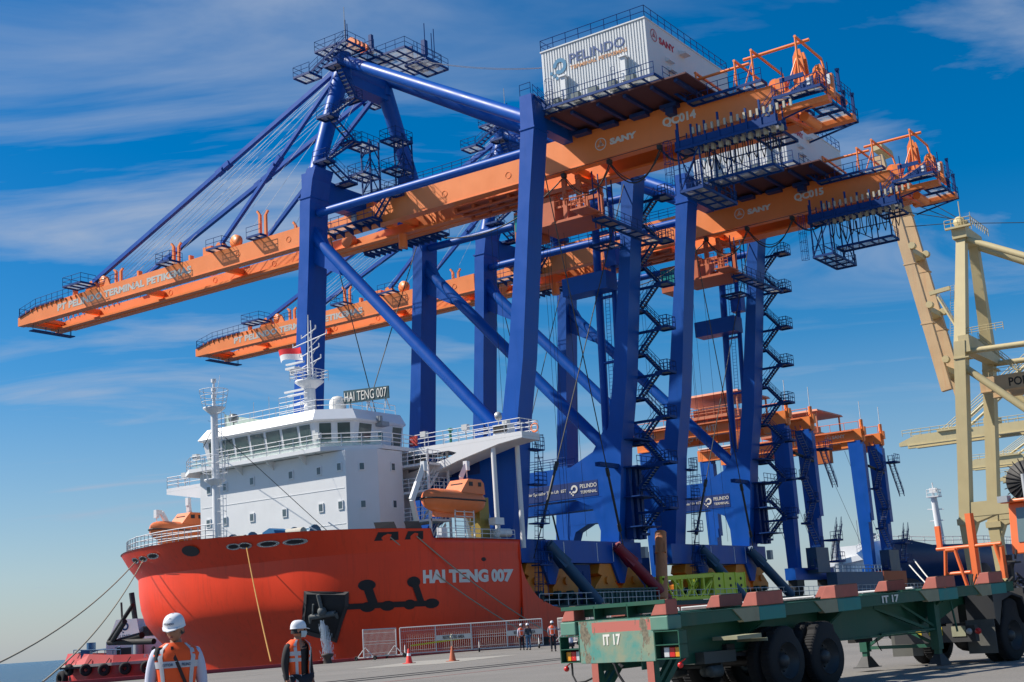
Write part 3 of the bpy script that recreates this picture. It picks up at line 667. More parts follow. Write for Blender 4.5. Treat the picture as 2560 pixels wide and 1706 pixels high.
    for i in range(11):
        y = 48.4-i*.72; mb.pipe([(104.2,y,42.5),(104.2,y-.08,40.9-.3*(i%2)),(104.2,y-.3,40.3-.2*(i%3)),(104.2,y-.52,40.9),(104.2,y-.62,42.5)], .05, 5)
    cb = P(mb, 'hanging_cable', BLACK)
    mb = MB()
    for i in range(12): mb.box(104.0,104.4,48.3-i*.72,48.6-i*.72,41.9,42.45)
    for i in range(16): mb.box(103.2,103.38,48.3-i*.62,48.5-i*.62,43.5,44.1)
    P(mb, 'clamp', paint('clamp_cream', (0.45,0.42,0.33), .6, .2), cb)
    mb = MB()     # festoon loops along the inner girder
    nodes = [(106.2,68.8,43.9),(106.0,63.8,43.95),(105.9,58.6,44.0),(105.6,53.0,43.9)]
    mb.pipe(sag((104.6,77.6,40.6),nodes[1],1.8),.07,5); 
    for a, b, d in ((nodes[1],nodes[2],2.5),(nodes[2],nodes[3],2.6),(nodes[3],(104.2,49.6,42.0),.8)): mb.pipe(sag(a,b,d),.07,5); mb.pipe(sag(V(a)+V(.3,0,0),V(b)+V(.3,0,0),d*.86),.05,5)
    mb.pipe([(105.3,65,44.25),(105.3,50,44.3)],.03,4)
    for a in nodes[1:]: mb.box(a[0]-.25,a[0]+.25,a[1]-.2,a[1]+.2,a[2]-.05,a[2]+.35)
    P(mb, 'festoon_cable', ROPE)
    # trolley with cab
    mb = MB()
    for x in (106.8,110.9):
        for y in (62.6,64.2,67.6): mb.box(x,x+.4,y,y+.45,40.0,44.2)
        mb.box(x+.02,x+.35,62.5,68.0,42.9,43.3); mb.box(x+.05,x+.3,62.5,68.0,41.3,41.5)
    mb.box(106.7,111.4,65.6,67.9,40.0,42.6); mb.box(106.6,111.4,61.0,68.2,39.75,40.0); mb.box(104.3,107,60.6,62.4,39.8,39.95); mb.beam((106.6,62.8,43.9),(111.4,62.8,43.9),.35)
    mb.rail([(105.8,60.7,44.3),(105.8,62.2,44.3)],1,.7,.04,3); mb.rail([(104.4,60.7,39.95),(104.4,62.3,39.95)],1.1,.6,.05,3)
    for y in (62.0,63.4,65.0,66.8): mb.rail([(106.75,y,41.5),(106.75,y+1.0,41.5)],1.0,.5,.035,2)
    for y in (69.0,71.2,73.4,75.6,77.8): mb.box(107.35,110.55,y,y+.35,44.0,44.35)
    for x in (107.4,108.7,110.2): mb.box(x,x+.3,69,78.1,43.8,43.99)
    mb.box(107.1,110.8,69.0,78,44.36,44.42)
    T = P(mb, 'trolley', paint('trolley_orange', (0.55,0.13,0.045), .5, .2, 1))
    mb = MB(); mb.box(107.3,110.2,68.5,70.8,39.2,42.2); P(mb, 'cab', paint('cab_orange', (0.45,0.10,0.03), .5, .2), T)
    mb = MB(); mb.box(107.22,107.28,68.9,70.7,40.2,41.9); mb.box(107.4,110.1,70.82,70.9,39.6,41.8); P(mb, 'cab_window', glass('cab_glass', (0.02,0.16,0.15)), T)
    # walkway and lift on the far landside leg
    st, gr = MB(), MB()
    platform(st, gr, 107.0,118.6,60.2,61.6,39.4,'y- y+',1.3); platform(st, gr, 114.6,117.0,64.0,66.6,39.4,'y- x-')
    for x in (107.6,108.7,110.3,111.3): st.beam((x,61.6,38.6),(x,61.6,44.4),.1)
    st.beam((107.6,61.6,43.2),(111.3,61.6,43.2),.08)
    b_ = P(st, 'trolley_walkway', DBLUE); P(gr, 'grating', GRATE, b_)
    mb = MB(); mb.tube((119.9,68.6,47),(119.9,69.6,14),.42,n=12); mb.tube((119.9,66.6,47),(119.9,67.9,14),.28,n=12); mb.ladder((119.9,67.6,46),(119.9,68.7,14),.5,(0,1,0),False)
    for z in (42,35,28,21): mb.box(119.6,120.2,67.2,69.2,z,z+.2)
    mb.box(119.3,120.6,66.2,67.6,38.2,40.2); mb.box(117.2,119.5,66.4,71.8,35.4,37.3)
    P(mb, 'lift_rail', BLUE)
    mb = MB(); mb.tube((113.2,91.5,36.5),(100.7,91.5,36.8),.01,n=4); mb = None
    # stairs zig-zagging up the far landside leg
    st, gr = MB(), MB(); z0 = 9.4; lv = []
    def yo(z): return 61.0 + (40-z)*.085
    z = 44.6
    while z > 9: lv.append(z); z -= 2.3
    for i, z in enumerate(lv):
        y = yo(z) if i % 2 == 0 else yo(z)+3.3
        platform(st, gr, 119.6, 121.5, y-.7, y+.75, z, 'y- x+' if i % 2 == 0 else 'y+ x+', .6)
        if i % 2 == 0: st.box(119.45, 119.7, y, y+3.6, z-.45, z-.2); st.rail([(119.7,y-.7,z),(119.7,y+.2,z)],1.1,.5,.04,3)
        if i+1 < len(lv):
            y2 = yo(lv[i+1])+3.3 if i % 2 == 0 else yo(lv[i+1]); sg = 1 if i % 2 == 0 else -1; xx = 120.1 if i % 2 == 0 else 121.0
            st.stair((xx,y+.6*sg,z),(xx,y2-.6*sg,lv[i+1]),.8,(1,0,0), g=gr, tread=.22)
    b_ = P(st, 'leg_stair', DBLUE); P(gr, 'stair_tread', paint('tread_grey', (0.25,0.29,0.31), .6, .2), b_)
    # guarded ladders and boxes low on the landside legs
    mb = MB()
    mb.ladder((101.1,67.0,4.2),(101.3,66.0,18.5),.5,(1,0,0),True,(0,-1,0)); mb.ladder((102.3,67.2,4.2),(102.3,67.2,9.2),.5,(1,0,0),True,(0,-1,0))
    for z in (6.8,10.5,14.0,17.2): mb.box(100.4,102.4,65.9,66.9,z,z+.12); mb.rail([(100.4,65.9,z+.1),(102.4,65.9,z+.1)],1.1,.6,.035,3)
    for x in (118.2,119.5,120.4): mb.box(x,x+.5,66.2,67.0,9.5,16.8)
    mb.box(113.4,119.6,66.6,67.2,16.6,17.0)
    for z in (10.6,13.6,16.6,19.4): mb.box(117.6,121.6,64.8,66.6,z,z+.12); mb.rail([(117.6,64.8,z),(121.6,64.8,z)],1.1,.9,.035,2)
    P(mb, 'guarded_ladder', DBLUE)
    mb = MB(); mb.box(119.7,120.4,65.9,66.4,7.6,8.7); mb.box(104.3,104.6,66.9,67.2,7.4,8.2); P(mb, 'switch_cabinet', paint('cabinet_grey', (0.40,0.43,0.43), .5, .1))
    # bogies: a long equaliser over two shorter ones, four wheels each
    for xb in (99.0, 111.7):
        for yb in (68.3, 93.7):
            mb = MB(); w = .85; k = 1.55
            X = lambda o: xb+o*k
            mb.prism([(X(1.0),7.1),(X(5.6),7.1),(X(5.9),6.2),(X(4.7),5.6),(X(3.3),5.3),(X(1.9),5.6),(X(.7),6.2)], 'y', yb-w, yb+w)
            for o in (0.0, 3.35):
                mb.prism([(X(o+.2),4.2),(X(o+3.0),4.2),(X(o+3.05),4.9),(X(o+2.2),5.95),(X(o+1.1),5.95),(X(o+.2),4.9)], 'y', yb-w*1.05, yb+w*1.05)
                mb.tube((X(o+1.65),yb-1.1,5.5),(X(o+1.65),yb+1.1,5.5),.36,n=12)
                mb.prism([(X(o+.5),4.2),(X(o+1.3),4.2),(X(o+1.1),4.75),(X(o+.7),4.75)], 'y', yb-w*1.12, yb-w*1.06)
            bg_ = P(mb, 'bogie', paint('bogie_orange', (0.80,0.24,0.02), .5, .2, 1.2))
            mb = MB()
            for o in (.6,1.35,2.1,2.8,3.95,4.7,5.45,6.15): mb.tube((X(o),yb-.4,3.85),(X(o),yb+.4,3.85),.46,n=16)
            P(mb, 'bogie_wheel', DARK, bg_); mb = MB()
            for o in (.3,1.7,3.7,5.1): mb.tube((X(o),yb-1.5,4.3),(X(o),yb-.9,4.3),.3,n=10)
            P(mb, 'drive_motor', TEALDK, bg_)
            mb = MB(); mb.prism([(X(2.3),7.14),(X(4.3),7.14),(X(3.6),5.2),(X(3.0),5.2)], 'y', yb-1.15, yb-.9); P(mb, 'pin_bracket', BLUE, bg_)
    # crossed lashing wires with turnbuckles
    for yb, yt in ((67.2,63.3),(93.6,90.6)):
        mb = MB()
        for a, b in (((XN+2.5,yt,46.2),(XF+.4,yb-.3,7.5)), ((XF+.2,yt,46.2),(XN+2.5,yb-.3,7.5))):
            a, b = V(a), V(b); mb.tube(a, b, .055, n=5); d = (b-a).normalized(); mb.tube(b-d*9, b-d*3.5, .13, n=6); mb.tube(b-d*9.6, b-d*8.8, .2, n=6); mb.tube(b-d*3.7, b-d*3, .2, n=6)
        P(mb, 'lashing_wire', ROPE)
    mb = MB()
    for i, (x, y) in enumerate(((107.6,67.0),(108.6,68.4),(109.8,66.6),(110.6,69.2),(107.8,74),(110.4,75))): mb.tube((x,y,44.0),(x,y,9.6 if i < 4 else 17),.02,n=3,cap=False)
    P(mb, 'hanging_rope', ROPE)
    return root
crane = make_crane()
crane2 = dup(crane, (30.8, 0, 0), keep=lambda k: not k.name.startswith('crane_number'))
crane2['label'] = 'tall blue and orange gantry crane numbered QC015, the second along the red ship'
for g in crane.children:
    if g.name.startswith('boom_girder'):
        for k in list(g.children):
            if k.name.startswith('second_crane_number'): bpy.data.objects.remove(k)
for g in crane2.children:
    for k in g.children:
        if k.name.startswith('second_crane_number'): k.name = 'crane_number.001'

# sea-fastening tubes between the cranes' lower beams and the deck
def seafast(a, b, r, mat, label, flare=True):
    a, b = V(a), V(b); mb = MB(); d = (b-a).normalized()
    mb.tube(a, b, r, n=14)
    if flare: mb.beam(a-d*.1, a+d*2.6, .5, r*1.2, w2=r*1.9, h2=r*1.9)
    tag(mb.build('brace_tube', mat), label, 'brace tube', 'sea fastening tubes that brace the cranes to the deck')
TB = paint('tube_dark_blue', (0.008,0.07,0.15), .5, .3, 1, streak=.3)
seafast((103.4,66.9,8.8),(108.3,64.9,3.3),.55,TB,'dark blue brace tube leaning left of the red one under crane QC014')
seafast((115.8,66.9,8.8),(121.6,64.8,3.3),.55,paint('tube_red',(0.25,0.012,0.03),.5,.2,1),'deep red brace tube leaning down from the first crane')
seafast((134.2,66.9,8.8),(139.6,64.9,3.3),.55,TB,'dark blue brace tube behind the lime green frame')
seafast((146.8,66.9,8.8),(152.8,64.8,3.3),.55,TB,'dark blue brace tube right of the lime green frame')
seafast((123.9,66.2,10.2),(120.6,64.9,3.3),.6,paint('tube_rusty_orange',(0.62,0.23,0.09),.6,.3,1,streak=.5),'rusty orange brace tube leaning the other way beside the lime frame')
# ------------------------------------------------------------------ the red ship
HO = [(100,109.5),(90,105.6),(83,100.6),(79.1,96.0),(77.0,91.7),(75.8,87.2),(75.5,82.6),(75.95,77.7),(76.9,73.0),(78.8,69.1),(81.7,66.3),(85.0,65.1),(90.0,64.75),(95.6,64.6),(110,64.5)]
def _cat(p0,p1,p2,p3,t):
    return tuple(0.5*((2*b)+(-a+c)*t+(2*a-5*b+4*c-d)*t*t+(-a+3*b-3*c+d)*t**3) for a,b,c,d in zip(p0,p1,p2,p3))
def hull_xy(s):
    n=len(HO)-1; s=max(0,min(n-1e-6,s)); i=int(s); t=s-i
    g=lambda k: HO[max(0,min(n,k))]
    return _cat(g(i-1),g(i),g(i+1),g(i+2),t)
def hull_in(s, z):
    """how far the side stands inside the rail line at height z"""
    f = 0.12+1.38/(1+math.exp((s-8.1)*1.7))
    w = 0.08+0.92/(1+math.exp((s-9.0)*1.1))
    if z > 7.9: return f*max(0, (9.9-z)/2.0)
    P = [(7.9,0),(6.5,.05),(5.2,.22),(4.0,.60),(3.0,1.3),(2.0,2.2),(0.5,3.2),(-2.4,4.4)]
    v = P[-1][1]
    for (a, va), (b, vb) in zip(P[:-1], P[1:]):
        if z >= b: v = va+(vb-va)*(a-z)/(a-b); break
    return f+v*w
def hull_pt(s,z,out=0.0):
    x,y=hull_xy(s); a=hull_xy(s-0.02); b=hull_xy(s+0.02); tx,ty=b[0]-a[0],b[1]-a[1]; L=math.hypot(tx,ty) or 1
    nx,ny=ty/L,-tx/L      # outward? fixed below
    if nx*(92-x)+ny*(87-y)>0: nx,ny=-nx,-ny
    d=out-hull_in(s,z)
    return (x+nx*d,y+ny*d,z)
def seg_out(a, b, y): return y
def make_ship():
    root = empty('cargo_ship', (90, 87, -2), 'big red ship with white superstructure carrying the cranes alongside the quay', 'ship')
    P = lambda mb, name, mat, par=root, **k: mb.build(name, mat, par, **k)
    S0, S1 = 0.0, 13.0
    n = 150; ss = [S0+(S1-S0)*i/n for i in range(n+1)]
    def ztop(s): return 8.88 if s > 10.80 else (9.62+0.55*max(0,min(1,(10.3-s)/4.5)))
    mb = MB()
    for zs in ([-2.4,-1,0,.5,1,1.5,2,2.5,3,3.5,4,4.6,5.2,6.5,7.2,7.9], [7.901,8.5,9.0,9.99]):
        vs = []; fs = []; m = len(zs)
        for s in ss:
            for z in zs: vs.append(hull_pt(s, min(z, ztop(s)) if z < 9.5 else ztop(s)))
        for i in range(n):
            for j in range(m-1): fs.append((i*m+j, (i+1)*m+j, (i+1)*m+j+1, i*m+j+1))
        mb.add(vs, fs, True)
    # hull side aft of the forecastle: swept down to the low cargo deck
    sw = [(95.5,8.88),(95.38,8.1),(95.35,7.3),(95.6,6.5),(95.95,5.7),(96.5,5.05),(97.2,4.4),(97.9,3.9),(100,3.2),(102.6,2.75)]
    poly = [(x, z) for x, z in sw] + [(208,2.75),(208,-3),(95.2,-3)]
    for y in (64.66, 109.4): mb.prism(poly, 'y', y-.04, y+.1)
    
    mb.box(102.6,208,64.4,64.61,2.55,2.74); mb.box(207,208,64.8,109.3,-3,3)
    hull = P(mb, 'hull', RED)
    # inner face of the bulwark and decks
    DK = paint('deck_green_grey', (0.06,0.10,0.09), .8, .2)
    mb = MB(); pts = [hull_pt(s, 8.5, -.3)[:2] for s in ss[::3]]; mb.prism(pts + [(95.2,64.9),(95.2,109)], 'z', 8.3, 8.4)
    mb.box(95.3,208,64.75,109.3,2.6,3.2); mb.box(95.0,95.3,64.9,109,2,8.35)
    P(mb, 'deck', DK)
    mb = MB(); vs = []; 
    for s in ss: 
        vs.append(hull_pt(s, ztop(s)-.0, -.12)); vs.append(hull_pt(s, 8.4, -.12))
    mb.add(vs, [(2*i,2*i+2,2*i+3,2*i+1) for i in range(n)], True)
    vs = []
    for s in ss: a = hull_pt(s, ztop(s), 0.05); b = hull_pt(s, ztop(s), -.22); vs += [(a[0],a[1],a[2]+.012),(b[0],b[1],b[2]+.012)]
    mb.add(vs, [(2*i,2*i+2,2*i+3,2*i+1) for i in range(n)])
    P(mb, 'bulwark_rail', paint('rail_dark_red', (0.22,0.02,0.012), .6, .2))
    # ship's name, warped on to the plating
    mb = MB(); g, f = text_geo('HAI TENG 007', .055, 1.0)
    x0 = min(v[0] for v in g); x1 = max(v[0] for v in g); y0 = min(v[1] for v in g); y1 = max(v[1] for v in g)
    mb.add([hull_pt(10.5+(x-x0)/(x1-x0)*2.36, 5.32+(y-y0)/(y1-y0)*1.08, .03+.012*z) for x, y, z in g], f); P(mb, 'name_lettering', LETTER, hull)
    mb = MB(); g, f = text_geo('HT 07', 0, 1.0)
    def patch(mb, s, z, ws, wz, out=.03, rnd=14, th=.04):
        c = [hull_pt(s+ws*math.cos(2*PI*k/rnd), z+wz*math.sin(2*PI*k/rnd), out) for k in range(rnd)]; d = [hull_pt(s+ws*math.cos(2*PI*k/rnd), z+wz*math.sin(2*PI*k/rnd), out-th) for k in range(rnd)]
        mb.add(c+d, [tuple(range(rnd))] + [(k,(k+1)%rnd,rnd+(k+1)%rnd,rnd+k) for k in range(rnd)])
    def strip(mb, s0, z0, s1, z1, w, out=.06):
        k = 14; vs = []
        for i in range(k+1):
            t = i/k; s = s0+(s1-s0)*t; z = z0+(z1-z0)*t; L = math.hypot((s1-s0)*2.4, z1-z0); nx, nz = -(z1-z0)/L, (s1-s0)*2.4/L
            for q in (-1, 1): vs.append(hull_pt(s+q*w/2*nx/2.4, z+q*w/2*nz, out))
        mb.add(vs, [(2*i,2*i+2,2*i+3,2*i+1) for i in range(k)])
    BLK = paint('pocket_black', (0.016,0.014,0.015), .7, .3, 2)
    for s, z in ((9.27,5.45),(10.25,5.5)):
        mb = MB(); patch(mb, s, z, .17, .42, .05); strip(mb, s, z, s+(.12 if s < 10 else .18), 3.9, .42, .08); P(mb, 'chain_guard', BLK, hull)
    mb = MB()
    for s in (9.27,9.66,10.14,10.73): patch(mb, s, 3.8, .15 if s < 10.5 else .2, .38, .05)
    strip(mb, 8.8, 3.92, 10.73, 3.8, .42, .08); P(mb, 'chain_guard', BLK, hull)
    mb = MB(); patch(mb, 12.07, 7.2, .06, .16, .03); P(mb, 'porthole', BLK, hull)
    for s, z, a, b in ((6.72,9.27,.13,.2),(6.95,9.26,.13,.2),(7.42,9.2,.2,.2),(7.95,9.16,.22,.2),(3.67,9.3,.16,.2),(4.09,9.3,.17,.2),(4.55,9.37,.2,.2)):
        mb = MB(); patch(mb, s, z, a*1.15, b*1.25, .05); q = P(mb, 'fairlead', paint('fairlead_chrome', (0.5,0.48,0.45), .25, .3, metal=.7), hull)
        mb = MB(); patch(mb, s, z, a*.8, b*.75, .062, th=.01); P(mb, 'fairlead_opening', BLK, q)
    mb = MB(); patch(mb, 5.74, 9.32, .22, .42, .05); q = P(mb, 'panama_lead', DARK, hull)
    for s in (9.68, 10.3):      # two big openings with hoods at the rail
        mb = MB(); c = [hull_pt(s-.24,8.78,.04),hull_pt(s+.24,8.78,.04),hull_pt(s+.24,9.42,.04),hull_pt(s-.16,9.42,.04)]; mb.add(c, [(0,1,2,3)])
        c = [hull_pt(s-.2,9.62,.02),hull_pt(s+.22,9.62,.02)]; mb.add([c[0],c[1],(c[1][0]+.25,c[1][1]+.5,10.25),(c[0][0]+.35,c[0][1]+.5,10.25)], [(0,1,2,3)])
        P(mb, 'mooring_opening', BLK, hull)
    # anchor recess
    pk = [(8.02,5.36),(8.92,5.05),(8.9,4.0),(8.74,2.8),(8.53,1.25),(8.3,1.6),(8.08,1.75),(7.71,2.2),(7.88,3.4),(7.98,4.5)]
    def row(z):
        xs = []
        for (a, za), (b, zb) in zip(pk, pk[1:]+pk[:1]):
            if (za-z)*(zb-z) < 0: xs.append(a+(b-a)*(z-za)/(zb-za))
        return (min(xs), max(xs)) if len(xs) > 1 else None
    vs = []; K = 12; rows = [1.28+i*(5.33-1.28)/24 for i in range(25)]
    for z in rows:
        r = row(z)
        for k in range(K+1): vs.append(hull_pt(r[0]+(r[1]-r[0])*k/K, z, .05))
    mb = MB(); mb.add(vs, [(i*(K+1)+k,(i+1)*(K+1)+k,(i+1)*(K+1)+k+1,i*(K+1)+k+1) for i in range(24) for k in range(K)], True)
    rec = P(mb, 'anchor_recess', BLK, hull)
    mb = MB(); cs, cz = 8.4, 3.7
    vs = [hull_pt(s,z,.06) for s,z in pk]+[hull_pt(cs+(s-cs)*.84, cz+(z-cz)*.84,.16) for s,z in pk]; k = len(pk)
    mb.add(vs, [(i,(i+1)%k,k+(i+1)%k,k+i) for i in range(k)]); P(mb, 'recess_frame', paint('recess_grey', (0.035,0.03,0.032), .6, .2), rec)
    mb = MB()
    def hp(s, z, o=.25): return hull_pt(s, z, o)
    mb.tube(hp(8.32,5.0),hp(8.36,3.9),.16,n=8); mb.tube(hp(8.1,3.35),hp(8.62,3.5),.22,n=8); mb.tube(hp(8.1,3.4),hp(8.05,2.9),.2,.08,8); mb.tube(hp(8.62,3.5),hp(8.66,3.1),.2,.08,8); mb.sphere(hp(8.36,3.7),.38,10,6); mb.tube(hp(8.2,4.3),hp(8.15,3.5),.08,n=6)
    P(mb, 'anchor', paint('anchor_grey', (0.10,0.11,0.11), .7, .3, 4), rec)
    # forecastle railings
    mb = MB(); L = [hull_pt(1.6+i*.18, 9.9, -.5) for i in range(27)]; mb.rail([(a[0],a[1],9.6) for a in L], 1.7, 1.2, .04, 4)
    mb.rail([(77.6,92.5,10.0),(79,86,10.0),(82,86,10.0)],1.3,1.4,.035,3)
    P(mb, 'bow_railing', WHITE)
    mb = MB()
    for x, y, c in ((82,84,1),(83,80,1),(82.5,77.3,1)): mb.tube((x,y-1.1,10.2),(x,y+1.1,10.2),.5,n=14); mb.tube((x,y-1.2,10.2),(x,y-1.1,10.2),.75,n=14); mb.tube((x,y+1.1,10.2),(x,y+1.2,10.2),.75,n=14); mb.box(x-.6,x+.6,y+1.2,y+1.9,8.5,10.6)
    P(mb, 'mooring_winch', paint('winch_blue', (0.02,0.13,0.24), .5, .3))
    mb = MB()
    for y in (84,80,77.3): mb.tube((81.4,y-.9,10.3),(81.4,y+.9,10.3),.42,n=12)
    P(mb, 'rope_drum', paint('rope_cream', (0.5,0.47,0.40), .9, .3, 8))
    P(MB().prism([(77.4,8.5),(79.9,8.5),(79.5,10.5),(78.7,10.8),(78.2,10.6)], 'x', 79.8, 81.5), 'winch_cover', paint('canvas_blue', (0.01,0.14,0.33), .8, .2))
    mb = MB()
    for x, y in ((84.6,71.3),(85.6,70.3),(84,75)): mb.tube((x,y,8.5),(x,y,9.9),.09,n=6); mb.sphere((x,y,10.0),.22,8,6)
    mb.lathe((84.8,72.6,9.6), [(.45,-.5),(.5,.1),(.35,.35),(0,.42)], n=14); mb.tube((82.3,73.6,9.3),(80.9,75.3,10.6),.06,n=5); mb.tube((83,72.2,9.2),(82,74.2,10.9),.06,n=5)
    P(mb, 'deck_fitting', WHITE)
    # accommodation block
    HX = 88.0; pts = [(HX,77.4),(HX,95.7),(HX+2,97.7),(HX+8,97.7),(HX+8,80),(HX+5.4,80),(HX+5.4,75.4),(HX+2,75.4)]
    mb = MB(); mb.prism(pts, 'z', 8.4, 17.7)
    for z in (11.3, 14.4): mb.box(HX-.03, HX, 77.6, 95.5, z, z+.04)
    H = P(mb, 'accommodation', WHITE)
    WF = paint('window_frame_white', (0.75,0.76,0.77), .4, .04)
    def port(y, z, face='x', x=HX):
        fr, gl = MB(), MB()
        if face == 'x': fr.box(x-.09, x+.02, y-.30, y+.30, z-.40, z+.40); gl.box(x-.11, x-.08, y-.2, y+.2, z-.3, z+.3)
        elif face == 'c':      # chamfer
            t = V(.7071,-.7071,0); nn = V(-.7071,-.7071,0); c = V(x,y,z)
            for B_, a, b, o0, o1 in ((fr,.28,.38,0,.08),(gl,.19,.28,.07,.1)):
                B_.hexa([c-t*a+nn*o0-V(0,0,b), c+t*a+nn*o0-V(0,0,b), c+t*a+nn*o1-V(0,0,b), c-t*a+nn*o1-V(0,0,b), c-t*a+nn*o0+V(0,0,b), c+t*a+nn*o0+V(0,0,b), c+t*a+nn*o1+V(0,0,b), c-t*a+nn*o1+V(0,0,b)])
        else: fr.box(x-.3, x+.3, y-.09, y+.02, z-.40, z+.40); gl.box(x-.2, x+.2, y-.11, y-.08, z-.3, z+.3)
        w = P(fr, 'window', WF, H); P(gl, 'pane', glass('port_glass', (0.05,0.07,0.08)), w)
    for px_ in ((94.5,16.3),(92.3,16.35),(88.8,16.5),(83.9,16.5),(80.5,16.45),(78.1,16.55)): port(px_[0], px_[1]-.25)
    for y in (94.6,92.4,88.9,84.8,80.4,78.1): port(y, 12.95)
    for y in (80.4,78.2): port(y, 9.6)
    for z in (16.2, 12.9): port(76.4, z, 'c', 89.0); port(75.4, z, 'y', 92.0)
    # bridge deck slab with wing brackets
    mb = MB(); mb.prism([(86.8,79.2),(86.8,95.9),(88.6,98.4),(95.2,98.4),(95.2,108.6),(98.0,108.6),(98.0,63.5),(95.2,63.5),(95.2,75.3),(90.6,75.3)], 'z', 17.75, 18.1)
    for y in (94,90,86,82): mb.prism([(86.9,17.74),(88,17.74),(88,16.9)], 'y', y, y+.1)
    for x in (95.2, 97.85):
        for poly in ([(63.5,17.75),(75.5,17.75),(78,17.75),(78,14.6),(75.6,15.1),(70.0,16.4),(66,17.3),(63.5,17.5)],): 
            # the web has a slot near the house
            mb.prism([(63.5,17.74),(70.6,17.74),(70.6,16.35),(66,17.3),(63.5,17.55)], 'x', x, x+.14)
            mb.prism([(70.6,17.74),(78,17.74),(78,17.4),(71.5,17.4),(70.6,17.1)], 'x', x, x+.14)
            mb.prism([(70.6,17.1),(71.6,16.75),(76.3,15.9),(76.3,17.4),(78,17.4),(78,14.3),(75.6,15.0),(70.6,16.35)], 'x', x, x+.14)
        mb.prism([(108.6,17.74),(98,17.74),(98,15.6),(108.6,17.5)], 'x', x, x+.14)
    mb.box(95.3,98,63.52,78,17.5,17.74); mb.prism([(78,14.25),(75.6,14.95),(70.6,16.3),(66,17.25),(63.5,17.5),(63.5,17.56),(66,17.32),(70.6,16.4),(75.6,15.1),(78,14.4)], 'x', 95.35, 97.8)
    SL = P(mb, 'bridge_deck', WHITE)
    mb = MB()
    for x, y in ((95.6,66.9),(97.9,65.9)): mb.tube((x,y,8.3),(x,y,17.4),.22,n=10)
    P(mb, 'wing_post', WHITE, SL)
    mb = MB(); mb.rail([(86.9,95.8,18.1),(86.9,79.2,18.1),(90.7,75.4,18.1),(95.2,75.4,18.1),(95.2,63.6,18.1),(98.0,63.6,18.1),(98.0,74,18.1)],1.15,1.7,.04,3)
    mb.rail([(86.9,95.8,18.1),(88.7,98.3,18.1),(95.2,98.3,18.1),(95.2,108.5,18.1),(98,108.5,18.1)],1.15,1.6,.04,3); P(mb, 'bridge_railing', WHITE, SL)
    mb = MB(); mb.add([(86.95,95.7,18.15),(86.95,79.3,18.15),(86.95,79.3,18.75),(86.95,95.7,18.75)],[(0,1,2,3)]); mb.add([(86.95,79.3,18.15),(90.7,75.5,18.15),(90.7,75.5,18.75),(86.95,79.3,18.75)],[(0,1,2,3)])
    gm = paint('rail_glass', (0.45,0.62,0.55), .2, .1); gm.node_tree.nodes['Principled BSDF'].inputs['Alpha'].default_value = .45
    P(mb, 'rail_screen', gm, SL)
    # wheelhouse: front leans out, chamfer, side
    gpts = [(88.0,94.4),(88.0,80.7),(90.3,78.4),(97.0,78.4),(97.0,94.4)]
    def ring(z, o): 
        return [(88.0-o,94.4+o,z),(88.0-o,80.7-o*.4,z),(90.3-o*.4,78.4-o,z),(97.0,78.4-o,z),(97.0,94.4+o,z)]
    mb = MB(); A, B_ = ring(18.1,0), ring(20.8,.45); mb.add(A+B_, [(0,1,6,5),(1,2,7,6),(2,3,8,7),(3,4,9,8),(4,0,5,9),(5,6,7,8,9)])
    WH = P(mb, 'wheelhouse', WHITE, SL)
    mb = MB(); A, B_ = ring(20.75,.75), ring(21.75,.1); C_ = ring(20.6,.6); mb.add(A+B_+C_, [(0,1,6,5),(1,2,7,6),(2,3,8,7),(3,4,9,8),(4,0,5,9),(5,6,7,8,9),(10,11,1,0),(11,12,2,1),(12,13,3,2),(14,13,12,11,10)])
    RF = P(mb, 'roof', paint('roof_white', (0.8,0.81,0.82), .45, .03), WH)
    def pane(a, b, t0, t1, z0=18.6, z1=20.5):
        a, b = V(a), V(b); d = (b-a); nrm = V(-abs(d.y), -abs(d.x), 0).normalized() if d.length else V(-1,0,0)
        p = a+d*t0; q = a+d*t1; o0 = .45*(z0-18.1)/2.7; o1 = .45*(z1-18.1)/2.7
        for nm, e, oo, mt, pr_ in (('window', .0, .02, WF, None), ('pane', .06, .045, WGLASS, 1)):
            du = d.normalized()*e
            Q = [p+du+nrm*(o0+oo)+V(0,0,z0+e), q-du+nrm*(o0+oo)+V(0,0,z0+e), q-du+nrm*(o1+oo)+V(0,0,z1-e), p+du+nrm*(o1+oo)+V(0,0,z1-e)]
            R_ = [v-nrm*.02 for v in Q]
            ob = P(MB().hexa(Q+R_), nm, mt, WH if nm == 'window' else pane.last)
            pane.last = ob
    yy = [94.2,92.5,90.7,88.7,86.7,84.65,82.5,80.95]
    for a, b in zip(yy[:-1], yy[1:]): pane((88,a,0),(88,b,0), .05, .95)
    for t0, t1 in ((.06,.42),(.56,.94)): pane((88,80.7,0),(90.3,78.4,0), t0, t1)
    for x0, x1 in ((90.7,92.5),(95.4,96.8)): pane((x0,78.4,0),(x1,78.4,0), 0, 1)
    mb = MB(); mb.box(93.1,94.3,78.05,78.4,18.1,20.2); dd = P(mb, 'door', WHITE, WH); P(MB().box(93.4,94.0,78.0,78.05,19.1,19.8), 'pane', WGLASS, dd)
    mb = MB(); mb.box(93.0,94.0,77.2,78.0,20.3,20.7); mb.box(92.8,93.2,77.3,77.7,20.7,21.2); P(mb, 'exterior_unit', GREY, WH)
    # lamps, boxes, life ring on the wing
    for x, y in ((87.2,95.3),(87.4,80.0),(95.4,74.3),(95.4,69.6),(96.6,66.0),(95.4,106)):
        mb = MB(); mb.tube((x,y,18.1),(x,y,19.1),.06,n=6); mb.box(x-.25,x+.2,y-.3,y+.3,19.0,19.5); P(mb, 'floodlight', paint('lamp_grey', (0.6,0.61,0.6), .4, .1), SL)
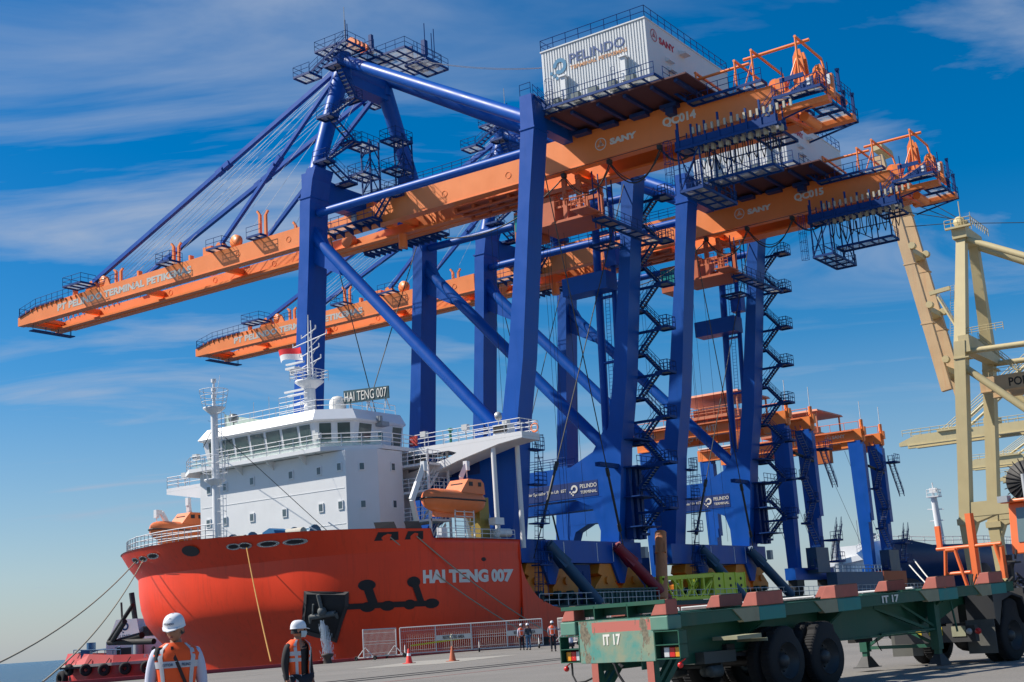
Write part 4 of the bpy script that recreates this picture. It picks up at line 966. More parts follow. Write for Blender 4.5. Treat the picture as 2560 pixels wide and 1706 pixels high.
    mb = MB(); mb.box(95.3,96.4,65.0,66.6,18.1,19.0); q = P(mb, 'wing_console', WHITE, SL); P(MB().box(95.22,95.3,65.1,66.5,18.3,18.9), 'console_screen', DARK, q)
    P(MB().tube((95.7,66.2,19.0),(95.7,66.2,19.5),.06,n=6).lathe((95.7,66.2,19.8), [(.0,-.3),(.32,-.3),(.32,.3),(0,.3)], (-.8,-.5,.2), 14), 'search_light', STEEL, SL)
    P(MB().tube((95.5,71.4,18.1),(95.5,71.4,19.2),.12,n=8).sphere((95.5,71.4,19.3),.28,10,8,(1,1,.6)), 'compass_stand', paint('compass_green', (0.03,0.22,0.14), .5, .2), SL)
    P(MB().box(95.1,95.3,75.0,75.8,18.3,19.2), 'life_ring_locker', paint('locker_red', (0.5,0.05,0.04), .5, .1), SL)
    vs = []; fs = []
    for i in range(20):
        for j in range(6):
            a, b = 2*PI*i/20, 2*PI*j/6; r = .36+.09*math.cos(b); vs.append((98.05+.09*math.sin(b), 64.0+r*math.cos(a), 18.7+r*math.sin(a))); fs.append((i*6+j, ((i+1)%20)*6+j, ((i+1)%20)*6+(j+1)%6, i*6+(j+1)%6))
    P(MB().add(vs, fs, True), 'life_ring', LIFEB, SL)
    # roof railing, screens, masts
    mb = MB(); mb.rail([(88.3,94.2,21.7),(88.3,80.9,21.7),(90.5,78.7,21.7),(96.8,78.7,21.7)],1.0,1.7,.035,2)
    for y, h in ((92.7,1.8),(89.6,2.2),(87.6,2.4),(82,1.6)): mb.tube((89.2,y,21.7),(89.2,y,21.7+h),.035,n=4)
    P(mb, 'roof_railing', WHITE, WH)
    mb = MB(); mb.add([(91,95.3,22.0),(91,90.0,21.8),(91,90.0,22.4),(91,95.2,23.6)],[(0,1,2,3)]); mb.add([(91.04,95.3,22.0),(91.04,90.0,21.8),(91.04,90.0,22.4),(91.04,95.2,23.6)],[(3,2,1,0)]); mb.tube((91,95.3,21.5),(91,95.3,23.7),.08,n=6); mb.tube((91,90,21.5),(91,90,22.5),.06,n=6)
    P(mb, 'wind_screen', paint('screen_pale', (0.42,0.52,0.45), .6, .1), WH)
    P(MB().tube((89.5,92.6,21.7),(89.5,92.6,22.4),.06,n=6).lathe((89.5,92.6,22.8), [(.05,-.3),(.42,-.25),(.42,.3),(0,.3)], (-1,0,0), 14), 'search_light', paint('lamp_dark', (0.12,0.14,0.14), .4, .2), WH)
    P(MB().lathe((91,80.7,21.7), [(.75,0),(.78,.9),(.7,1.25),(.45,1.5),(0,1.62)], n=18), 'satellite_dome', paint('dome_cream', (0.76,0.73,0.66), .4, .03), WH)
    SG = paint('sign_board', (0.03,0.075,0.09), .5, .1)
    t = V(95.0-91,-(79.9-75.4),0); 
    mb = MB(); a, b = V(91,79.95,22.45), V(91.3,74.9,22.3); mb.hexa([a,b,b+V(.12,0,0),a+V(.12,0,0),a+V(0,0,1.22),b+V(0,0,1.12),b+V(.12,0,1.12),a+V(.12,0,1.22)])
    sg = P(mb, 'name_sign', SG, WH); text('sign_lettering', 'HAI TENG 007', a+V(-.03,-.12,.16), b-a, (0,0,1), 4.75, .86, LETTER, sg, 0, .01)
    mb = MB()
    for k in (.1,.5,.9): c = a+(b-a)*k; mb.tube(c+V(.2,0,.2), c+V(1.0,.2,-.8),.05,n=5); mb.tube(c+V(.15,0,0), c+V(.15,0,-.8),.05,n=5)
    P(mb, 'sign_support', WHITE, sg)
    # main mast
    mb = MB(); mx, my = 91.0, 84.1; mb.tube((mx,my,21.7),(mx,my,25.2),.62,.5,14); mb.lathe((mx,my,25.0), [(.55,-.5),(1.35,.1),(1.35,.25),(.0,.25)], n=18)
    mb.rail([(mx-1.25,my+1.25,25.25),(mx-1.25,my-1.25,25.25),(mx+1.25,my-1.25,25.25),(mx+1.25,my+1.25,25.25),(mx-1.25,my+1.25,25.25)],.95,.8,.035,3)
    mb.tube((mx,my-.5,25.2),(mx,my-.4,31.0),.1,.05,6); mb.tube((mx,my,25.2),(mx,my,28.0),.22,.12,8); mb.tube((mx,my,28),(mx,my-.1,31.6),.08,.04,6)
    for z, w in ((26.7,1.7),(27.8,1.5),(28.9,2.6),(29.6,1.1)):
        mb.tube((mx,my+w*.75,z-.15),(mx,my-w*.9,z+.5),.055,n=5); mb.tube((mx,my-w*.9,z+.5),(mx,my-w*.9,z+.85),.07,n=5); mb.tube((mx,my+w*.75,z-.15),(mx,my+w*.75,z+.2),.06,n=5); mb.tube((mx,my,z-.6),(mx,my-w*.6,z+.35),.045,n=4)
    for z, a_, w in ((26.9,.3,2.0),(23.9,-.2,1.9),(24.3,.1,2.3),(23.0,.25,1.6)): mb.box(mx-1.0,mx-.75,my-.2,my+w,z,z+.16)
    mb.box(mx-1.3,mx+.2,my+.6,my+1.8,26.4,26.6); mb.tube((mx-1,my+1.2,25.9),(mx-1,my+1.2,26.5),.2,n=8)
    mb.ladder((mx-.7,my-.6,21.8),(mx-.7,my-.6,25.0),.4,(0,1,0),False); mb.rail([(mx-1.6,my+2.4,21.8),(mx-1.6,my-1.2,21.8)],2.0,.9,.035,4)
    for dz in (0,1.2): mb.tube((mx,my+3,22+dz),(mx,my,22.4+dz),.04,n=4)
    P(mb, 'main_mast', WHITE, WH)
    # foremast
    fx, fy = 81.0, 86.2
    mb = MB(); mb.tube((fx,fy-.15,8.4),(fx,fy,22.0),.38,.3,14); mb.tube((fx,fy,22),(fx,fy,24.6),.16,.08,8)
    mb.lathe((fx,fy,21.9), [(.3,-.5),(.95,.05),(.95,.16),(0,.16)], n=16); mb.lathe((fx,fy,15.6), [(.35,-.4),(.95,.05),(.95,.14),(0,.14)], n=16)
    for z, h in ((22.0,1.6),(15.7,2.0)):
        for k in (.33,.66,1.0):
            mb.pipe([(fx+math.cos(2*PI*i/12)*(1.0+.25*k), fy+math.sin(2*PI*i/12)*(1.0+.25*k), z+h*k) for i in range(13)], .03, 4)
        for i in range(8): mb.tube((fx+.95*math.cos(PI*i/4), fy+.95*math.sin(PI*i/4), z), (fx+1.25*math.cos(PI*i/4), fy+1.25*math.sin(PI*i/4), z+h), .03, n=4)
    mb.ladder((fx-.1,fy-.8,8.6),(fx-.1,fy-.75,21.4),.35,(.6,-.8,0),True,(-.5,-.8,0)); mb.tube((fx,fy-.3,23),(fx,fy-.8,24.8),.02,n=3)
    for z in (22.9,23.5,24.3): mb.tube((fx,fy,z),(fx,fy,z+.3),.22,n=8)
    P(mb, 'foremast', WHITE)
    mb = MB(); mb.tube((fx,fy,15),(88,93,12.5),.02,n=3); mb.tube((88,80,17.5),(81,87,21),.015,n=3); mb.tube((81.2,86,20),(86.7,77.2,9.6),.03,n=4); mb.tube((86.9,94,20),(81.4,86.6,20.6),.04,n=4)
    P(mb, 'rigging_wire', ROPE)
    # side decks and stairs aft of the block
    mb = MB()
    for z in (11.2,13.8,16.2): mb.box(93.4,96.4,72.5,80,z,z+.2); mb.rail([(93.4,72.5,z+.2),(96.4,72.5,z+.2)],1.1,.8,.035,3); mb.rail([(93.3,75.4,z+.2),(93.3,72.5,z+.2)],1.1,.8,.035,3)
    for z in (8.5,11.3,13.9): mb.stair((93.8,73.4,z),(96.2,73.4,z+2.5),.8,(0,1,0))
    for x in (93.5,96.4): mb.box(x-.08,x+.08,72.5,72.7,8.4,17.6)
    P(mb, 'side_stair', WHITE)
    mb = MB(); mb.box(93.6,97.5,77.5,80,8.4,17.6); P(mb, 'stair_casing', paint('casing_grey', (0.4,0.42,0.43), .6, .1))
    # low railing round the cargo deck
    mb = MB(); mb.rail([(98.3,64.85,3.2),(208,64.85,3.2)],1.05,1.55,.03,2); P(mb, 'deck_railing', WHITE)
    mb = MB(); mb.rail([(85,65.3,8.6),(95.2,64.9,8.6)],1.1,1.2,.03,3)
    for x in (88.6,89.9,91.2): mb.box(x,x+.07,66.2,66.3,8.5,12.2)
    for i in range(9): mb.box(88.6,91.2,66.2,66.3,8.8+.4*i,8.85+.4*i)
    P(mb, 'side_railing', WHITE)
    mb = MB(); mb.prism([(96.9,64.1),(96.4,64.1)], 'z', 0, .01) if False else None
    P(MB().box(86.9,87.6,66.4,66.9,9,9.9).box(94.2,94.9,66.4,67,8.6,9.8), 'raft_cradle', WHITE)
    mb = MB(); mb.tube((93.6,65.6,9.5),(95.1,65.4,9.5),.38,n=12); mb.box(93.3,94.6,65.5,66.2,10.2,10.8); P(mb, 'life_raft', WHITE)
    mb = MB(); mb.box(92.6,94.0,66.6,67.6,8.5,12.6); mb.beam((93.2,67,12.6),(89.8,67,12.9),.4); P(mb, 'deck_crane', paint('deck_crane_yellow', (0.33,0.22,0.03), .5, .2))
    # big black bars on the far side of the bow
    mb = MB(); a = V(77.3,93.6,4.2); mb.tube(a,(80.5,99.3,2.55),.22,n=8); mb.tube((78.9,95.2,5.0) if False else (78.5,94.0,5.6),(80.3,99.4,2.7),.18,n=8); mb.tube((80.3,99.4,2.6),(79.6,92.6,2.4),.26,n=8); mb.tube((80.0,94.6,3.0),(80.4,98.2,2.6),.3,n=8)
    P(mb, 'far_chain_guard', BLK)
    return root
ship = make_ship()

# lifeboats: closed orange boats in white davits
def make_lifeboat(c, L, label, davits=True):
    x0, y0, z0 = c
    root = empty('lifeboat', (x0, y0, z0), label, 'lifeboat', 'closed orange lifeboats slung on the ship')
    n = 20; vs = []; fs = []; m = 16
    for i in range(n+1):
        t = i/n; u = 2*t-1; w = (1-abs(u)**2.6)**.5*1.35 if abs(u) < 1 else 0; w = max(w, .02); zc = .12*u*u
        for j in range(m):
            a = 2*PI*j/m; cz = math.sin(a); hh = 1.05 if cz < 0 else .95; hh2 = hh*(.35+.65*min(1, w/1.35+.1))
            vs.append((x0+u*L/2, y0+math.cos(a)*w*(1 if abs(cz) < .8 else .9), z0+cz*hh2+zc))
    for i in range(n):
        for j in range(m): fs.append((i*m+j,(i+1)*m+j,(i+1)*m+(j+1)%m,i*m+(j+1)%m))
    mb = MB().add(vs, fs, True); mb.box(x0-L*.36,x0+L*.34,y0-.12,y0+.12,z0-1.35,z0-.9)
    hull = mb.build('hull', LIFEB, root)
    mb = MB(); a = L*.10; b = L*.40
    mb.prism([(x0+a-1.0,z0+.7),(x0+b,z0+.6),(x0+b-.1,z0+1.55),(x0+b-.5,z0+1.85),(x0+a+.1,z0+1.85),(x0+a-.3,z0+1.45)], 'y', y0-.95, y0+.95)
    cn = mb.build('conning_cabin', LIFEB, root)
    mb = MB(); mb.box(x0+a+.15,x0+a+.65,y0-.99,y0-.95,z0+1.25,z0+1.6); mb.box(x0+b-.95,x0+b-.55,y0-.99,y0-.95,z0+1.25,z0+1.6); mb.box(x0+a-.36,x0+a-.3,y0-.6,y0+.6,z0+1.2,z0+1.5); mb.build('cabin_window', DARK, cn)
    mb = MB(); pts = []
    for k in range(33):
        a_ = 2*PI*k/32; u = math.cos(a_); w = (max(0,1-abs(u)**2.6))**.5*1.38; pts.append((x0+u*L/2*1.01, y0+math.copysign(w, math.sin(a_)), z0+.12*u*u))
    mb.pipe(pts, .07, 6); mb.build('grab_line', DARK, root)
    return root
make_lifeboat((89.6,67.0,12.15), 8.0, 'orange lifeboat on the near side, slung beneath the white bridge wing')
make_lifeboat((92.6,104.0,13.2), 7.0, 'orange lifeboat on the far side, behind the bow railing')
def davit(pts, label, post=None):
    mb = MB()
    for a, b in zip(pts[:-1], pts[1:]): mb.beam(a, b, .34, .42)
    mb.tube(V(pts[-1])+V(0,0,0), V(pts[-1])+V(0,0,-1.1), .05, n=5); mb.box(pts[-1][0]-.2,pts[-1][0]+.2,pts[-1][1]-.2,pts[-1][1]+.2,pts[-1][2]-.5,pts[-1][2]+.3)
    return tag(mb.build('lifeboat_davit', WHITE), label, 'davit', 'white davits holding the lifeboats')
davit([(87.0,68.8,8.5),(86.0,68.2,10.5),(85.0,67.8,12.2),(85.6,67.6,13.6),(86.0,67.2,15.0)], 'white curved davit at the left end of the near lifeboat')
davit([(93.5,68.0,8.5),(92.0,67.9,12.2),(91.6,67.6,14.4),(91.9,67.2,15.4)], 'white davit behind the cabin end of the near lifeboat')
davit([(91.9,104.2,10.2),(91.9,104.2,13.2),(90.8,104.4,15.1),(90.2,104.4,15.0)], 'white davit at the bow end of the far lifeboat')
davit([(95.6,104.2,10.2),(94.6,103.9,13.6),(93.9,103.8,15.2),(93.8,103.8,16.3)], 'white davit rising behind the far lifeboat')

# flag on the mast
vs = []; n = 14; m = 8
for i in range(n+1):
    for j in range(m+1):
        u, v = i/n, j/m; vs.append((91.1+.35*math.sin(u*5.5+v), 85.2+u*2.6, 28.75-v*1.25 + .25*u*v*math.sin(u*3) + u*.25 - .2*u*u))
fl = lambda j0, j1: [(i*(m+1)+j,(i+1)*(m+1)+j,(i+1)*(m+1)+j+1,i*(m+1)+j+1) for i in range(n) for j in range(j0, j1)]
flg = tag(empty('flag', (91.1,85.2,28.7), 'red and white flag flying from the ship mast', 'flag'))
MB().add(vs, fl(0,4), True).build('red_band', paint('flag_red', (0.75,0.02,0.03), .8, .1), flg)
MB().add(vs, fl(4,8), True).build('white_band', paint('flag_white', (0.75,0.74,0.74), .8, .05), flg)

# mooring lines
def rope(a, b, d, label, mat=HEMP, r=.05):
    tag(MB().pipe(sag(a, b, d, 18), r, 6).build('mooring_rope', mat), label, 'rope', 'mooring lines of the red ship')
rope(hull_pt(3.67,9.2,.1), (39.8,61.5,.5), 1.1, 'mooring rope from the bow running out of the picture at the left')
rope(hull_pt(4.09,9.2,.1), (45.4,61.5,.3), .9, 'mooring rope from the bow reaching the quay edge beside the tugboat')
rope(hull_pt(6.98,9.1,.1), (62.6,61.9,.4), .3, 'yellow mooring rope dropping straight down the bow', paint('rope_yellow', (0.42,0.22,0.05), .8, .2), .045)
rope(hull_pt(9.75,9.0,.1), (93.0,61.8,.5), .5, 'left of the two mooring ropes that cross the ship name')
rope(hull_pt(10.35,9.0,.1), (96.0,61.8,.5), .5, 'right of the two mooring ropes that cross the ship name')
for x, lb in ((67.2,'dark bollard on the quay edge beside the pouring water'),(93.4,'dark bollard behind the mesh fence where two ropes end')):
    tag(MB().lathe((x,61.3,0), [(.3,0),(.24,.35),(.4,.5),(.42,.62),(0,.68)], n=16).build('bollard', paint('bollard_dark', (0.05,0.04,0.035), .7, .3)), lb, 'bollard', 'mooring bollards on the quay edge')

# water pouring from the anchor recess
mb = MB(); random.seed(3)
for i in range(900):
    t = random.random(); c = hull_pt(8.36+random.gauss(0,.03+.07*t), 3.1-t*3.9-random.random()*.3, .6+.5*t+random.gauss(0,.15)); L = random.uniform(.15,.6)*(1-.5*t)
    r = random.uniform(.012,.03); mb.tube(c, (c[0]+random.gauss(0,.02), c[1], c[2]-L), r, r*.4, 4)
wm = bpy.data.materials.new('falling_water'); wm.use_nodes = True; b_ = wm.node_tree.nodes['Principled BSDF']; b_.inputs['Base Color'].default_value = (.8,.85,.9,1); b_.inputs['Roughness'].default_value = .25; b_.inputs['Alpha'].default_value = .75
tag(mb.build('falling_water', wm), kind='stuff', label='white water pouring out of the anchor recess', cat='water')
# ------------------------------------------------------------------ cargo and structures on the ship's long deck
def make_rtg(x):
    root = empty('yard_crane', (x+4, 80, 3.3), 'orange topped blue yard crane on the ship deck, nearest behind crane QC015', 'crane', 'rubber tyred yard cranes on the ship deck')
    P = lambda mb, name, mat, par=root: mb.build(name, mat, par)
    for i, xx in enumerate((x, x+8.2)):
        for y in (67.3, 91.5):
            mb = MB(); mb.hexa([(xx+.1,y+.2,6.2),(xx+1.5,y+.2,6.2),(xx+1.5,y+1.5,6.2),(xx+.1,y+1.5,6.2),(xx,y-.1,25.2),(xx+1.7,y-.1,25.2),(xx+1.7,y+1.8,25.2),(xx,y+1.8,25.2)]); mb.box(xx-.2,xx+1.0,y-.5,y+.4,13.5,24.6); mb.box(xx-.35,xx-.2,y-.4,y+.3,13.2,14.6)
            P(mb, 'leg', BLUE)
        mb = MB(); mb.box(xx+.05,xx+1.6,66.9,93.6,25.2,26.9); mb.box(xx+.2,xx+1.4,68.6,70.2,24.3,25.2); mb.tube((xx+.8,67.0,25.0),(xx+.8,67.0,28.3),.28,n=8); mb.box(xx-.1,xx+.05,68,93,25.15,25.3); mb.box(xx+.4,xx+1.2,66.5,66.9,26,27.2)
        g = P(mb, 'girder', ORANGE)
        mb = MB(); mb.rail([(xx+.1,67.2,26.9),(xx+.1,93.4,26.9)],1.1,2.2,.045,1); mb.box(xx-.7,xx+.04,68,93,26.6,26.75); P(mb, 'girder_railing', paint('rail_orange', (0.7,0.2,0.08), .5, .1), g)
        mb = MB(); L = (0,-1,0); U_ = (0,0,1)
        if i == 0:
            text_into(mb, 'RTG 036', (xx+.03,90.6,25.7), L, U_, 4.4, .8, .02); text_into(mb, 'SWL 41T', (xx+.03,80.4,25.6), L, U_, 3.4, .9, .02); emblem(mb, (xx+.02,72.0,26.1), L, U_, .45); text_into(mb, 'SANY', (xx+.03,71.4,25.85), L, U_, 2.0, .5, .02)
        else: swirl(mb, (xx+.02,84.8,26.1), L, U_, .4); text_into(mb, 'PELINDO', (xx+.03,84,25.8), L, U_, 2.8, .6, .02)
        P(mb, 'girder_lettering', LETTER, g)
        P(MB().tube((xx+.8,67.0,28.2),(xx+.8,67.0,31.0),.05,n=4), 'aerial', WHITE, g)
    for y in (67.2, 91.4):
        mb = MB(); mb.box(x-1.5,x+11.6,y,y+1.4,5.2,6.7); P(mb, 'sill_beam', BLUE)
        for xx in (x-1.0, x+8.6):
            mb = MB(); mb.box(xx,xx+2.3,y+.1,y+1.3,4.4,5.2)
            w = P(mb, 'bogie', DARK); mb = MB()
            for o in (.1,1.3): mb.tube((xx+o+.4,y+.3,3.95),(xx+o+.4,y+1.1,3.95),.72,n=16)
            P(mb, 'tyre', BLACK, w)
        P(MB().box(x+2.4,x+6.6,y-1.5,y-.1,6.0,9.2) if y < 80 else MB().box(x+2.4,x+6.6,y+1.5,y+2.6,6.7,9.4), 'power_cabinet', paint('cabinet_blue', (0.03,0.09,0.17), .5, .2))
    mb = MB(); g = MB(); z = 24.0; k = 0
    while z > 8:
        a, b = (x+2.2, x+5.0) if k % 2 == 0 else (x+5.0, x+2.2); mb.stair((a,66.3,z),(b,66.3,z-2.9),.7,(0,1,0), g=g, tread=.32); platform(mb, g, b-.6,b+.6,65.8,67.0,z-2.9,'y- x+',.8); z -= 2.9; k += 1
    for zz in (22.6, 10.4, 7.6): platform(mb, g, x+9.6,x+12.0,65.6,67.3,zz,'y- x+',.8)
    mb.stair((x+10,66.4,22.6),(x+13.5,66.4,17.5),.7,(0,1,0), g=g, tread=.35); mb.stair((x+13.5,66.4,12.5),(x+10,66.4,7.6),.7,(0,1,0), g=g, tread=.35)
    s = P(mb, 'leg_stair', DBLUE); P(g, 'stair_tread', STEEL, s)
    mb = MB(); mb.tube((x+1.7,67,21.5),(x+8,67,20.8),.2,n=8); mb.beam((x+.8,68.6,22),(x+9,68.6,12),.16) if False else None
    mb.tube((x+1,74,25),(x+1.2,68.2,7),.03,n=3); mb.tube((x+9,73,25),(x+9.2,68,7),.03,n=3); P(mb, 'stay_wire', ROPE)
    mb = MB(); mb.box(x-.3,x+10.2,74.5,82.5,27.3,27.7); mb.box(x+2,x+8,76,81,27.7,29.0)
    for xx in (x+.2, x+9.6):
        for y in (73.5, 83.5): mb.tube((xx,y,27.2),(xx,y,30.6),.15,n=6)
    mb.hexa([(x-.3,73,30.4),(x+10.2,73,30.4),(x+10.2,84,30.4),(x-.3,84,30.4),(x-.1,73.2,30.7),(x+10,73.2,30.7),(x+10,83.8,30.7),(x-.1,83.8,30.7)]); mb.rail([(x-.3,74.5,27.7),(x-.3,82.5,27.7)],1.1,1.2,.05,3)
    t = P(mb, 'trolley', paint('trolley_pale_orange', (0.62,0.22,0.12), .5, .15)); P(MB().box(x-.6,x+.6,71.8,74.2,22.4,25.0), 'cab', paint('cab_orange2', (0.5,0.13,0.03), .5, .1), t)
    mb = MB(); mb.box(x-.4,x+10.3,84.0,93.2,27.0,27.2); P(mb, 'white_catwalk', WHITE)
    return root
rtg = make_rtg(162.0)
r2 = dup(rtg, (27.6, 0, 0)); r2['label'] = 'orange topped blue yard crane behind the nearer one on the ship deck'
for k in r2.children: k.hide_render = False

def thing_box(name, mb, mat, label, cat, **k): return tag(mb.build(name, mat, **k), label, cat)
CASE = empty('stern_casing', (177,65.6,3.2), 'slate blue steel casing along the deck edge below the yard cranes', 'casing')
mb = MB(); mb.box(168.5,186,64.9,66.3,3.2,6.0); mb.build('wall', paint('casing_blue', (0.05,0.11,0.2), .6, .15), CASE); mb = MB(); mb.rail([(168.5,65,6.0),(186,65,6.0)],.9,1.3,.06,2); mb.build('rail_post', paint('rail_lightblue', (0.25,0.35,0.45), .5, .1), CASE)
mb = MB(); mb.box(186.3,196,64.9,66.5,3.2,6.1); thing_box('stern_casing', mb, paint('casing_rust', (0.36,0.08,0.035), .6, .2), 'rust orange steel casing at the end of the ship deck', 'casing')
# ribbed dark green hatch box and stowed gear on deck below crane QC014
mb = MB(); mb.box(107.6,119.6,65.0,66.2,3.25,4.45)
for i in range(16): mb.box(107.7+i*.75,107.95+i*.75,64.85,65.0,3.3,4.4)
mb.box(107.5,119.7,64.8,66.4,4.45,4.6); thing_box('hatch_coaming', mb, TEALDK, 'dark green ribbed box along the deck edge under crane QC014', 'deck box')
mb = MB(); mb.box(108.6,111.6,67.6,70.5,3.2,7.0); mb.box(110.2,111.0,67.55,67.6,5.0,6.4); thing_box('deck_hut', mb, DBLUE, 'dark blue equipment hut between the wheel sets of crane QC014', 'hut')
mb = MB(); mb.box(124,128,70,73,3.2,8.6); thing_box('deck_hut', mb, DBLUE, 'dark blue locker standing between the two big cranes', 'hut')
random.seed(5)
for (cx, cy, lb) in ((99.8,65.8,'heap of dark chains and shackles where the hull dips to the deck'),(105.2,66.2,'low heap of dark lashing gear left of the dark green box'),(121.5,66.4,'low heap of lashing gear right of the dark green box')):
    mb = MB()
    for i in range(26):
        x, y = cx+random.gauss(0,1.1), cy+random.gauss(0,.4); s = random.uniform(.12,.35); z = 3.2+random.uniform(0,.7); mb.beam((x,y,z),(x+random.gauss(0,.5),y+random.gauss(0,.3),z+random.uniform(-.1,.5)),s,s*.6); 
        if i % 4 == 0: mb.lathe((x,y,3.2), [(.22,0),(.24,.3),(.1,.5),(.3,.7),(0,.8)], n=10)
    thing_box('lashing_gear', mb, paint('gear_green', (0.02,0.05,0.05), .6, .5, 6), lb, 'gear')
# lime green steel frame
LM = paint('lime_green', (0.66,0.74,0.05), .5, .12, 1.5)
LT = lambda p: (p[0]-1.5, p[1], p[2])
rt = empty('steel_frame', (131,65.4,3.25), 'lime green steel truss and box frame standing at the ship deck edge', 'frame')
mb = MB(LT); y0, y1 = 64.95, 66.6
for y in (y0, y1):
    mb.beam((122.3,y,5.45),(134.0,y,5.75),.3,.42); mb.beam((122.5,y,3.3),(122.5,y,5.5),.42,.3); mb.beam((134.0,y,3.3),(134.0,y,5.8),.3)
    for a, b in ((122.8,124.6),(128.0,130.0),(130.0,127.2),(133.8,130.4),(133.8,132)): mb.beam((a,y,5.4),(b,y,3.4),.26,.2)
    for x in (125.2,126.6,129.0,131.6): mb.beam((x,y,3.3),(x,y,5.5),.32,.2)
    mb.beam((124.6,y,5.4),(127.4,y,3.4),.26,.2); mb.beam((122.4,y,3.4),(134,y,3.4),.3,.3)
mb.build('truss', LM, rt)
mb = MB(LT); mb.box(134.2,136.6,y0,y1,3.6,5.95); mb.box(136.9,139.5,y0,y1,3.6,6.0); mb.prism([(139.8,6.0),(142.1,6.0),(142.0,3.9),(141.0,2.9),(140.1,2.9)], 'y', y0, y1)
for x in (134.2,136.7,139.6,142.0): mb.box(x-.08,x+.1,y0-.08,y1+.05,3.4,6.05)
mb.build('side_box', LM, rt)
mb = MB(LT)
for x in (135.4,138.2,140.9):
    for z in (4.6,5.35): mb.tube((x,y0-.1,z),(x,y0+.02,z),.16,n=10)
mb.build('bolt_hole', DARK, rt)

# ------------------------------------------------------------------ beige quay crane on the quay, right edge
def beam_poly(mb, y0, z0, y1, z1, w, x0, x1):
    d = V(0,y1-y0,z1-z0).normalized(); n = V(0,-d.z,d.y)*w/2
    a, b = V(0,y0,z0), V(0,y1,z1); mb.prism([((a+n).y,(a+n).z),((b+n).y,(b+n).z),((b-n).y,(b-n).z),((a-n).y,(a-n).z)], 'x', x0, x1)
BG = 'beige quay cranes along the quay'
bc = empty('gantry_crane', (210.7,45,0), 'beige quay crane with its rusty boom raised, marked PORT, at the right edge', 'crane', BG)
Pb = lambda mb, name, mat=BEIGE: mb.build(name, mat, bc)
for x0 in (202.0, 217.2):
    mb = MB(); mb.hexa([(x0,56.4,13.2),(x0+2.2,56.4,13.2),(x0+2.2,58.0,13.2),(x0,58.0,13.2),(x0,53.6,39.6),(x0+2.2,53.6,39.6),(x0+2.2,55.3,39.6),(x0,55.3,39.6)])
    mb.hexa([(x0+.1,56.2,0.9),(x0+2.1,56.2,0.9),(x0+2.1,57.6,0.9),(x0+.1,57.6,0.9),(x0,56.4,13.3),(x0+2.2,56.4,13.3),(x0+2.2,58.1,13.3),(x0,58.1,13.3)]); mb.box(x0-.2,x0+2.4,56,58.3,12.2,13.1); mb.box(x0-.15,x0+2.35,53.3,55.6,36.9,37.1); Pb(mb, 'leg')
    mb = MB(); mb.box(x0+.1,x0+2.1,27,56.6,13.3,15.4); mb.prism([(56.4,13.3),(52.8,13.3),(55.6,12.4),(56.4,10.5)], 'x', x0+.15, x0+2.05); Pb(mb, 'portal_beam')
    mb = MB(); mb.hexa([(x0,26,.9),(x0+2.2,26,.9),(x0+2.2,27.8,.9),(x0,27.8,.9),(x0,22.5,39),(x0+2.2,22.5,39),(x0+2.2,24.3,39),(x0,24.3,39)]); Pb(mb, 'leg')
    mb = MB(); mb.tube((x0+1,54.4,38.0),(x0+1,24,37.0),.45,n=12); Pb(mb, 'tie_tube')
    mb = MB(); mb.tube((x0+1,54.7,35.9),(x0+1,28,10.5),.55,n=12); Pb(mb, 'diagonal_brace')
    xt = 206.5 if x0 < 210 else 213.2
    mb = MB(); mb.hexa([(x0+.1,53.5,39.5),(x0+2.1,53.5,39.5),(x0+2.1,55.3,39.5),(x0+.1,55.3,39.5),(xt,52.6,56.5),(xt+1.6,52.6,56.5),(xt+1.6,54.0,56.5),(xt,54.0,56.5)]); Pb(mb, 'tower_leg')
    mb = MB(); mb.tube((xt+.8,52.8,56.4),(x0+1,24.5,40.5),.5,n=12); Pb(mb, 'backstay')
mb = MB(); mb.box(201,220.5,56.2,58,1.2,2.9)
Pb(mb, 'sill_beam')
mb = MB(); mb.box(202.1,219.2,53.0,54.6,37.8,40.4); mb.box(202.1,219.2,22.7,24.2,37.8,40.4); Pb(mb, 'cross_beam')
for x0 in (206.6, 213.6):
    mb = MB(); mb.box(x0,x0+1.2,14,53.5,32.0,34.2); mb.box(x0-.2,x0+1.4,14,53.5,31.9,32.05); g = Pb(mb, 'main_girder', BEIGE_R)
    if x0 < 210: text('girder_lettering', 'PORT OF', (x0-.02,49.2,32.35), (0,-1,0), (0,0,1), 6.2, 1.3, paint('letter_dark', (0.03,0.025,0.02), .7, .1), g, .02)
    mb = MB(); mb.rail([(x0,52,34.2),(x0,20,34.2)],1.1,1.5,.04,2); mb.build('girder_railing', BEIGE, g)
    mb = MB(); beam_poly(mb, 58.6, 33.2, 64.6, 73.0, 1.6, x0, x0+1.1)
    for z in (44,54,64): mb.box(x0-.06,x0+1.36,58.6+(z-33.2)*.151-.98,58.6+(z-33.2)*.151+.98,z,z+.2)
    b = Pb(mb, 'raised_boom', BEIGE_R)
    mb = MB()
    for z in (38,47,57,67): mb.tube((x0-.05,58.6+(z-33.2)*.151-1.2,z),(x0+.9,58.6+(z-33.2)*.151-1.2,z),.55,n=12)
    mb.build('stay_lug', BEIGE, b)
mb = MB(); 
for z in (36,46,56,66,74.5): beam_poly(mb, 58.6+(z-33.2)*.151, z, 58.6+(z+1-33.2)*.151, z+1, 1.6, 207.9, 213.6)
Pb(mb, 'boom_cross_beam')
mb = MB(); mb.box(206.0,215.2,52.2,54.4,56.4,58.2); mb.lathe((207.3,53.3,59.2), [(0,-.3),(.9,-.3),(.9,.3),(0,.3)], (1,0,0), 16); mb.lathe((209.3,53.3,59.2), [(0,-.3),(.9,-.3),(.9,.3),(0,.3)], (1,0,0), 16); Pb(mb, 'tower_head')
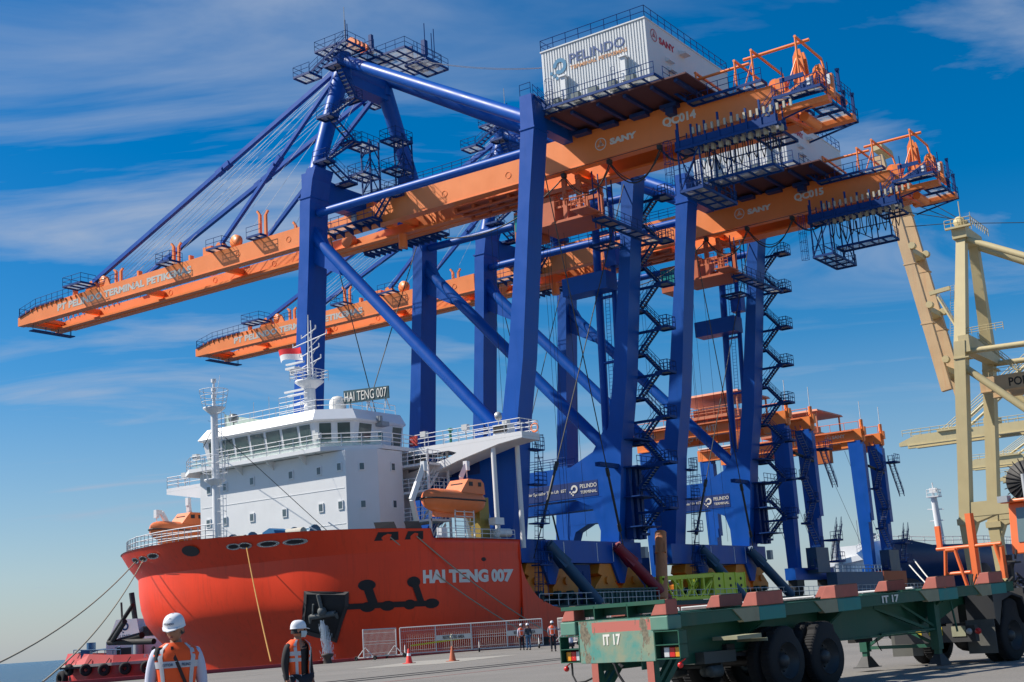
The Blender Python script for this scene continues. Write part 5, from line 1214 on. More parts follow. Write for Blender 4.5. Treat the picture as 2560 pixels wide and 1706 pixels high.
mb = MB(); mb.rail([(205.6,55.2,58.2),(205.6,51.2,58.2),(215.6,51.2,58.2)],1.2,1.1,.06,2); mb.tube((207,53,58.2),(207,53,62.5),.08,n=5); mb.tube((209,52,58.2),(209,52,61.0),.06,n=5); mb.box(205.4,206,51.2,55.2,57.9,58.2); mb.beam((204.6,55.4,48.5),(204.6,58.6,48.2),.6); mb.ladder((204.4,56,41),(205.4,55.2,49),.6,(0,1,0),False); mb.stair((204.4,54.5,40.5),(204.9,57.5,47.5),.8,(1,0,0))
mb.rail([(203,55,40.4),(203,48,40.4)],1.1,1.1,.05,3); mb.stair((206,52.5,40),(206,47.5,34.3),.8,(1,0,0)); Pb(mb, 'tower_platform')
mb = MB()
for dx, e in ((0,(209,63.6,64)),(1.2,(212,64.4,70))): mb.tube((208+dx,53,59.6),e,.06,n=4); mb.tube((208+dx,53,59.3),(e[0],e[1]-.3,e[2]-3),.06,n=4)
mb.tube((208,52.5,59),(208,20,52),.06,n=4); Pb(mb, 'hoist_rope', ROPE)
mb = MB(); mb.lathe((201.6,47.4,17.6), [(.3,-.2),(3.0,-.25),(3.0,.25),(.3,.2)], (1,0,0), 32)
for k in range(24): a = 2*PI*k/24; mb.beam((201.3,47.4,17.6),(201.3,47.4+3.4*math.cos(a),17.6+3.4*math.sin(a)),.12)
Pb(mb, 'cable_reel', DARK)
for y in (56.9, 26.6):
    for x in (199.5, 214.6):
        mb = MB(); mb.prism([(x,1.1),(x+6,1.1),(x+5.2,.55),(x+.8,.55)], 'y', y-.6, y+.6)
        for o in (.7,2.2,3.7,5.2): mb.tube((x+o,y-.3,.42),(x+o,y+.3,.42),.42,n=12)
        Pb(mb, 'bogie')
# farther beige cranes with their booms lowered over the water
def far_crane(x, ytip, z, label):
    r = empty('gantry_crane', (x+8,45,0), label, 'crane', BG); Q = lambda mb, n_, m=BEIGE: mb.build(n_, m, r)
    for x0 in (x, x+6):
        mb = MB(); mb.prism([(ytip,z),(ytip,z+.8),(ytip-4,z+2.2),(20,z+2.2),(20,z)], 'x', x0, x0+1.2); mb.box(x0-.3,x0+1.5,25,ytip-2,z-.15,z); Q(mb, 'boom_girder')
        mb = MB(); mb.rail([(x0,ytip-1,z+2.2),(x0,60,z+2.2)],1.3,2.2,.07,2); mb.box(x0-.5,x0+.4,ytip-16,ytip-9,z+2.2,z+2.6); Q(mb, 'boom_railing')
        mb = MB(); mb.tube((x0+.6,ytip-13,z+2.4),(x0+.6,52,z+25),.32,n=8)
        for o in (.8,1.6,2.4): mb.tube((x0+.6,ytip-12+o,z+2.6),(x0+.6,52,z+25+o),.09,n=4)
        Q(mb, 'forestay')
    for x0 in (x-5, x+11):
        for y in (24, 56): Q(MB().hexa([(x0,y,0),(x0+2,y,0),(x0+2,y+1.6,0),(x0,y+1.6,0),(x0,y-3,z+3),(x0+2,y-3,z+3),(x0+2,y-1.4,z+3),(x0,y-1.4,z+3)]), 'leg')
        Q(MB().box(x0+.1,x0+1.9,24,56,13,15), 'portal_beam')
    Q(MB().beam((x+1,52,z+3),(x+3,52,z+25),1.4), 'tower_leg'); Q(MB().beam((x+7,52,z+3),(x+5,52,z+25),1.4), 'tower_leg'); Q(MB().box(x-5,x+13,52,54,z+2.3,z+4), 'cross_beam'); Q(MB().box(x-3,x+10,26,44,z+2.5,z+9), 'machinery_house')
    Q(MB().box(x+1,x+5,ytip-22,ytip-19,z+2.3,z+4), 'trolley')
far_crane(300, 97.3, 36.3, 'distant beige quay crane, highest of the three lowered booms')
far_crane(372, 104.5, 36.3, 'distant beige quay crane, middle of the three lowered booms')
far_crane(440, 112.5, 37.5, 'distant beige quay crane, lowest boom at the right edge')

# ------------------------------------------------------------------ dark blue ship ahead, pale ship beyond
bs = empty('cargo_ship', (260,78,-2), 'dark blue ship with a bulbous bow moored behind the yard cranes', 'ship')
NV = paint('navy_hull', (0.008,0.045,0.17), .4, .15, .2, streak=.2, streak_rgb=(0.02,0.03,0.07))
st = [(223,.15,.15),(226,3.2,.5),(230,6.5,1.2),(237,9.8,3.5),(247,12,8),(259,12.5,11.5),(380,12.5,12.5)]
vs = []; zz = (-3,-1,3,7,10.9); fs = []
for i, (x, wt_, wb) in enumerate(st):
    for sgn in (-1, 1):
        for k, z in enumerate(zz):
            t = max(0,(z+1)/12)**1.4; w = wb+(wt_-wb)*t; dx = (1-t)*(13,12,10,7,3,0,0)[i]; zt = z + (0 if k < 4 else (1.2 if i < 2 else .0 if i < 5 else -.0)); vs.append((x+dx, 77.5+sgn*w, zt))
m = len(zz)*2; kz = len(zz)
for i in range(len(st)-1):
    for j in range(kz-1):
        fs.append((i*m+j,(i+1)*m+j,(i+1)*m+j+1,i*m+j+1)); fs.append((i*m+kz+j,(i+1)*m+kz+j,(i+1)*m+kz+j+1,i*m+kz+j+1))
    fs.append((i*m+kz-1,(i+1)*m+kz-1,(i+1)*m+2*kz-1,i*m+2*kz-1))
for j in range(kz-1): fs.append((j, j+1, kz+j+1, kz+j))
MB().add(vs, fs, True).build('hull', NV, bs)
MB().sphere((235,77.5,3.4), 3.2, 20, 14, (1.9,.8,1.05)).build('bulbous_bow', paint('bulb_dark', (0.05,0.045,0.05), .45, .4, .6, streak=.4, streak_rgb=(.2,.16,.12)), bs)
mb = MB(); mb.rail([(224,77,11.6),(231,70.5,11.0),(243,66,11),(262,65.1,11),(340,65.1,11)],1.2,2.2,.07,2); mb.rail([(224,78,12),(237,87,11)],1.2,2.2,.07,2); mb.build('bow_railing', WHITE, bs)
mb = MB(); mb.tube((250,75.5,10.5),(249.4,75.7,20.5),.75,.55,14); mb.rail([(248.5,76.6,20.5),(248.5,74.6,20.5),(250.4,74.6,20.5)],1.2,.8,.07,2); mb.box(248.4,250.6,74.5,76.8,20.3,20.5); mb.tube((249.4,75.6,20.5),(249.2,75.6,23),.12,n=6); mb.tube((249.6,74.4,16),(249.6,77,16),.1,n=5); mb.tube((249.6,74.2,18),(249.6,77.2,18.2),.1,n=5); mb.box(248.8,250,75,76.2,21.2,22); mb.build('foremast', WHITE, bs)
mb = MB(); mb.lathe((241,65.9,5.4), [(0,-.3),(2.1,-.3),(2.1,.1),(1.4,.5),(0,.5)], (-.25,-.97,0), 20); mb.build('anchor_pocket', paint('pocket_brown', (0.06,0.04,0.035), .7, .4), bs)
def line(a, b, r, mat, label, d=.5): tag(MB().pipe(sag(a,b,d,8),r,5).build('mooring_rope', mat), label, 'rope', 'pale mooring lines of the blue ship')
PR = paint('rope_pale', (0.65,0.64,0.60), .8, .1)
line((227,73.6,8.6),(205.5,61.5,1.0),.11,PR,'upper of two pale mooring ropes from the blue bow')
line((226,74.2,7.8),(204.5,61.5,.8),.11,PR,'lower of two pale mooring ropes from the blue bow')
ws = empty('cargo_ship', (322,120,-2), 'distant white ship superstructure seen between the two yard cranes', 'ship')
mb = MB(); mb.box(316,336,112,124,3,13); mb.box(318,330,113,122,13,16); mb.prism([(108,13.2),(126,10.8),(126,11.9),(108,14.6)], 'x', 314.8, 315.9); mb.build('superstructure', WHITE, ws)
mb = MB(); mb.box(310,345,106,128,-2,3.5); mb.build('hull', NV, ws)
mb = MB(); mb.tube((314,119.8,3),(314,120.4,17.5),1.0,.9,12); mb.tube((320,113.6,14),(320,113.6,19.5),.35,n=6); mb.box(319,321,112.5,114.5,17.3,18.6); mb.tube((318,116,16),(318,116,22),.08,n=4); mb.build('kingpost', GREY, ws)

# ------------------------------------------------------------------ tugboat
ax = V(.545,-.838,0); lt = V(.838,.545,0); T0 = V(98.2,129.2,0)
def TT(p): q = T0 + ax*p[0] + lt*p[1]; return (q.x, q.y, p[2]-2.0)
tg = empty('tugboat', T0+V(0,0,-2), 'red tugboat with white wheelhouse and tyre fenders beyond the bow', 'tugboat')
st = [(-.1,.1,3.95),(1.3,2.2,3.9),(3.5,3.8,3.75),(7,4.7,3.5),(14,5,3.3),(27,4.8,3.3),(29,4.3,3.5)]
vs = []; fs = []
for (u, w, zt) in st:
    for s_ in (-1,1):
        for z, k in ((-.8,.72),(1.6,.97),(2.55,1.0),(zt,.93)): vs.append((u+(0 if z > 2 else .5)+(.55 if z == zt else 0)*(1 if u < 5 else 0), s_*w*k, z))
for i in range(len(st)-1):
    for j in range(3):
        fs.append((i*8+j,(i+1)*8+j,(i+1)*8+j+1,i*8+j+1)); fs.append((i*8+4+j,(i+1)*8+4+j,(i+1)*8+5+j,i*8+5+j))
for j in range(3): fs.append((j,j+1,5+j,4+j))
RT = paint('tug_red', (0.55,0.045,0.045), .55, .25, .8, streak=.4, streak_rgb=(.35,.1,.08))
MB(TT).add(vs, fs).build('hull', RT, tg)
mb = MB(TT); mb.box(1,28.5,-4.2,4.2,2.3,2.5); mb.build('deck', DARK, tg)
mb = MB(TT)
for (a, wa, _), (b, wb_, _) in zip(st[:-1], st[1:]): mb.beam((a,-wa-.1,2.55),(b,-wb_-.1,2.55),.3,.3)
mb.build('rubbing_strake', paint('strake_grey', (0.38,0.36,0.33), .7, .3), tg)
def tor(mb, c, ax_, R_, r, n=18, m=8):
    c = V(c); d = V(ax_).normalized(); up = V(0,0,1); a = d.cross(up).normalized(); b = d.cross(a); vs = []; fs = []
    for i in range(n):
        for j in range(m):
            t, q = 2*PI*i/n, 2*PI*j/m; vs.append(c+(a*math.cos(t)+b*math.sin(t))*(R_+r*math.cos(q))+d*r*math.sin(q)*1.15); fs.append((i*m+j,((i+1)%n)*m+j,((i+1)%n)*m+(j+1)%m,i*m+(j+1)%m))
    mb.add(vs, fs, True)
for u, w, R_, dz in ((.15,1.0,.62,1.25),(1.6,2.9,.45,2.2),(3.9,4.2,.45,2.1),(6.1,4.8,.45,2.0),(8.5,5.1,.45,2.0),(10.9,5.3,.45,2.0),(13.6,5.3,.45,2.0),(16.5,5.3,.45,2.0)):
    mb = MB(TT); tor(mb, (u,-w,dz), (.15 if u > 3 else -.8,-1,0), R_*.95, .25 if u > 1 else .33); mb.tube((u,-w-.1,dz+.3),(u+.5,-w*.93,3.2),.05,n=4); mb.build('tyre_fender', BLACK, tg)
mb = MB(TT); mb.hexa([(5.6,-2.6,2.4),(13.6,-2.6,2.4),(13.6,2.6,2.4),(5.6,2.6,2.4),(5.6,-2.6,4.9),(13.6,-2.6,4.9),(13.6,2.6,4.9),(5.6,2.6,4.9)]); mb.hexa([(5.7,-2.4,4.9),(9.4,-2.4,4.9),(9.4,2.4,4.9),(5.7,2.4,4.9),(6.5,-1.9,7.3),(8.8,-1.9,7.3),(8.8,1.9,7.3),(6.5,1.9,7.3)]); mb.box(9.5,13.4,-2.3,2.3,4.9,5.3)
whl = mb.build('wheelhouse', WHITE, tg)
mb = MB(TT); mb.box(6.8,8.4,-2.66,-2.6,2.7,4.2); mb.box(9.0,9.8,-2.66,-2.6,2.5,4.4); mb.build('opening', DARK, whl)
mb = MB(TT); mb.sphere((10.9,-2.62,3.9),.26,10,6,(1,.2,1)); mb.sphere((12.6,-2.62,3.9),.26,10,6,(1,.2,1)); mb.build('porthole', DARK, whl)
mb = MB(TT); swirl(mb, (7.6,-2.2,6.5), (1,0,0), (0,0,1), .45, .05); text_into(mb, 'PELINDO', (6.5,-2.45,5.3), (1,0,0), (0,0,1), 2.3, .32, .01); mb.build('wheelhouse_lettering', paint('tug_blue', (0.03,0.08,0.2), .6, .1), whl)
mb = MB(TT); text_into(mb, 'KT. HANG', (10.6,-5.25,3.0), (1,0,0), (0,0,1), 2.6, .4, .02, .04); mb.build('name_lettering', LETTER, tg)
mb = MB(TT); mb.tube((8.3,-.8,7.2),(7.9,-.8,10.2),.3,n=10); mb.tube((6.9,-1,7.2),(6.8,-1,9.2),.12,n=6); mb.box(9.6,11.8,-2.2,1,5.3,6.4); mb.rail([(9.5,-2.3,5.3),(13.4,-2.3,5.3)],1.0,.8,.04,2); mb.build('funnel_and_mast', DARK, tg)
mb = MB(TT); mb.tube((9.4,-3.4,2.4),(9.4,-3.4,4.9),.5,n=14); mb.build('vent_trunk', GREY, tg)
mb = MB(TT); mb.tube((3.4,-1,3.9),(3.4,-1,5.0),.5,n=14); mb.tube((2.3,-1.9,4.0),(7.2,-2.6,4.3),.1,n=6); mb.box(2.9,3.9,-3.0,-2,3.3,4.2); mb.rail([(2,-2.6,3.8),(7.4,-3.2,3.5)],.5,.9,.05,1); mb.build('deck_winch', paint('winch_tug_blue', (0.03,0.12,0.25), .6, .2), tg)

# ------------------------------------------------------------------ fences, cones
FG = paint('fence_silver', (0.55,0.55,0.54), .45, .1, 3)
def fence(p, q, label, panels, wheels, signs=(), group='wheeled mesh fence panels on the quay', h=2.0, yellow=False):
    p, q = V(p), V(q); d = (q-p); L = d.length; d.normalize(); n = V(-d.y, d.x, 0)
    r = empty('mesh_fence', p, label, 'fence', group)
    mb = MB(); z0 = .22
    for i in range(panels+1):
        c = p+d*L*i/panels; mb.tube(c+V(0,0,z0), c+V(0,0,z0+h-.2), .045, n=6)
    mb.tube(p+V(0,0,z0+h-.2), q+V(0,0,z0+h-.2), .045, n=6); mb.tube(p+V(0,0,z0), q+V(0,0,z0), .04, n=6)
    fr = mb.build('fence_frame', FG, r)
    mb = MB(); k = int(L/.14)
    for i in range(k+1): c = p+d*L*i/k; mb.tube(c+V(0,0,z0), c+V(0,0,z0+h-.2), .011, n=3, cap=False)
    for t in (.12,.45,.55,.86): mb.tube(p+V(0,0,z0+(h-.2)*t), q+V(0,0,z0+(h-.2)*t), .014, n=3, cap=False)
    mb.build('fence_mesh', FG, r)
    for t in wheels:
        c = p+d*L*t; mb = MB(); mb.beam(c-n*.75+V(0,0,.2),c+n*.75+V(0,0,.2),.06); mb.tube(c-n*.65+V(0,0,.2),c+V(0,0,.85),.03,n=5); mb.tube(c+n*.65+V(0,0,.2),c+V(0,0,.85),.03,n=5)
        b = mb.build('foot_frame', FG, r); mb = MB()
        for s_ in (-1,1): tor(mb, c+n*.75*s_+V(0,0,.16), d, .11, .05, 14, 6); mb.tube(c+n*.75*s_+V(0,0,.16)-d*.03, c+n*.75*s_+V(0,0,.16)+d*.03,.07,n=8)
        mb.build('caster_wheel', BLACK, b)
    for a in signs:
        c0 = p+d*L*a/panels; c1 = p+d*L*(a+1)/panels; mb = MB(); nn = -n if n.y > 0 else n; z = .98; mb.hexa([c0+nn*.05+V(0,0,z), c1+nn*.05+V(0,0,z), c1+nn*.07+V(0,0,z), c0+nn*.07+V(0,0,z), c0+nn*.05+V(0,0,z+.36), c1+nn*.05+V(0,0,z+.36), c1+nn*.07+V(0,0,z+.36), c0+nn*.07+V(0,0,z+.36)])
        sg = mb.build('sign_board', paint('sign_white', (0.62,0.6,0.54), .6, .1), r); text('sign_lettering', 'RESTRICTED AREA', c0+d*(c1-c0).length*.2+nn*.09+V(0,0,z+.07), d, (0,0,1), (c1-c0).length*.6, .22, paint('sign_ink', (0.08,0.05,0.05), .7, .1), sg, .01, .01)
    return r
fence((69.9,60.5,0),(73.9,60.95,0),'single panel wheeled mesh fence standing alone at the left',1,(0.05,.95))
fence((74.9,61.4,0),(80.7,53.2,0),'long wheeled mesh fence with two restricted area boards',4,(.03,.55,.97),signs=(1,3))
fA, fB = V(89.4,57.5,0), V(55.0,17.9,0)
for i in range(6):
    a, b = fA+(fB-fA)*(i/6+.004), fA+(fB-fA)*((i+1)/6-.004)
    fence(a, b, ['mesh fence panel beside the worker in the orange vest','mesh fence panel glimpsed through the frame of the trailer','mesh fence panel behind the first deck block of the trailer','mesh fence panel behind the middle of the trailer','mesh fence panel behind the IT 17 side marking','mesh fence end panel with its white post near the orange ladder'][i], 2, (.1,.9))
mb = MB(); mb.beam((75.3,60.8,.75),(77.6,57.5,1.05),.02,.1); TP = paint('tape_yellow', (0.55,0.5,0.03), .6, .3, 9); tag(mb.build('barrier_tape', TP), 'yellow and black tape strung along the long fence', 'tape')
def cone(x, y, mat, label, top=True):
    r = empty('traffic_cone', (x,y,0), label, 'traffic cone', 'traffic cones in front of the long fence')
    MB().lathe((x,y,.03), [(.19,0),(.17,.06),(.045,.72),(.03,.74),(0,.74)], n=18).build('cone_body', mat, r); MB().box(x-.25,x+.25,y-.25,y+.25,0.004,.04).build('base', mat, r)
    if top: MB().lathe((x,y,.4), [(.115,0),(.088,.13)], n=18).build('reflective_band', WHITE, r)
    else: MB().tube((x,y,.7),(x-.05,y,1.35),.02,n=5).tube((x-.07,y,1.2),(x+.05,y,1.35),.05,n=5).build('pole', paint('pole_cream', (.5,.48,.35), .7, .1), r)
cone(56.4,45.7,paint('cone_red',(0.75,0.04,0.03),.6,.1),'bright red traffic cone with a white band, left one')
cone(56.5,42.9,paint('cone_faded',(0.50,0.12,0.05),.7,.2),'faded orange brown traffic cone with a stick in its top',False)
# ------------------------------------------------------------------ the container trailer in the foreground
TR0 = V(19.93,10.67,0); TA = V(.978,-.208,0); TL = V(.208,.978,0)
def TU(p):      # u forward from the rear face, v left from the right side, z above ground; the deck climbs slightly towards the tractor
    q = TR0+TA*p[0]+TL*p[1]; return (q.x, q.y, p[2]+(.022*max(0,p[0]) if p[2] > .99 else 0))
tr = empty('container_trailer', TR0, 'long green and pink skeletal container trailer marked IT 17, parked in the foreground', 'trailer')
Q = lambda mb, n, m, par=tr, **k: mb.build(n, m, par, **k)
SHADE_G = GREEN
mb = MB(TU)      # frame: two deep web beams, tapered at the neck
for v in (.70, 1.62):
    mb.prism([(0.1,1.28),(12.2,1.28),(12.2,1.12),(10.9,1.05),(9.3,.80),(3.0,.78),(1.8,.62),(.1,.60)], 'y', v, v+.03)
    for z0, z1 in ((1.28,1.31),): mb.box(.1,12.2,v-.07,v+.1,z0,z1)
    mb.box(1.8,9.4,v-.07,v+.1,.765,.79)
Q(mb, 'web_beam', GREEN)
mb = MB(TU)
for v0, v1 in ((0,.09),(2.36,2.45)): mb.box(.35,12.2,v0,v1,1.26,1.46); mb.box(.35,12.2,v0-.01,v1+.03,1.462,1.475)
for u in (2.9,5.4,9.2,11.7): mb.box(u-.5,u+.5,.05,.7,1.30,1.46); mb.box(u-.5,u+.5,1.75,2.4,1.30,1.46); mb.prism([(.05,1.3),(.7,1.3),(.7,.95)], 'x', u-.05, u+.05); mb.prism([(2.4,1.3),(1.72,1.3),(1.72,.95)], 'x', u-.05, u+.05)
for u in (1.2,4.2,6.6,8.0,10.5): mb.box(u,u+.1,.09,2.36,1.30,1.44)
Q(mb, 'side_rail', GREEN)
PALE = paint('worn_pale_green', (0.30,0.30,0.20), .75, .3, 4, streak=.6, streak_rgb=(.34,.19,.09))
CAST = paint('casting_teal', (0.02,0.22,0.20), .6, .3, 4, streak=.3, streak_rgb=(.15,.2,.12))
random.seed(11)
for i, (u0, u1) in enumerate(((2.5,3.3),(5.0,5.8),(8.8,9.6),(11.1,11.8))):
    mb = MB(TU); mb.box(u0,u1,-.03,.16,1.22,1.461); c = Q(mb, 'corner_casting', CAST, bevel=.015)
    mb = MB(TU); mb.prism([(u0-.75,1.462),(u0,1.462),(u0,1.225),(u0-.45,1.225)], 'y', -.025, .10); Q(mb, 'gusset', PALE)
    mb = MB(TU); mb.box(u0,u1,2.29,2.48,1.22,1.461); Q(mb, 'corner_casting', CAST)
def block(u0, u1, v0, v1, z, h, back=False):
    mb = MB(TU)      # red end face, worn side, chamfered top
    mb.hexa([(u0,v0,z),(u1,v0,z),(u1,v1,z),(u0,v1,z),(u0+.01,v0+.005,z+h),(u1,v0+.005,z+h),(u1,v1-.15,z+h),(u0+.01,v1-.15,z+h)]); b = Q(mb, 'guide_block', PINK, bevel=.012)
    mb = MB(TU); mb.box(u0+.06,u1-.04,v0+.005,v1-.17,z+h-.004,z+h+.008); Q(mb, 'worn_top', BROWN, b)
for u0, u1 in ((2.5,3.3),(5.0,5.8),(8.8,9.6),(11.1,11.75)): block(u0, u1, .0, .36, 1.48, .24)
for u0, u1 in ((1.3,1.8),(4.1,4.85),(7.9,8.7),(10.3,11.1)): block(u0, u1, 2.08, 2.44, 1.48, .23)
# rear frame
def plate_mat():
    m = bpy.data.materials.new('worn_rear_plate'); m.use_nodes = True; t = m.node_tree; b = t.nodes['Principled BSDF']; b.inputs['Roughness'].default_value = .7
    co = N(t, 'ShaderNodeTexCoord'); dt = N(t, 'ShaderNodeVectorMath', operation='DOT_PRODUCT'); dt.inputs[1].default_value = (.208,.978,0); LK(t, co.outputs['Object'], dt.inputs[0])
    sp = N(t, 'ShaderNodeSeparateXYZ'); LK(t, co.outputs['Object'], sp.inputs[0])
    def noise(sc, det=6, ro=.6, st=None):
        n = N(t, 'ShaderNodeTexNoise'); n.inputs['Scale'].default_value = sc; n.inputs['Detail'].default_value = det; n.inputs['Roughness'].default_value = ro
        if st: mp_ = N(t, 'ShaderNodeMapping'); mp_.inputs['Scale'].default_value = st; LK(t, co.outputs['Object'], mp_.inputs[0]); LK(t, mp_.outputs[0], n.inputs['Vector'])
        else: LK(t, co.outputs['Object'], n.inputs['Vector'])
        return n.outputs[0]
    def ma(op, a, b_=None, c=None):
        n = N(t, 'ShaderNodeMath', operation=op)
        for k, v in enumerate((a, b_, c)):
            if v is None: continue
            if hasattr(v, 'is_linked') or hasattr(v, 'node'): LK(t, v, n.inputs[k])
            else: n.inputs[k].default_value = v
        return n.outputs[0]
    def mr(v, a, b_, c=0, d=1):
        n = N(t, 'ShaderNodeMapRange'); n.inputs[1].default_value = a; n.inputs[2].default_value = b_; n.inputs[3].default_value = c; n.inputs[4].default_value = d; LK(t, v, n.inputs[0]); return n.outputs[0]
    def mixc(f, a, b_):
        n = N(t, 'ShaderNodeMixRGB'); LK(t, f, n.inputs[0])
        for k, v in ((1,a),(2,b_)):
            if isinstance(v, tuple): n.inputs[k].default_value = (*v, 1)
            else: LK(t, v, n.inputs[k])
        return n.outputs[0]
    base = mixc(mr(noise(2.6,5), .38, .62), (0.24,0.27,0.18), (0.07,0.26,0.22))
    stripe = ma('MULTIPLY', mr(sp.outputs[2], 1.245, 1.252), mr(sp.outputs[2], 1.425, 1.42)); vlim = ma('MULTIPLY', mr(dt.outputs['Value'], 1.72, 1.70), mr(dt.outputs['Value'], .34, .345))
    c = mixc(ma('MULTIPLY', stripe, vlim), base, (0.46,0.13,0.10))
    g1 = ma('ABSOLUTE', ma('SUBTRACT', dt.outputs['Value'], 1.86)); g2 = ma('ABSOLUTE', ma('SUBTRACT', dt.outputs['Value'], .50)); g = ma('MINIMUM', g1, g2)
    f = ma('SUBTRACT', noise(7,8,.65,(1,1,.55)), mr(g, 0, .34, -.07, .16)); top = mr(sp.outputs[2], .8, 1.46, -.05, .03)
    f2 = ma('ADD', f, top); c = mixc(mr(f2, .50, .525), c, mixc(mr(noise(20), .35, .6), (0.10,0.085,0.06), (0.21,0.18,0.12)))
    c = mixc(mr(noise(9,8,.7), .66, .72), c, (0.12,0.09,0.06)); LK(t, c, b.inputs['Base Color']); return m
mb = MB(TU); mb.box(0,.03,.32,2.03,.74,1.46); Q(mb, 'rear_plate', plate_mat(), bevel=.006)
mb = MB(TU); text_into(mb, 'IT 17', (-.004,1.46,1.03), (0,-1,0), (0,0,1), .40, .185, .035, .003); Q(mb, 'plate_lettering', LETTER)
mb = MB(TU); text_into(mb, 'IT 17', (6.6,-.012,1.29), (1,0,0), (0,0,1), .62, .145, .03, .004); Q(mb, 'side_lettering', LETTER)
mb = MB(TU); mb.box(0,.25,.02,2.43,1.70,1.725); mb.box(0,.04,.02,2.43,1.66,1.7)
for v in (.85,1.62): mb.box(0,.30,v,v+.02,1.46,1.70)
mb.box(.25,.28,.35,2.1,1.52,1.70); mb.box(.0,.34,.05,2.4,1.455,1.47); Q(mb, 'rear_upper_frame', GREEN)
for v0, v1 in ((.0,.35),(2.12,2.45)):
    block(0.0,.30,v0,v1,1.475,.25)
    mb = MB(TU); mb.box(-.01,.34,v0-.02,v1+.02,1.23,1.462); c = Q(mb, 'corner_casting', TEAL, bevel=.02)
    w0, w1 = (-.22,.32) if v0 < 1 else (2.04,2.52)
    mb = MB(TU); mb.box(0,.22,w0,w0+.02,.76,1.22); mb.box(0,.22,w1-.02,w1,.76,1.22); mb.box(0,.22,w0,w1,.76,.775); mb.box(0,.22,w0,w1,.985,1.0); mb.box(0,.22,w0,w1,1.205,1.22)
    if v0 < 1: mb.box(.2,.22,w0,w1,.76,1.22)
    else: mb.box(.2,.22,w0,w1,.76,1.0)
    br = Q(mb, 'lamp_bracket', GREEN)
    n = 3; seq = ['amber','red','white'] if v0 > 1 else ['amber','red','white']
    for k in range(3):
        a0 = (w0+.06+.12*k) if v0 < 1 else (w1-.06-.12*(k+1))
        a1 = a0+.112; mat = {'amber': paint('lens_amber',(.75,.30,.02),.25,.05), 'red': paint('lens_red',(.6,.02,.02),.25,.05), 'white': paint('lens_white',(.55,.56,.58),.2,.05)}[seq[k]]
        mb = MB(TU); mb.box(.08,.12,a0,a1,.79,.95); Q(mb, 'tail_lamp', mat, br, bevel=.01)
    mb = MB(TU); mb.box(.12,.19,min(w0+.03,w1),w1-.03,.775,.98); Q(mb, 'lamp_housing', BLACK, br)
    vm = w0+.06 if v0 < 1 else w1-.08
    mb = MB(TU); mb.sphere((.05,vm,.66),.05,10,8); mb.tube((.05,vm,.7),(.07,vm-.1,.76),.012,n=5); Q(mb, 'marker_lamp', paint('lens_red',(.6,.02,.02),.25,.05), br)
mb = MB(TU)
for v in (.36, 1.62): mb.box(0,.13,v,v+.16,.18,.74); 
for v in (.38, 1.64): mb.beam((.15,v+.06,.2),(.7,v+.06,.74),.1,.1); mb.beam((.1,v+.06,.35),(.5,v+.06,.74),.08,.06)
Q(mb, 'rear_guard', GREEN)
mb = MB(TU)
for v in (.36, 1.62): mb.box(-.008,-.0,v+.005,v+.155,.18,.735)
Q(mb, 'guard_stripe', PINK)
mb = MB(TU); mb.pipe([(.1,2.35,.76),(.05,2.3,.55),(-.02,2.15,.42),(.0,1.95,.44),(.05,1.8,.5)],.018,6); mb.pipe([(.1,1.4,.74),(.0,1.25,.72),(-.03,1.15,.55),(-.02,1.0,.35),(0,.7,.2)],.022,6); mb.pipe([(.1,1.25,.75),(0,1.1,.68),(0,1.05,.66)],.03,6); Q(mb, 'hanging_hose', BLACK)
# axles and wheels
def wheel(u, v0, side, R_=.54, w=.27, par=tr):
    mb = MB(TU); s = 1 if side > 0 else -1       # outer face towards -v when side<0
    o = v0; i_ = v0 - s*w
    prof = [(R_*.60,0),(R_*.68,.02),(R_*.93,.015),(R_*.99,.05),(R_,.09),(R_,w-.08),(R_*.98,w-.04),(R_*.9,w),(R_*.6,w)]
    mb.lathe((u,v0,R_), prof, (0,-s,0), 36)
    for k in range(56):
        a = 2*PI*k/56; c = (u+R_*.995*math.cos(a), R_+R_*.995*math.sin(a)); mb.beam((c[0],v0-s*.05,c[1]),(c[0],v0-s*(w-.04),c[1]),.03,.014)
    t = mb.build('tyre', BLACK, par)
    mb = MB(TU); mb.lathe((u,v0,R_), [(R_*.60,.0),(R_*.585,.03),(R_*.55,.05),(R_*.5,.17),(R_*.28,.2),(R_*.24,.12),(R_*.16,.04),(0,.035)], (0,-s,0), 28)
    for k in range(10): a = 2*PI*k/10; mb.tube((u+R_*.37*math.cos(a),v0-s*.19,R_+R_*.37*math.sin(a)),(u+R_*.37*math.cos(a),v0-s*.15,R_+R_*.37*math.sin(a)),.016,n=6)
    mb.build('rim', paint('rim_dark', (0.035,0.04,0.045), .5, .3, 4), t)
for u in (3.28, 4.58):
    for v, sd in ((.0,-1),(.31,-1),(2.45,1),(2.14,1)): wheel(u, v, sd)
    mb = MB(TU); mb.tube((u,.2,.54),(u,2.25,.54),.075,n=12); Q(mb, 'axle', DARK)
mb = MB(TU)
for v in (.62,1.70): mb.beam((2.4,v,.72),(3.3,v,.66),.09,.06); mb.beam((3.3,v,.66),(4.6,v,.66),.09,.08); mb.beam((4.6,v,.66),(5.5,v,.74),.09,.06)
for u in (2.4,3.95,5.5): mb.box(u-.12,u+.12,.6,.75,.62,.9); mb.box(u-.12,u+.12,1.62,1.78,.62,.9)
mb.box(2.0,5.9,.72,1.7,.9,1.2); Q(mb, 'suspension', DARK)
mb = MB(TU)
for v in (.75,1.45): mb.lathe((1.75,v,.46), [(.0,0),(.085,0),(.10,.05),(.10,.3),(0,.3)], (1,0,0), 16)
mb.lathe((1.6,.5,.46), [(0,0),(.085,0),(.10,.05),(.10,.3),(0,.3)], (1,0,0), 16)
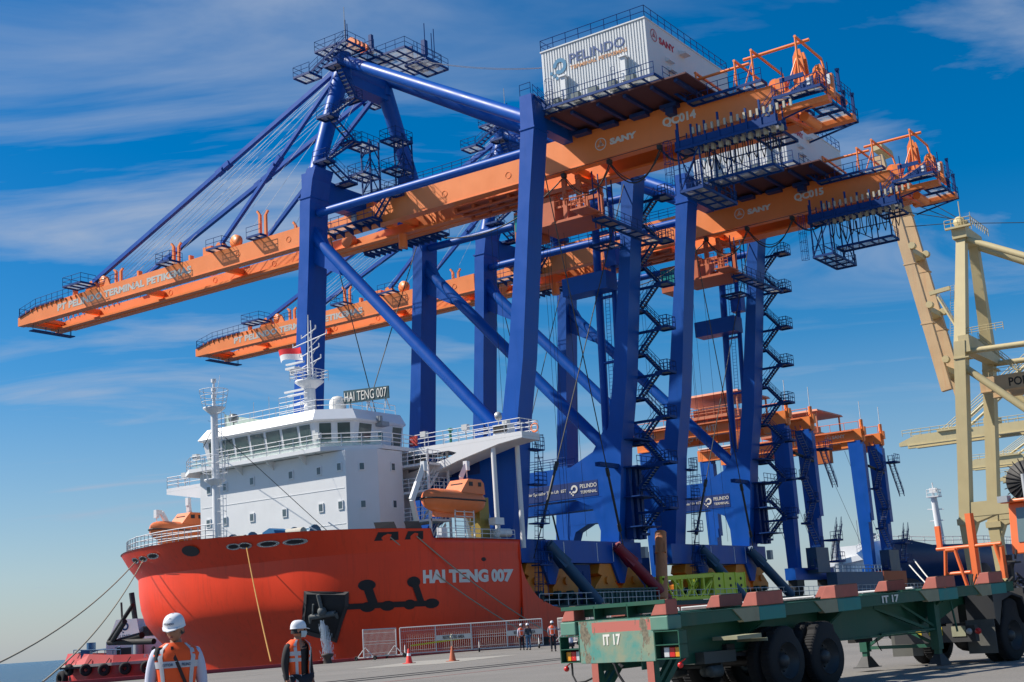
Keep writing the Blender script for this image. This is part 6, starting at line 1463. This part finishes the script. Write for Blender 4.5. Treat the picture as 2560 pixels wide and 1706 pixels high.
mb.tube((1.9,1.5,.55),(2.1,.6,.55),.05,n=6); mb.box(1.5,2.4,.5,1.8,.6,.8); Q(mb, 'brake_chamber', paint('brake_grey', (0.06,0.07,0.07), .6, .3))
mb = MB(TU); mb.box(2.66,2.68,-.02,.65,.92,.98); mb.box(1.9,2.6,.05,.6,.98,1.0); Q(mb, 'mud_bracket', PALE)
# landing gear
for v in (.35, 2.1):
    mb = MB(TU); mb.box(9.05,9.23,v-.09,v+.09,.42,1.28); mb.box(9.08,9.2,v-.06,v+.06,.30,.42); Q(mb, 'landing_leg', GREEN)
    mb = MB(TU); mb.hexa([(8.92,v-.16,.10),(9.36,v-.16,.10),(9.36,v+.16,.10),(8.92,v+.16,.10),(9.06,v-.07,.32),(9.22,v-.07,.32),(9.22,v+.07,.32),(9.06,v+.07,.32)]); mb.box(8.88,9.4,v-.2,v+.2,.085,.10); Q(mb, 'landing_foot', DARK)
mb = MB(TU); mb.beam((9.14,.35,.5),(9.14,2.1,.5),.07); mb.beam((9.14,2.1,.5),(9.14,1.25,.95),.06); mb.beam((9.14,.35,.5),(9.14,1.25,.95),.06); mb.beam((7.4,.72,1.2),(9.1,.4,.8),.06); mb.beam((9.14,.3,.85),(8.4,.75,1.25),.05); mb.beam((7.5,.66,.82),(9.1,.3,.84),.04)
mb.pipe([(9.3,.2,1.2),(9.55,.15,1.22),(9.6,.1,.75)],.025,6); Q(mb, 'landing_brace', GREEN)
mb = MB(TU); mb.pipe([(7.2,.6,.76),(7.25,.6,.6),(7.35,.6,.5)],.012,5); mb.box(6.7,7.3,.75,.95,.69,.765); Q(mb, 'hanging_hose', BLACK)

# tractor that pulls it: only its rear end, wheels, orange ladder frame and cab edge are in view
tk = empty('yard_tractor', TR0+TA*13, 'orange cabbed yard tractor coupled to the front of the trailer at the right edge', 'tractor')
K = lambda mb, n, m, par=tk, **k: mb.build(n, m, par, **k)
for v, sd in ((.02,-1),(.34,-1),(2.43,1),(2.11,1)): wheel(12.0, v, sd, .56, .29, tk)
wheel(16.0, .1, -1, .54, .3, tk); wheel(16.0, 2.35, 1, .54, .3, tk)
mb = MB(TU); mb.box(10.6,17,.75,.9,.62,.9); mb.box(10.6,17,1.55,1.7,.62,.9); mb.box(10.55,10.7,.2,2.2,.5,.85); mb.tube((12,.2,.56),(12,2.2,.56),.12,n=12); mb.box(11.2,12.6,.9,1.5,.9,1.14); mb.sphere((12,1.2,.56),.32,12,8); K(mb, 'chassis', DARK)
mb = MB(TU)
for v0, v1 in ((-.03,.65),(1.8,2.48)):
    pts = [(12+.66*math.cos(a),.56+.66*math.sin(a)) for a in [PI*k/12 for k in range(1,12)]]; pts2 = [(12+.62*math.cos(a),.56+.62*math.sin(a)) for a in [PI*k/12 for k in range(11,0,-1)]]
    mb.prism([(11.1,.95),(11.1,1.24)]+[(12.0,1.24),(12.5,1.12),(12.75,.8),(12.7,.8),(12.45,1.08),(12,1.19),(11.5,1.08),(11.25,.8)], 'y', v0, v1)
K(mb, 'mudguard', paint('guard_black', (0.022,0.024,0.028), .5, .2))
mb = MB(TU); mb.box(11.02,11.04,-.02,.66,.22,.95); mb.box(10.9,10.92,1.72,2.5,.22,.85); K(mb, 'mud_flap', paint('flap_grey', (0.10,0.10,0.09), .8, .35, 5))
mb = MB(TU); mb.box(10.53,10.55,.42,.75,.62,.84); K(mb, 'lamp_plate', PALE)
mb = MB(TU); mb.lathe((10.5,.33,.72), [(0,0),(.06,0),(.07,.04)], (1,0,0), 14); K(mb, 'reverse_lamp', STEEL)
mb = MB(TU); mb.lathe((10.5,.12,.72), [(0,0),(.06,0),(.07,.04)], (1,0,0), 14); K(mb, 'tail_lamp', paint('lens_red',(.6,.02,.02),.25,.05))
mb = MB(TU)
for v in (.98,1.18,1.5): mb.box(10.54,10.56,v,v+.14,.66,.84)
K(mb, 'yellow_mark', paint('mark_yellow', (0.55,0.40,0.02), .6, .2))
OC = paint('tractor_orange', (0.80,0.16,0.04), .4, .12, 2)
mb = MB(TU)     # ladder frame behind the cab
T_ = lambda a, b, r=.045: mb.tube(a, b, r, n=8)
mb.box(12.55,12.72,1.0,1.14,1.3,3.12); T_((12.6,1.9,1.3),(12.5,1.72,2.3)); T_((12.6,1.3,1.3),(12.55,1.5,2.3)); T_((12.5,1.72,2.3),(12.55,1.5,2.3)); T_((12.6,1.8,1.75),(12.6,1.2,1.75)); T_((12.6,2.0,2.35),(12.6,.35,2.35)); T_((12.6,.5,2.35),(12.7,.4,1.6),.06); mb.box(12.58,12.66,1.86,1.98,2.35,2.9); T_((12.6,1.45,2.33),(12.6,1.7,2.33)); mb.box(12.6,12.75,.36,.46,1.55,2.3)
K(mb, 'ladder_frame', OC)
mb = MB(TU); mb.hexa([(13.2,-.9,2.08),(15.2,-.9,2.08),(15.2,.42,2.08),(13.2,.42,2.08),(13.35,-.9,3.28),(15.2,-.9,3.28),(15.2,.42,3.28),(13.35,.42,3.28)]); mb.box(13.1,15.3,-.98,.5,3.28,3.36); mb.box(13.0,15,-.9,.3,1.4,2.08) if False else None
cb = K(mb, 'cab', OC, bevel=.03)
mb = MB(TU); mb.hexa([(13.21,-.75,2.35),(13.24,-.75,2.35),(13.24,.22,2.35),(13.21,.22,2.35),(13.31,-.75,3.15),(13.34,-.75,3.15),(13.34,.22,3.15),(13.31,.22,3.15)]); K(mb, 'window', glass('cab_pane', (0.08,0.11,0.11)), cb)
mb = MB(TU); mb.box(13.0,13.2,.25,.5,3.3,3.45); K(mb, 'work_lamp', GREY, cb)
mb = MB(TU); mb.tube((12.95,-.25,1.5),(12.95,-.25,3.9),.06,n=10); K(mb, 'exhaust_pipe', STEEL)
random.seed(4); mb = MB(TU); mb.box(13.0,15.5,-.9,1.9,1.0,1.3)
for i in range(40): a = (random.uniform(12.85,13.3),random.uniform(-.6,.7),random.uniform(1.35,2.05)); mb.beam(a,(a[0]+random.uniform(-.1,.1),a[1]+random.uniform(-.35,.35),a[2]+random.uniform(-.3,.3)),.04,.04)
for v in (-.6,0,.45): mb.box(13.1,13.25,v,v+.1,1.3,2.08)
K(mb, 'engine_bay', DARK)
mb = MB(TU)
for k in range(6): mb.tube((11.9+.08*k,.9+.05*k,1.2),(12.5,.6+.1*k,1.7),.015,n=5)
mb.pipe([(11.6,.3,1.35),(12.0,.2,1.6),(12.3,.1,1.3),(12.5,0,1.5),(12.7,.1,1.4)],.015,5); K(mb, 'air_hose', BLACK)
# ------------------------------------------------------------------ people
SKIN = paint('skin', (0.36,0.18,0.11), .55, .12, 14)
HAIR = paint('black_hair', (0.012,0.010,0.009), .6, .3, 20)
HIVIS = paint('hivis_orange', (0.95,0.10,0.012), .7, .06, 5)
TAPE = paint('reflective_tape', (0.50,0.50,0.53), .4, .12, 8)
HAT = paint('helmet_white', (0.76,0.77,0.79), .3, .04, 5)
def skin_geo(verts, edges, rads, root=0, sub=1):
    me = bpy.data.meshes.new('figure'); me.from_pydata(verts, edges, []); o = bpy.data.objects.new('figure', me); COL.objects.link(o)
    md = o.modifiers.new('s', 'SKIN'); md.branch_smoothing = .6; sb = o.modifiers.new('d', 'SUBSURF'); sb.levels = sub; sb.render_levels = sub
    for i, r in enumerate(rads):
        s = me.skin_vertices[0].data[i]; s.radius = r if isinstance(r, tuple) else (r, r); s.use_root = (i == root)
    bpy.context.view_layer.update(); dg = bpy.context.evaluated_depsgraph_get(); m2 = bpy.data.meshes.new_from_object(o.evaluated_get(dg))
    vs = [tuple(v.co) for v in m2.vertices]; fs = [tuple(p.vertices) for p in m2.polygons]
    bpy.data.objects.remove(o); bpy.data.meshes.remove(me); bpy.data.meshes.remove(m2); return vs, fs
def ring_loft(mb, rows, n=20, a0=0, a1=2*PI):
    """rows: (z, cx, cy, rx, ry); open when a1-a0 < 2pi"""
    full = abs(a1-a0-2*PI) < 1e-6; k = n if full else n+1; vs = []; fs = []
    for z, cx, cy, rx, ry in rows:
        for i in range(k): a = a0+(a1-a0)*i/n; vs.append((cx+rx*math.copysign(abs(math.cos(a))**.85, math.cos(a)), cy+ry*math.copysign(abs(math.sin(a))**.85, math.sin(a)), z))
    for j in range(len(rows)-1):
        for i in range(n):
            i2 = (i+1) % k; fs.append((j*k+i, j*k+i2, (j+1)*k+i2, (j+1)*k+i))
    return mb.add(vs, fs, True)
def person(loc, yaw, label, group=None, shirt=None, trousers=None, vest=True, hat=True, head_yaw=0, nod=0, pose='stand', detail=True, strap=False, vest_open=False, mask=False, scale=1.0):
    loc = V(loc); cy, sy = math.cos(yaw), math.sin(yaw)
    def G(p): return (loc.x+scale*(p[0]*cy-p[1]*sy), loc.y+scale*(p[0]*sy+p[1]*cy), loc.z+scale*p[2])
    hc = V(0,.01,1.50)          # neck pivot
    cyh, syh, cn, sn = math.cos(head_yaw), math.sin(head_yaw), math.cos(nod), math.sin(nod)
    def HD(p):                  # head coordinates (origin = centre of head) -> figure coordinates
        x, y, z = p; z += .115; y += .012
        y, z = y*cn+z*sn, -y*sn+z*cn; x, y = x*cyh-y*syh, x*syh+y*cyh
        return (hc.x+x, hc.y+y, hc.z+z)
    arms = {'stand': [((.185,.0,1.40),(.235,-.03,1.14),(.245,.03,.90)), ((-.185,.0,1.40),(-.235,-.03,1.14),(-.245,.03,.90))],
            'point': [((.185,0,1.40),(.30,.12,1.22),(.46,.24,1.28)), ((-.185,0,1.40),(-.24,-.03,1.14),(-.22,.08,.92))],
            'walk': [((.185,0,1.40),(.23,.10,1.16),(.22,.26,.98)), ((-.185,0,1.40),(-.24,-.14,1.16),(-.25,-.10,.90))],
            'crouch': [((.185,.12,1.05),(.23,.32,.86),(.16,.46,.72)), ((-.185,.12,1.05),(-.23,.32,.86),(-.16,.46,.72))]}[pose]
    if pose == 'crouch':
        tor_ = [(0,-.1,.42),(0,-.04,.60),(0,.04,.80),(0,.10,1.0),(0,.12,1.13)]; hc = V(0,.13,1.16)
        legs = [((.10,-.08,.40),(.15,.28,.46),(.13,.05,.09),(.13,.2,.04)), ((-.10,-.08,.40),(-.15,.28,.46),(-.13,.05,.09),(-.13,.2,.04))]
    else:
        tor_ = [(0,0,.94),(0,0,1.08),(0,.01,1.24),(0,.005,1.38),(0,0,1.49)]; w = .14 if pose == 'walk' else .0
        legs = [((.095,0,.90),(.105,.02+w*.8,.50),(.105,-.02+w*1.5,.09),(.12,.13+w*1.5,.04)), ((-.095,0,.90),(-.105,.02-w*.3,.50),(-.105,-.02-w*1.8,.10),(-.12,.12-w*1.8,.05))]
    vs = list(tor_); rd = [(.15,.11),(.135,.10),(.155,.11),(.15,.10),(.058,.058)]; ed = [(0,1),(1,2),(2,3),(3,4)]
    vs.append((hc.x, hc.y, hc.z+.04)); rd.append(.055); ed.append((4,5))
    for sh, el, wr in arms:
        i = len(vs); vs += [sh, el, wr]; rd += [(.058,.058),(.043,.043),(.027,.027)]; ed += [(3,i),(i,i+1),(i+1,i+2)]
        d = (V(wr)-V(el)).normalized(); p1 = V(wr)+d*.045; p2 = V(wr)+d*.085; j = len(vs); vs += [tuple(p1), tuple(p2)]; rd += [(.034,.022),(.036,.018)]; ed += [(i+2,j),(j,j+1)]
        if detail:
            sd = 1 if sh[0] > 0 else -1; fw = V(0,1,0) if abs(d.y) < .7 else V(1,0,0)*sd; inn = V(-sd,0,0) if abs(d.y) < .7 else V(0,0,-1)
            for k, (o, L) in enumerate(((-.027,.052),(-.009,.068),(.009,.074),(.027,.066))):
                b = p2 + fw*o; m_ = len(vs); c1 = b+d*L*.5+inn*.006; c2 = b+d*L*.9+inn*.024; vs += [tuple(b+d*.012), tuple(c1), tuple(c2)]; rd += [.0095,.009,.0075]; ed += [(j+1,m_),(m_,m_+1),(m_+1,m_+2)]
            b = p1 + fw*.033 + inn*.008; m_ = len(vs); vs += [tuple(b), tuple(b+d*.035+fw*.018+inn*.012), tuple(b+d*.06+fw*.016+inn*.022)]; rd += [.012,.0105,.0085]; ed += [(j,m_),(m_,m_+1),(m_+1,m_+2)]
    for hp_, kn, an, to in legs:
        i = len(vs); vs += [hp_, kn, an, to]; rd += [(.085,.085),(.055,.055),(.038,.038),(.036,.028)]; ed += [(0,i),(i,i+1),(i+1,i+2),(i+2,i+3)]
    bv, bf = skin_geo(vs, ed, rd)
    mb = MB(); mb.add([G(v) for v in bv], bf, True)
    # head, sculpted from a globe
    n, m = (28, 22) if detail else (14, 10); hv = []; hf = []
    ga = lambda x, c, w: math.exp(-((x-c)/w)**2)
    for j in range(m+1):
        th = PI*j/m
        for i in range(n):
            ph = 2*PI*i/n; x = math.sin(th)*math.cos(ph); y = math.sin(th)*math.sin(ph); z = math.cos(th)
            X, Y, Z = x*.076, y*.096, z*.118
            if z < -.1: X *= 1-.28*(-z-.1); 
            if y > 0:
                f = ga(x,0,.16); Y += .026*f*ga(z,-.16,.15) + .010*f*ga(z,.0,.2)      # nose
                Y += .010*ga(x,0,.3)*ga(z,-.80,.16)*1.2 + .006*ga(x,0,.35)*ga(z,-.47,.08)    # chin, lips
                Y -= .013*(ga(x,.38,.18)+ga(x,-.38,.18))*ga(z,.03,.12); Y += .006*ga(z,.20,.09)
            else:
                Y *= 1 if z > -.3 else 1-.25*(-z-.3)
            if abs(x) > .85 and abs(y) < .4: X += math.copysign(.012*ga(z,-.05,.25)*ga(y,-.05,.2), x)
            hv.append(G(HD((X,Y,Z))))
    for j in range(m):
        for i in range(n): hf.append((j*n+i,(j+1)*n+i,(j+1)*n+(i+1)%n,j*n+(i+1)%n))
    mb.add(hv, hf, True); body = tag(mb.build('person', SKIN), label, 'person', group)
    def part(mb, name, mat): return mb.build(name, mat, body)
    if detail:
        for s_ in (-1,1):
            e = MB().sphere((0,0,0),.0105,8,6); e.v = [G(HD((x+.030*s_, y+.086, z+.004))) for x, y, z in e.v]; part(e, 'eye', paint('eye_dark', (0.02,0.014,0.012), .2, .1))
            e = MB().box(-.017,.017,-.004,.004,-.003,.003); e.v = [G(HD((x+.031*s_, y+.092, z+.026))) for x, y, z in e.v]; part(e, 'eyebrow', HAIR)
            e = MB().sphere((0,0,0),.022,8,6,(.4,.8,1.3)); e.v = [G(HD((x+.078*s_, y-.008, z-.006))) for x, y, z in e.v]; part(e, 'ear', SKIN)
        e = MB().sphere((0,0,0),.02,10,6,(1.1,.25,.3)); e.v = [G(HD((x, y+.099, z-.055))) for x, y, z in e.v]; part(e, 'mouth', paint('lips', (0.22,0.07,0.06), .5, .1))
        if mask:
            e = MB(); ring_loft(e, [(-.105,0,.015,.052,.08),(-.08,0,.015,.066,.098),(-.04,0,.012,.072,.114),(-.015,0,.01,.074,.104)], 14, 0.15, PI-.15); e.v = [G(HD(p)) for p in e.v]; part(e, 'face_mask', paint('mask_blue', (0.45,0.55,0.60), .8, .05))
    # hair
    e = MB(); rows = []
    for k in range(7): t = k/6; rows.append((-.05+.17*t, 0, -.012, .081*math.cos(t*1.35)**.5, .098*math.cos(t*1.35)**.5))
    ring_loft(e, rows, 18, .12*PI+PI-.25*PI, 1.88*PI+.25*PI) if hat else ring_loft(e, rows[1:], 18)
    e.v = [G(HD(p)) for p in e.v]; part(e, 'hair', HAIR)
    if hat:
        e = MB(); rows = [(.018,0,.0,.100,.122),(.026,0,0,.099,.120)]
        for k in range(9): t = k/8*PI/2*.985; rows.append((.03+.115*math.sin(t), 0, -.002, .097*math.cos(t)**.62, .117*math.cos(t)**.62))
        ring_loft(e, rows, 26)
        e.add([(-.088,.07,.03),(-.06,.135,.014),(0,.165,.006),(.06,.135,.014),(.088,.07,.03),(.088,.07,.038),(.06,.135,.022),(0,.165,.014),(-.06,.135,.022),(-.088,.07,.038)], [(0,1,2,3,4),(9,8,7,6,5),(0,1,8,9),(1,2,7,8),(2,3,6,7),(3,4,5,6)])
        if detail: e.beam((0,-.10,.10),(0,.09,.115),.02,.012)
        e.v = [G(HD(p)) for p in e.v]; h = part(e, 'helmet', HAT)
        if detail and not vest_open:
            e = MB(); text_into(e, 'PELINDO', (.052,.118,.062), (-1,0,0), (0,-.12,1), .095, .019, .01, .002); 
            e.v = [G(HD((x, y-2.6*x*x, z))) for x, y, z in e.v]; part(e, 'helmet_lettering', paint('ink_navy', (0.02,0.05,0.13), .6, .1))
    # clothes
    def cloth(idx, radd, name, mat, ends):
        sel = sorted(set(idx)); mp_ = {a: i for i, a in enumerate(sel)}; v2 = [vs[a] for a in sel]; e2 = [(mp_[a], mp_[b]) for a, b in ed if a in mp_ and b in mp_]
        r2 = [((rd[a][0]+radd, rd[a][1]+radd) if isinstance(rd[a], tuple) else (rd[a]+radd,)*2) for a in sel]
        for a, r in ends.items():
            if a in mp_: r2[mp_[a]] = r
        gv, gf = skin_geo(v2, e2, r2, mp_[3] if 3 in mp_ else 0); part(MB().add([G(v) for v in gv], gf, True), name, mat)
    step = (2+3*5) if detail else 0
    a1 = 6; a2 = 6+5+(15 if detail else 0); l1 = a2+5+(15 if detail else 0); l2 = l1+4
    sm = shirt or paint('shirt_white', (0.52,0.54,0.66), .85, .1, 6)
    cloth([0,1,2,3,4]+[a1,a1+1,a1+2]+[a2,a2+1,a2+2], .016, 'shirt', sm, {4:(.062,.062), a1+2:(.036,.036), a2+2:(.036,.036)})
    tm = trousers or paint('trousers_navy', (0.015,0.018,0.03), .9, .2, 6)
    cloth([0,l1,l1+1,l1+2,l2,l2+1,l2+2], .018, 'trousers', tm, {0:(.155,.118)})
    for l in (l1, l2):
        a, b = vs[l+2], vs[l+3]; e = MB(); e.sphere((0,0,0), 1, 12, 8); e.v = [G(((a[0]+b[0])/2+x*.05, (a[1]+b[1])/2+y*.135, max(.0,.045+(a[2]-.09)+z*.05))) for x, y, z in e.v]; part(e, 'shoe', BLACK)
    if vest:
        dz = 0 if pose != 'crouch' else -.36; dy = 0 if pose != 'crouch' else .06
        R_ = [(.86,0,0,.178,.142),(.96,0,0,.176,.138),(1.08,0,.0,.170,.132),(1.2,0,.006,.184,.138),(1.30,0,.008,.200,.138),(1.38,0,.006,.218,.128),(1.435,0,.002,.185,.112),(1.485,0,-.004,.098,.088)]
        a0, a1_ = (.5*PI+.42, 2.5*PI-.30) if vest_open else (0, 2*PI)
        e = MB(); ring_loft(e, R_, 30, a0, a1_); e.v = [G((x, y+dy, z+dz)) for x, y, z in e.v]; vv = part(e, 'vest', HIVIS)
        def band(zs, g=.004, A0=a0, A1=a1_, nn=30):
            rr = []
            for z in zs:
                for (za, *A), (zb, *B) in zip(R_[:-1], R_[1:]):
                    if za <= z <= zb: t = (z-za)/(zb-za); q = [A[k]+(B[k]-A[k])*t for k in range(4)]; rr.append((z, q[0], q[1], q[2]+g, q[3]+g)); break
            e = MB(); ring_loft(e, rr, nn, A0, A1); e.v = [G((x, y+dy, z+dz)) for x, y, z in e.v]; e.build('reflective_band', TAPE, vv)
        band([.93,.985]); band([1.17,1.22]) if vest_open else None; band([1.255,1.315])
        for c in (.5*PI-.72, .5*PI+.72, 1.5*PI-.6, 1.5*PI+.6):
            if not (vest_open and abs(c-(.5*PI+.72)) < .01 and False): band([.87,.96,1.05,1.15,1.25,1.35,1.42,1.478], .0055, c-.14, c+.14, 3)
        if detail and not vest_open:
            for wd, x0, x1 in (('VISITOR',.150,.035),('PELINDO',-.045,-.150)):
                e = MB(); text_into(e, wd, (x0,.150,1.270), (-1,0,0), (0,0,1), x0-x1, .026, .01, .002); e.v = [G((x, y-.150+.008+.1495*max(.05,1-(abs(x)/.198)**2.1)**.5, z)) for x, y, z in e.v]; e.build('vest_lettering', paint('ink_navy', (0.02,0.05,0.13), .6, .1), vv)
    if strap:
        e = MB(); pts = [(.05,.075,1.47),(.03,.128,1.38),(-.01,.150,1.28),(-.06,.152,1.15),(-.11,.146,1.02),(-.15,.13,.93)]
        pts = [(-p[0]*-1, p[1], p[2]) for p in pts]
        for a, b in zip(pts[:-1], pts[1:]): e.beam(a, b, .03, .008, up=(0,1,0))
        e.box(.028,.052,.11,.125,1.42,1.45); e.v = [G(p) for p in e.v]; part(e, 'bag_strap', paint('strap_brown', (0.035,0.012,0.01), .6, .2))
        e = MB(); ring_loft(e, [(1.33,.172,0,.035,.10),(1.40,.165,0,.045,.10),(1.45,.14,0,.045,.085)], 12); e.v = [G(p) for p in e.v]; part(e, 'shoulder_pad', BLACK)
        e = MB(); ring_loft(e, [(1.455,0,.008,.078,.072),(1.475,0,.006,.07,.066)], 18); e.v = [G(p) for p in e.v]; part(e, 'collar', paint('shirt_white', (0.52,0.54,0.66), .85, .1, 6))
    return body
person((8.80,9.93,0), math.radians(141), 'man in white helmet and orange vest with a brown bag strap, nearest the camera', head_yaw=math.radians(-24), nod=math.radians(13), strap=True, scale=1.0)
person((14.42,13.72,0), math.radians(176), 'man in white helmet and open orange vest over a black jacket, looking away', shirt=paint('jacket_black', (0.018,0.016,0.018), .8, .2, 6), head_yaw=math.radians(52), vest_open=True, mask=True, scale=.985)
mb = MB(); 
PGRP = 'workers by the mesh fences'
person((66.9,43.4,0), math.radians(-60), 'worker in orange vest and navy clothes standing with one arm raised to the fence', PGRP, shirt=paint('coverall_grey', (0.2,0.22,0.28), .8, .1), pose='point', detail=False)
person((63.4,40.0,0), math.radians(-40), 'worker in orange vest crouching beside the trailer corner', PGRP, pose='crouch', detail=False)
person((76.0,51.8,0), math.radians(-50), 'worker in red vest seen through the fence mesh, left of a pair', PGRP, detail=False)
person((75.6,51.0,0), math.radians(-30), 'worker in dark clothes seen through the fence mesh, right of a pair', PGRP, shirt=paint('shirt_dark', (0.03,0.04,0.06), .8, .1), trousers=paint('jeans', (0.05,0.12,0.22), .8, .1), vest=False, detail=False)
WH_ = paint('coverall_white', (0.62,0.62,0.63), .85, .08, 6)
person((124.3,63.2,3.2) if False else (125.6,65.6,3.2), math.radians(120), 'worker in white coveralls standing before the lime green frame', 'crew on the ship deck', shirt=WH_, trousers=WH_, vest=False, detail=False, pose='walk')
person((133.2,66.9,3.2), math.radians(150), 'worker in orange clothes behind the lime green truss', 'crew on the ship deck', shirt=HIVIS, trousers=HIVIS, vest=False, detail=False)
person((252,66.5,11), math.radians(150), 'person in orange standing on the deck of the blue ship', shirt=HIVIS, trousers=HIVIS, vest=False, detail=False)
person((55.9,26.7,0.02), math.radians(90), 'white helmet of a person showing above the trailer deck, right of its rear blocks', 'people standing behind the trailer', detail=False)
person((55.9,29.3,-.1), math.radians(60), 'white helmet of a person showing just over the trailer deck near its rear', 'people standing behind the trailer', detail=False)
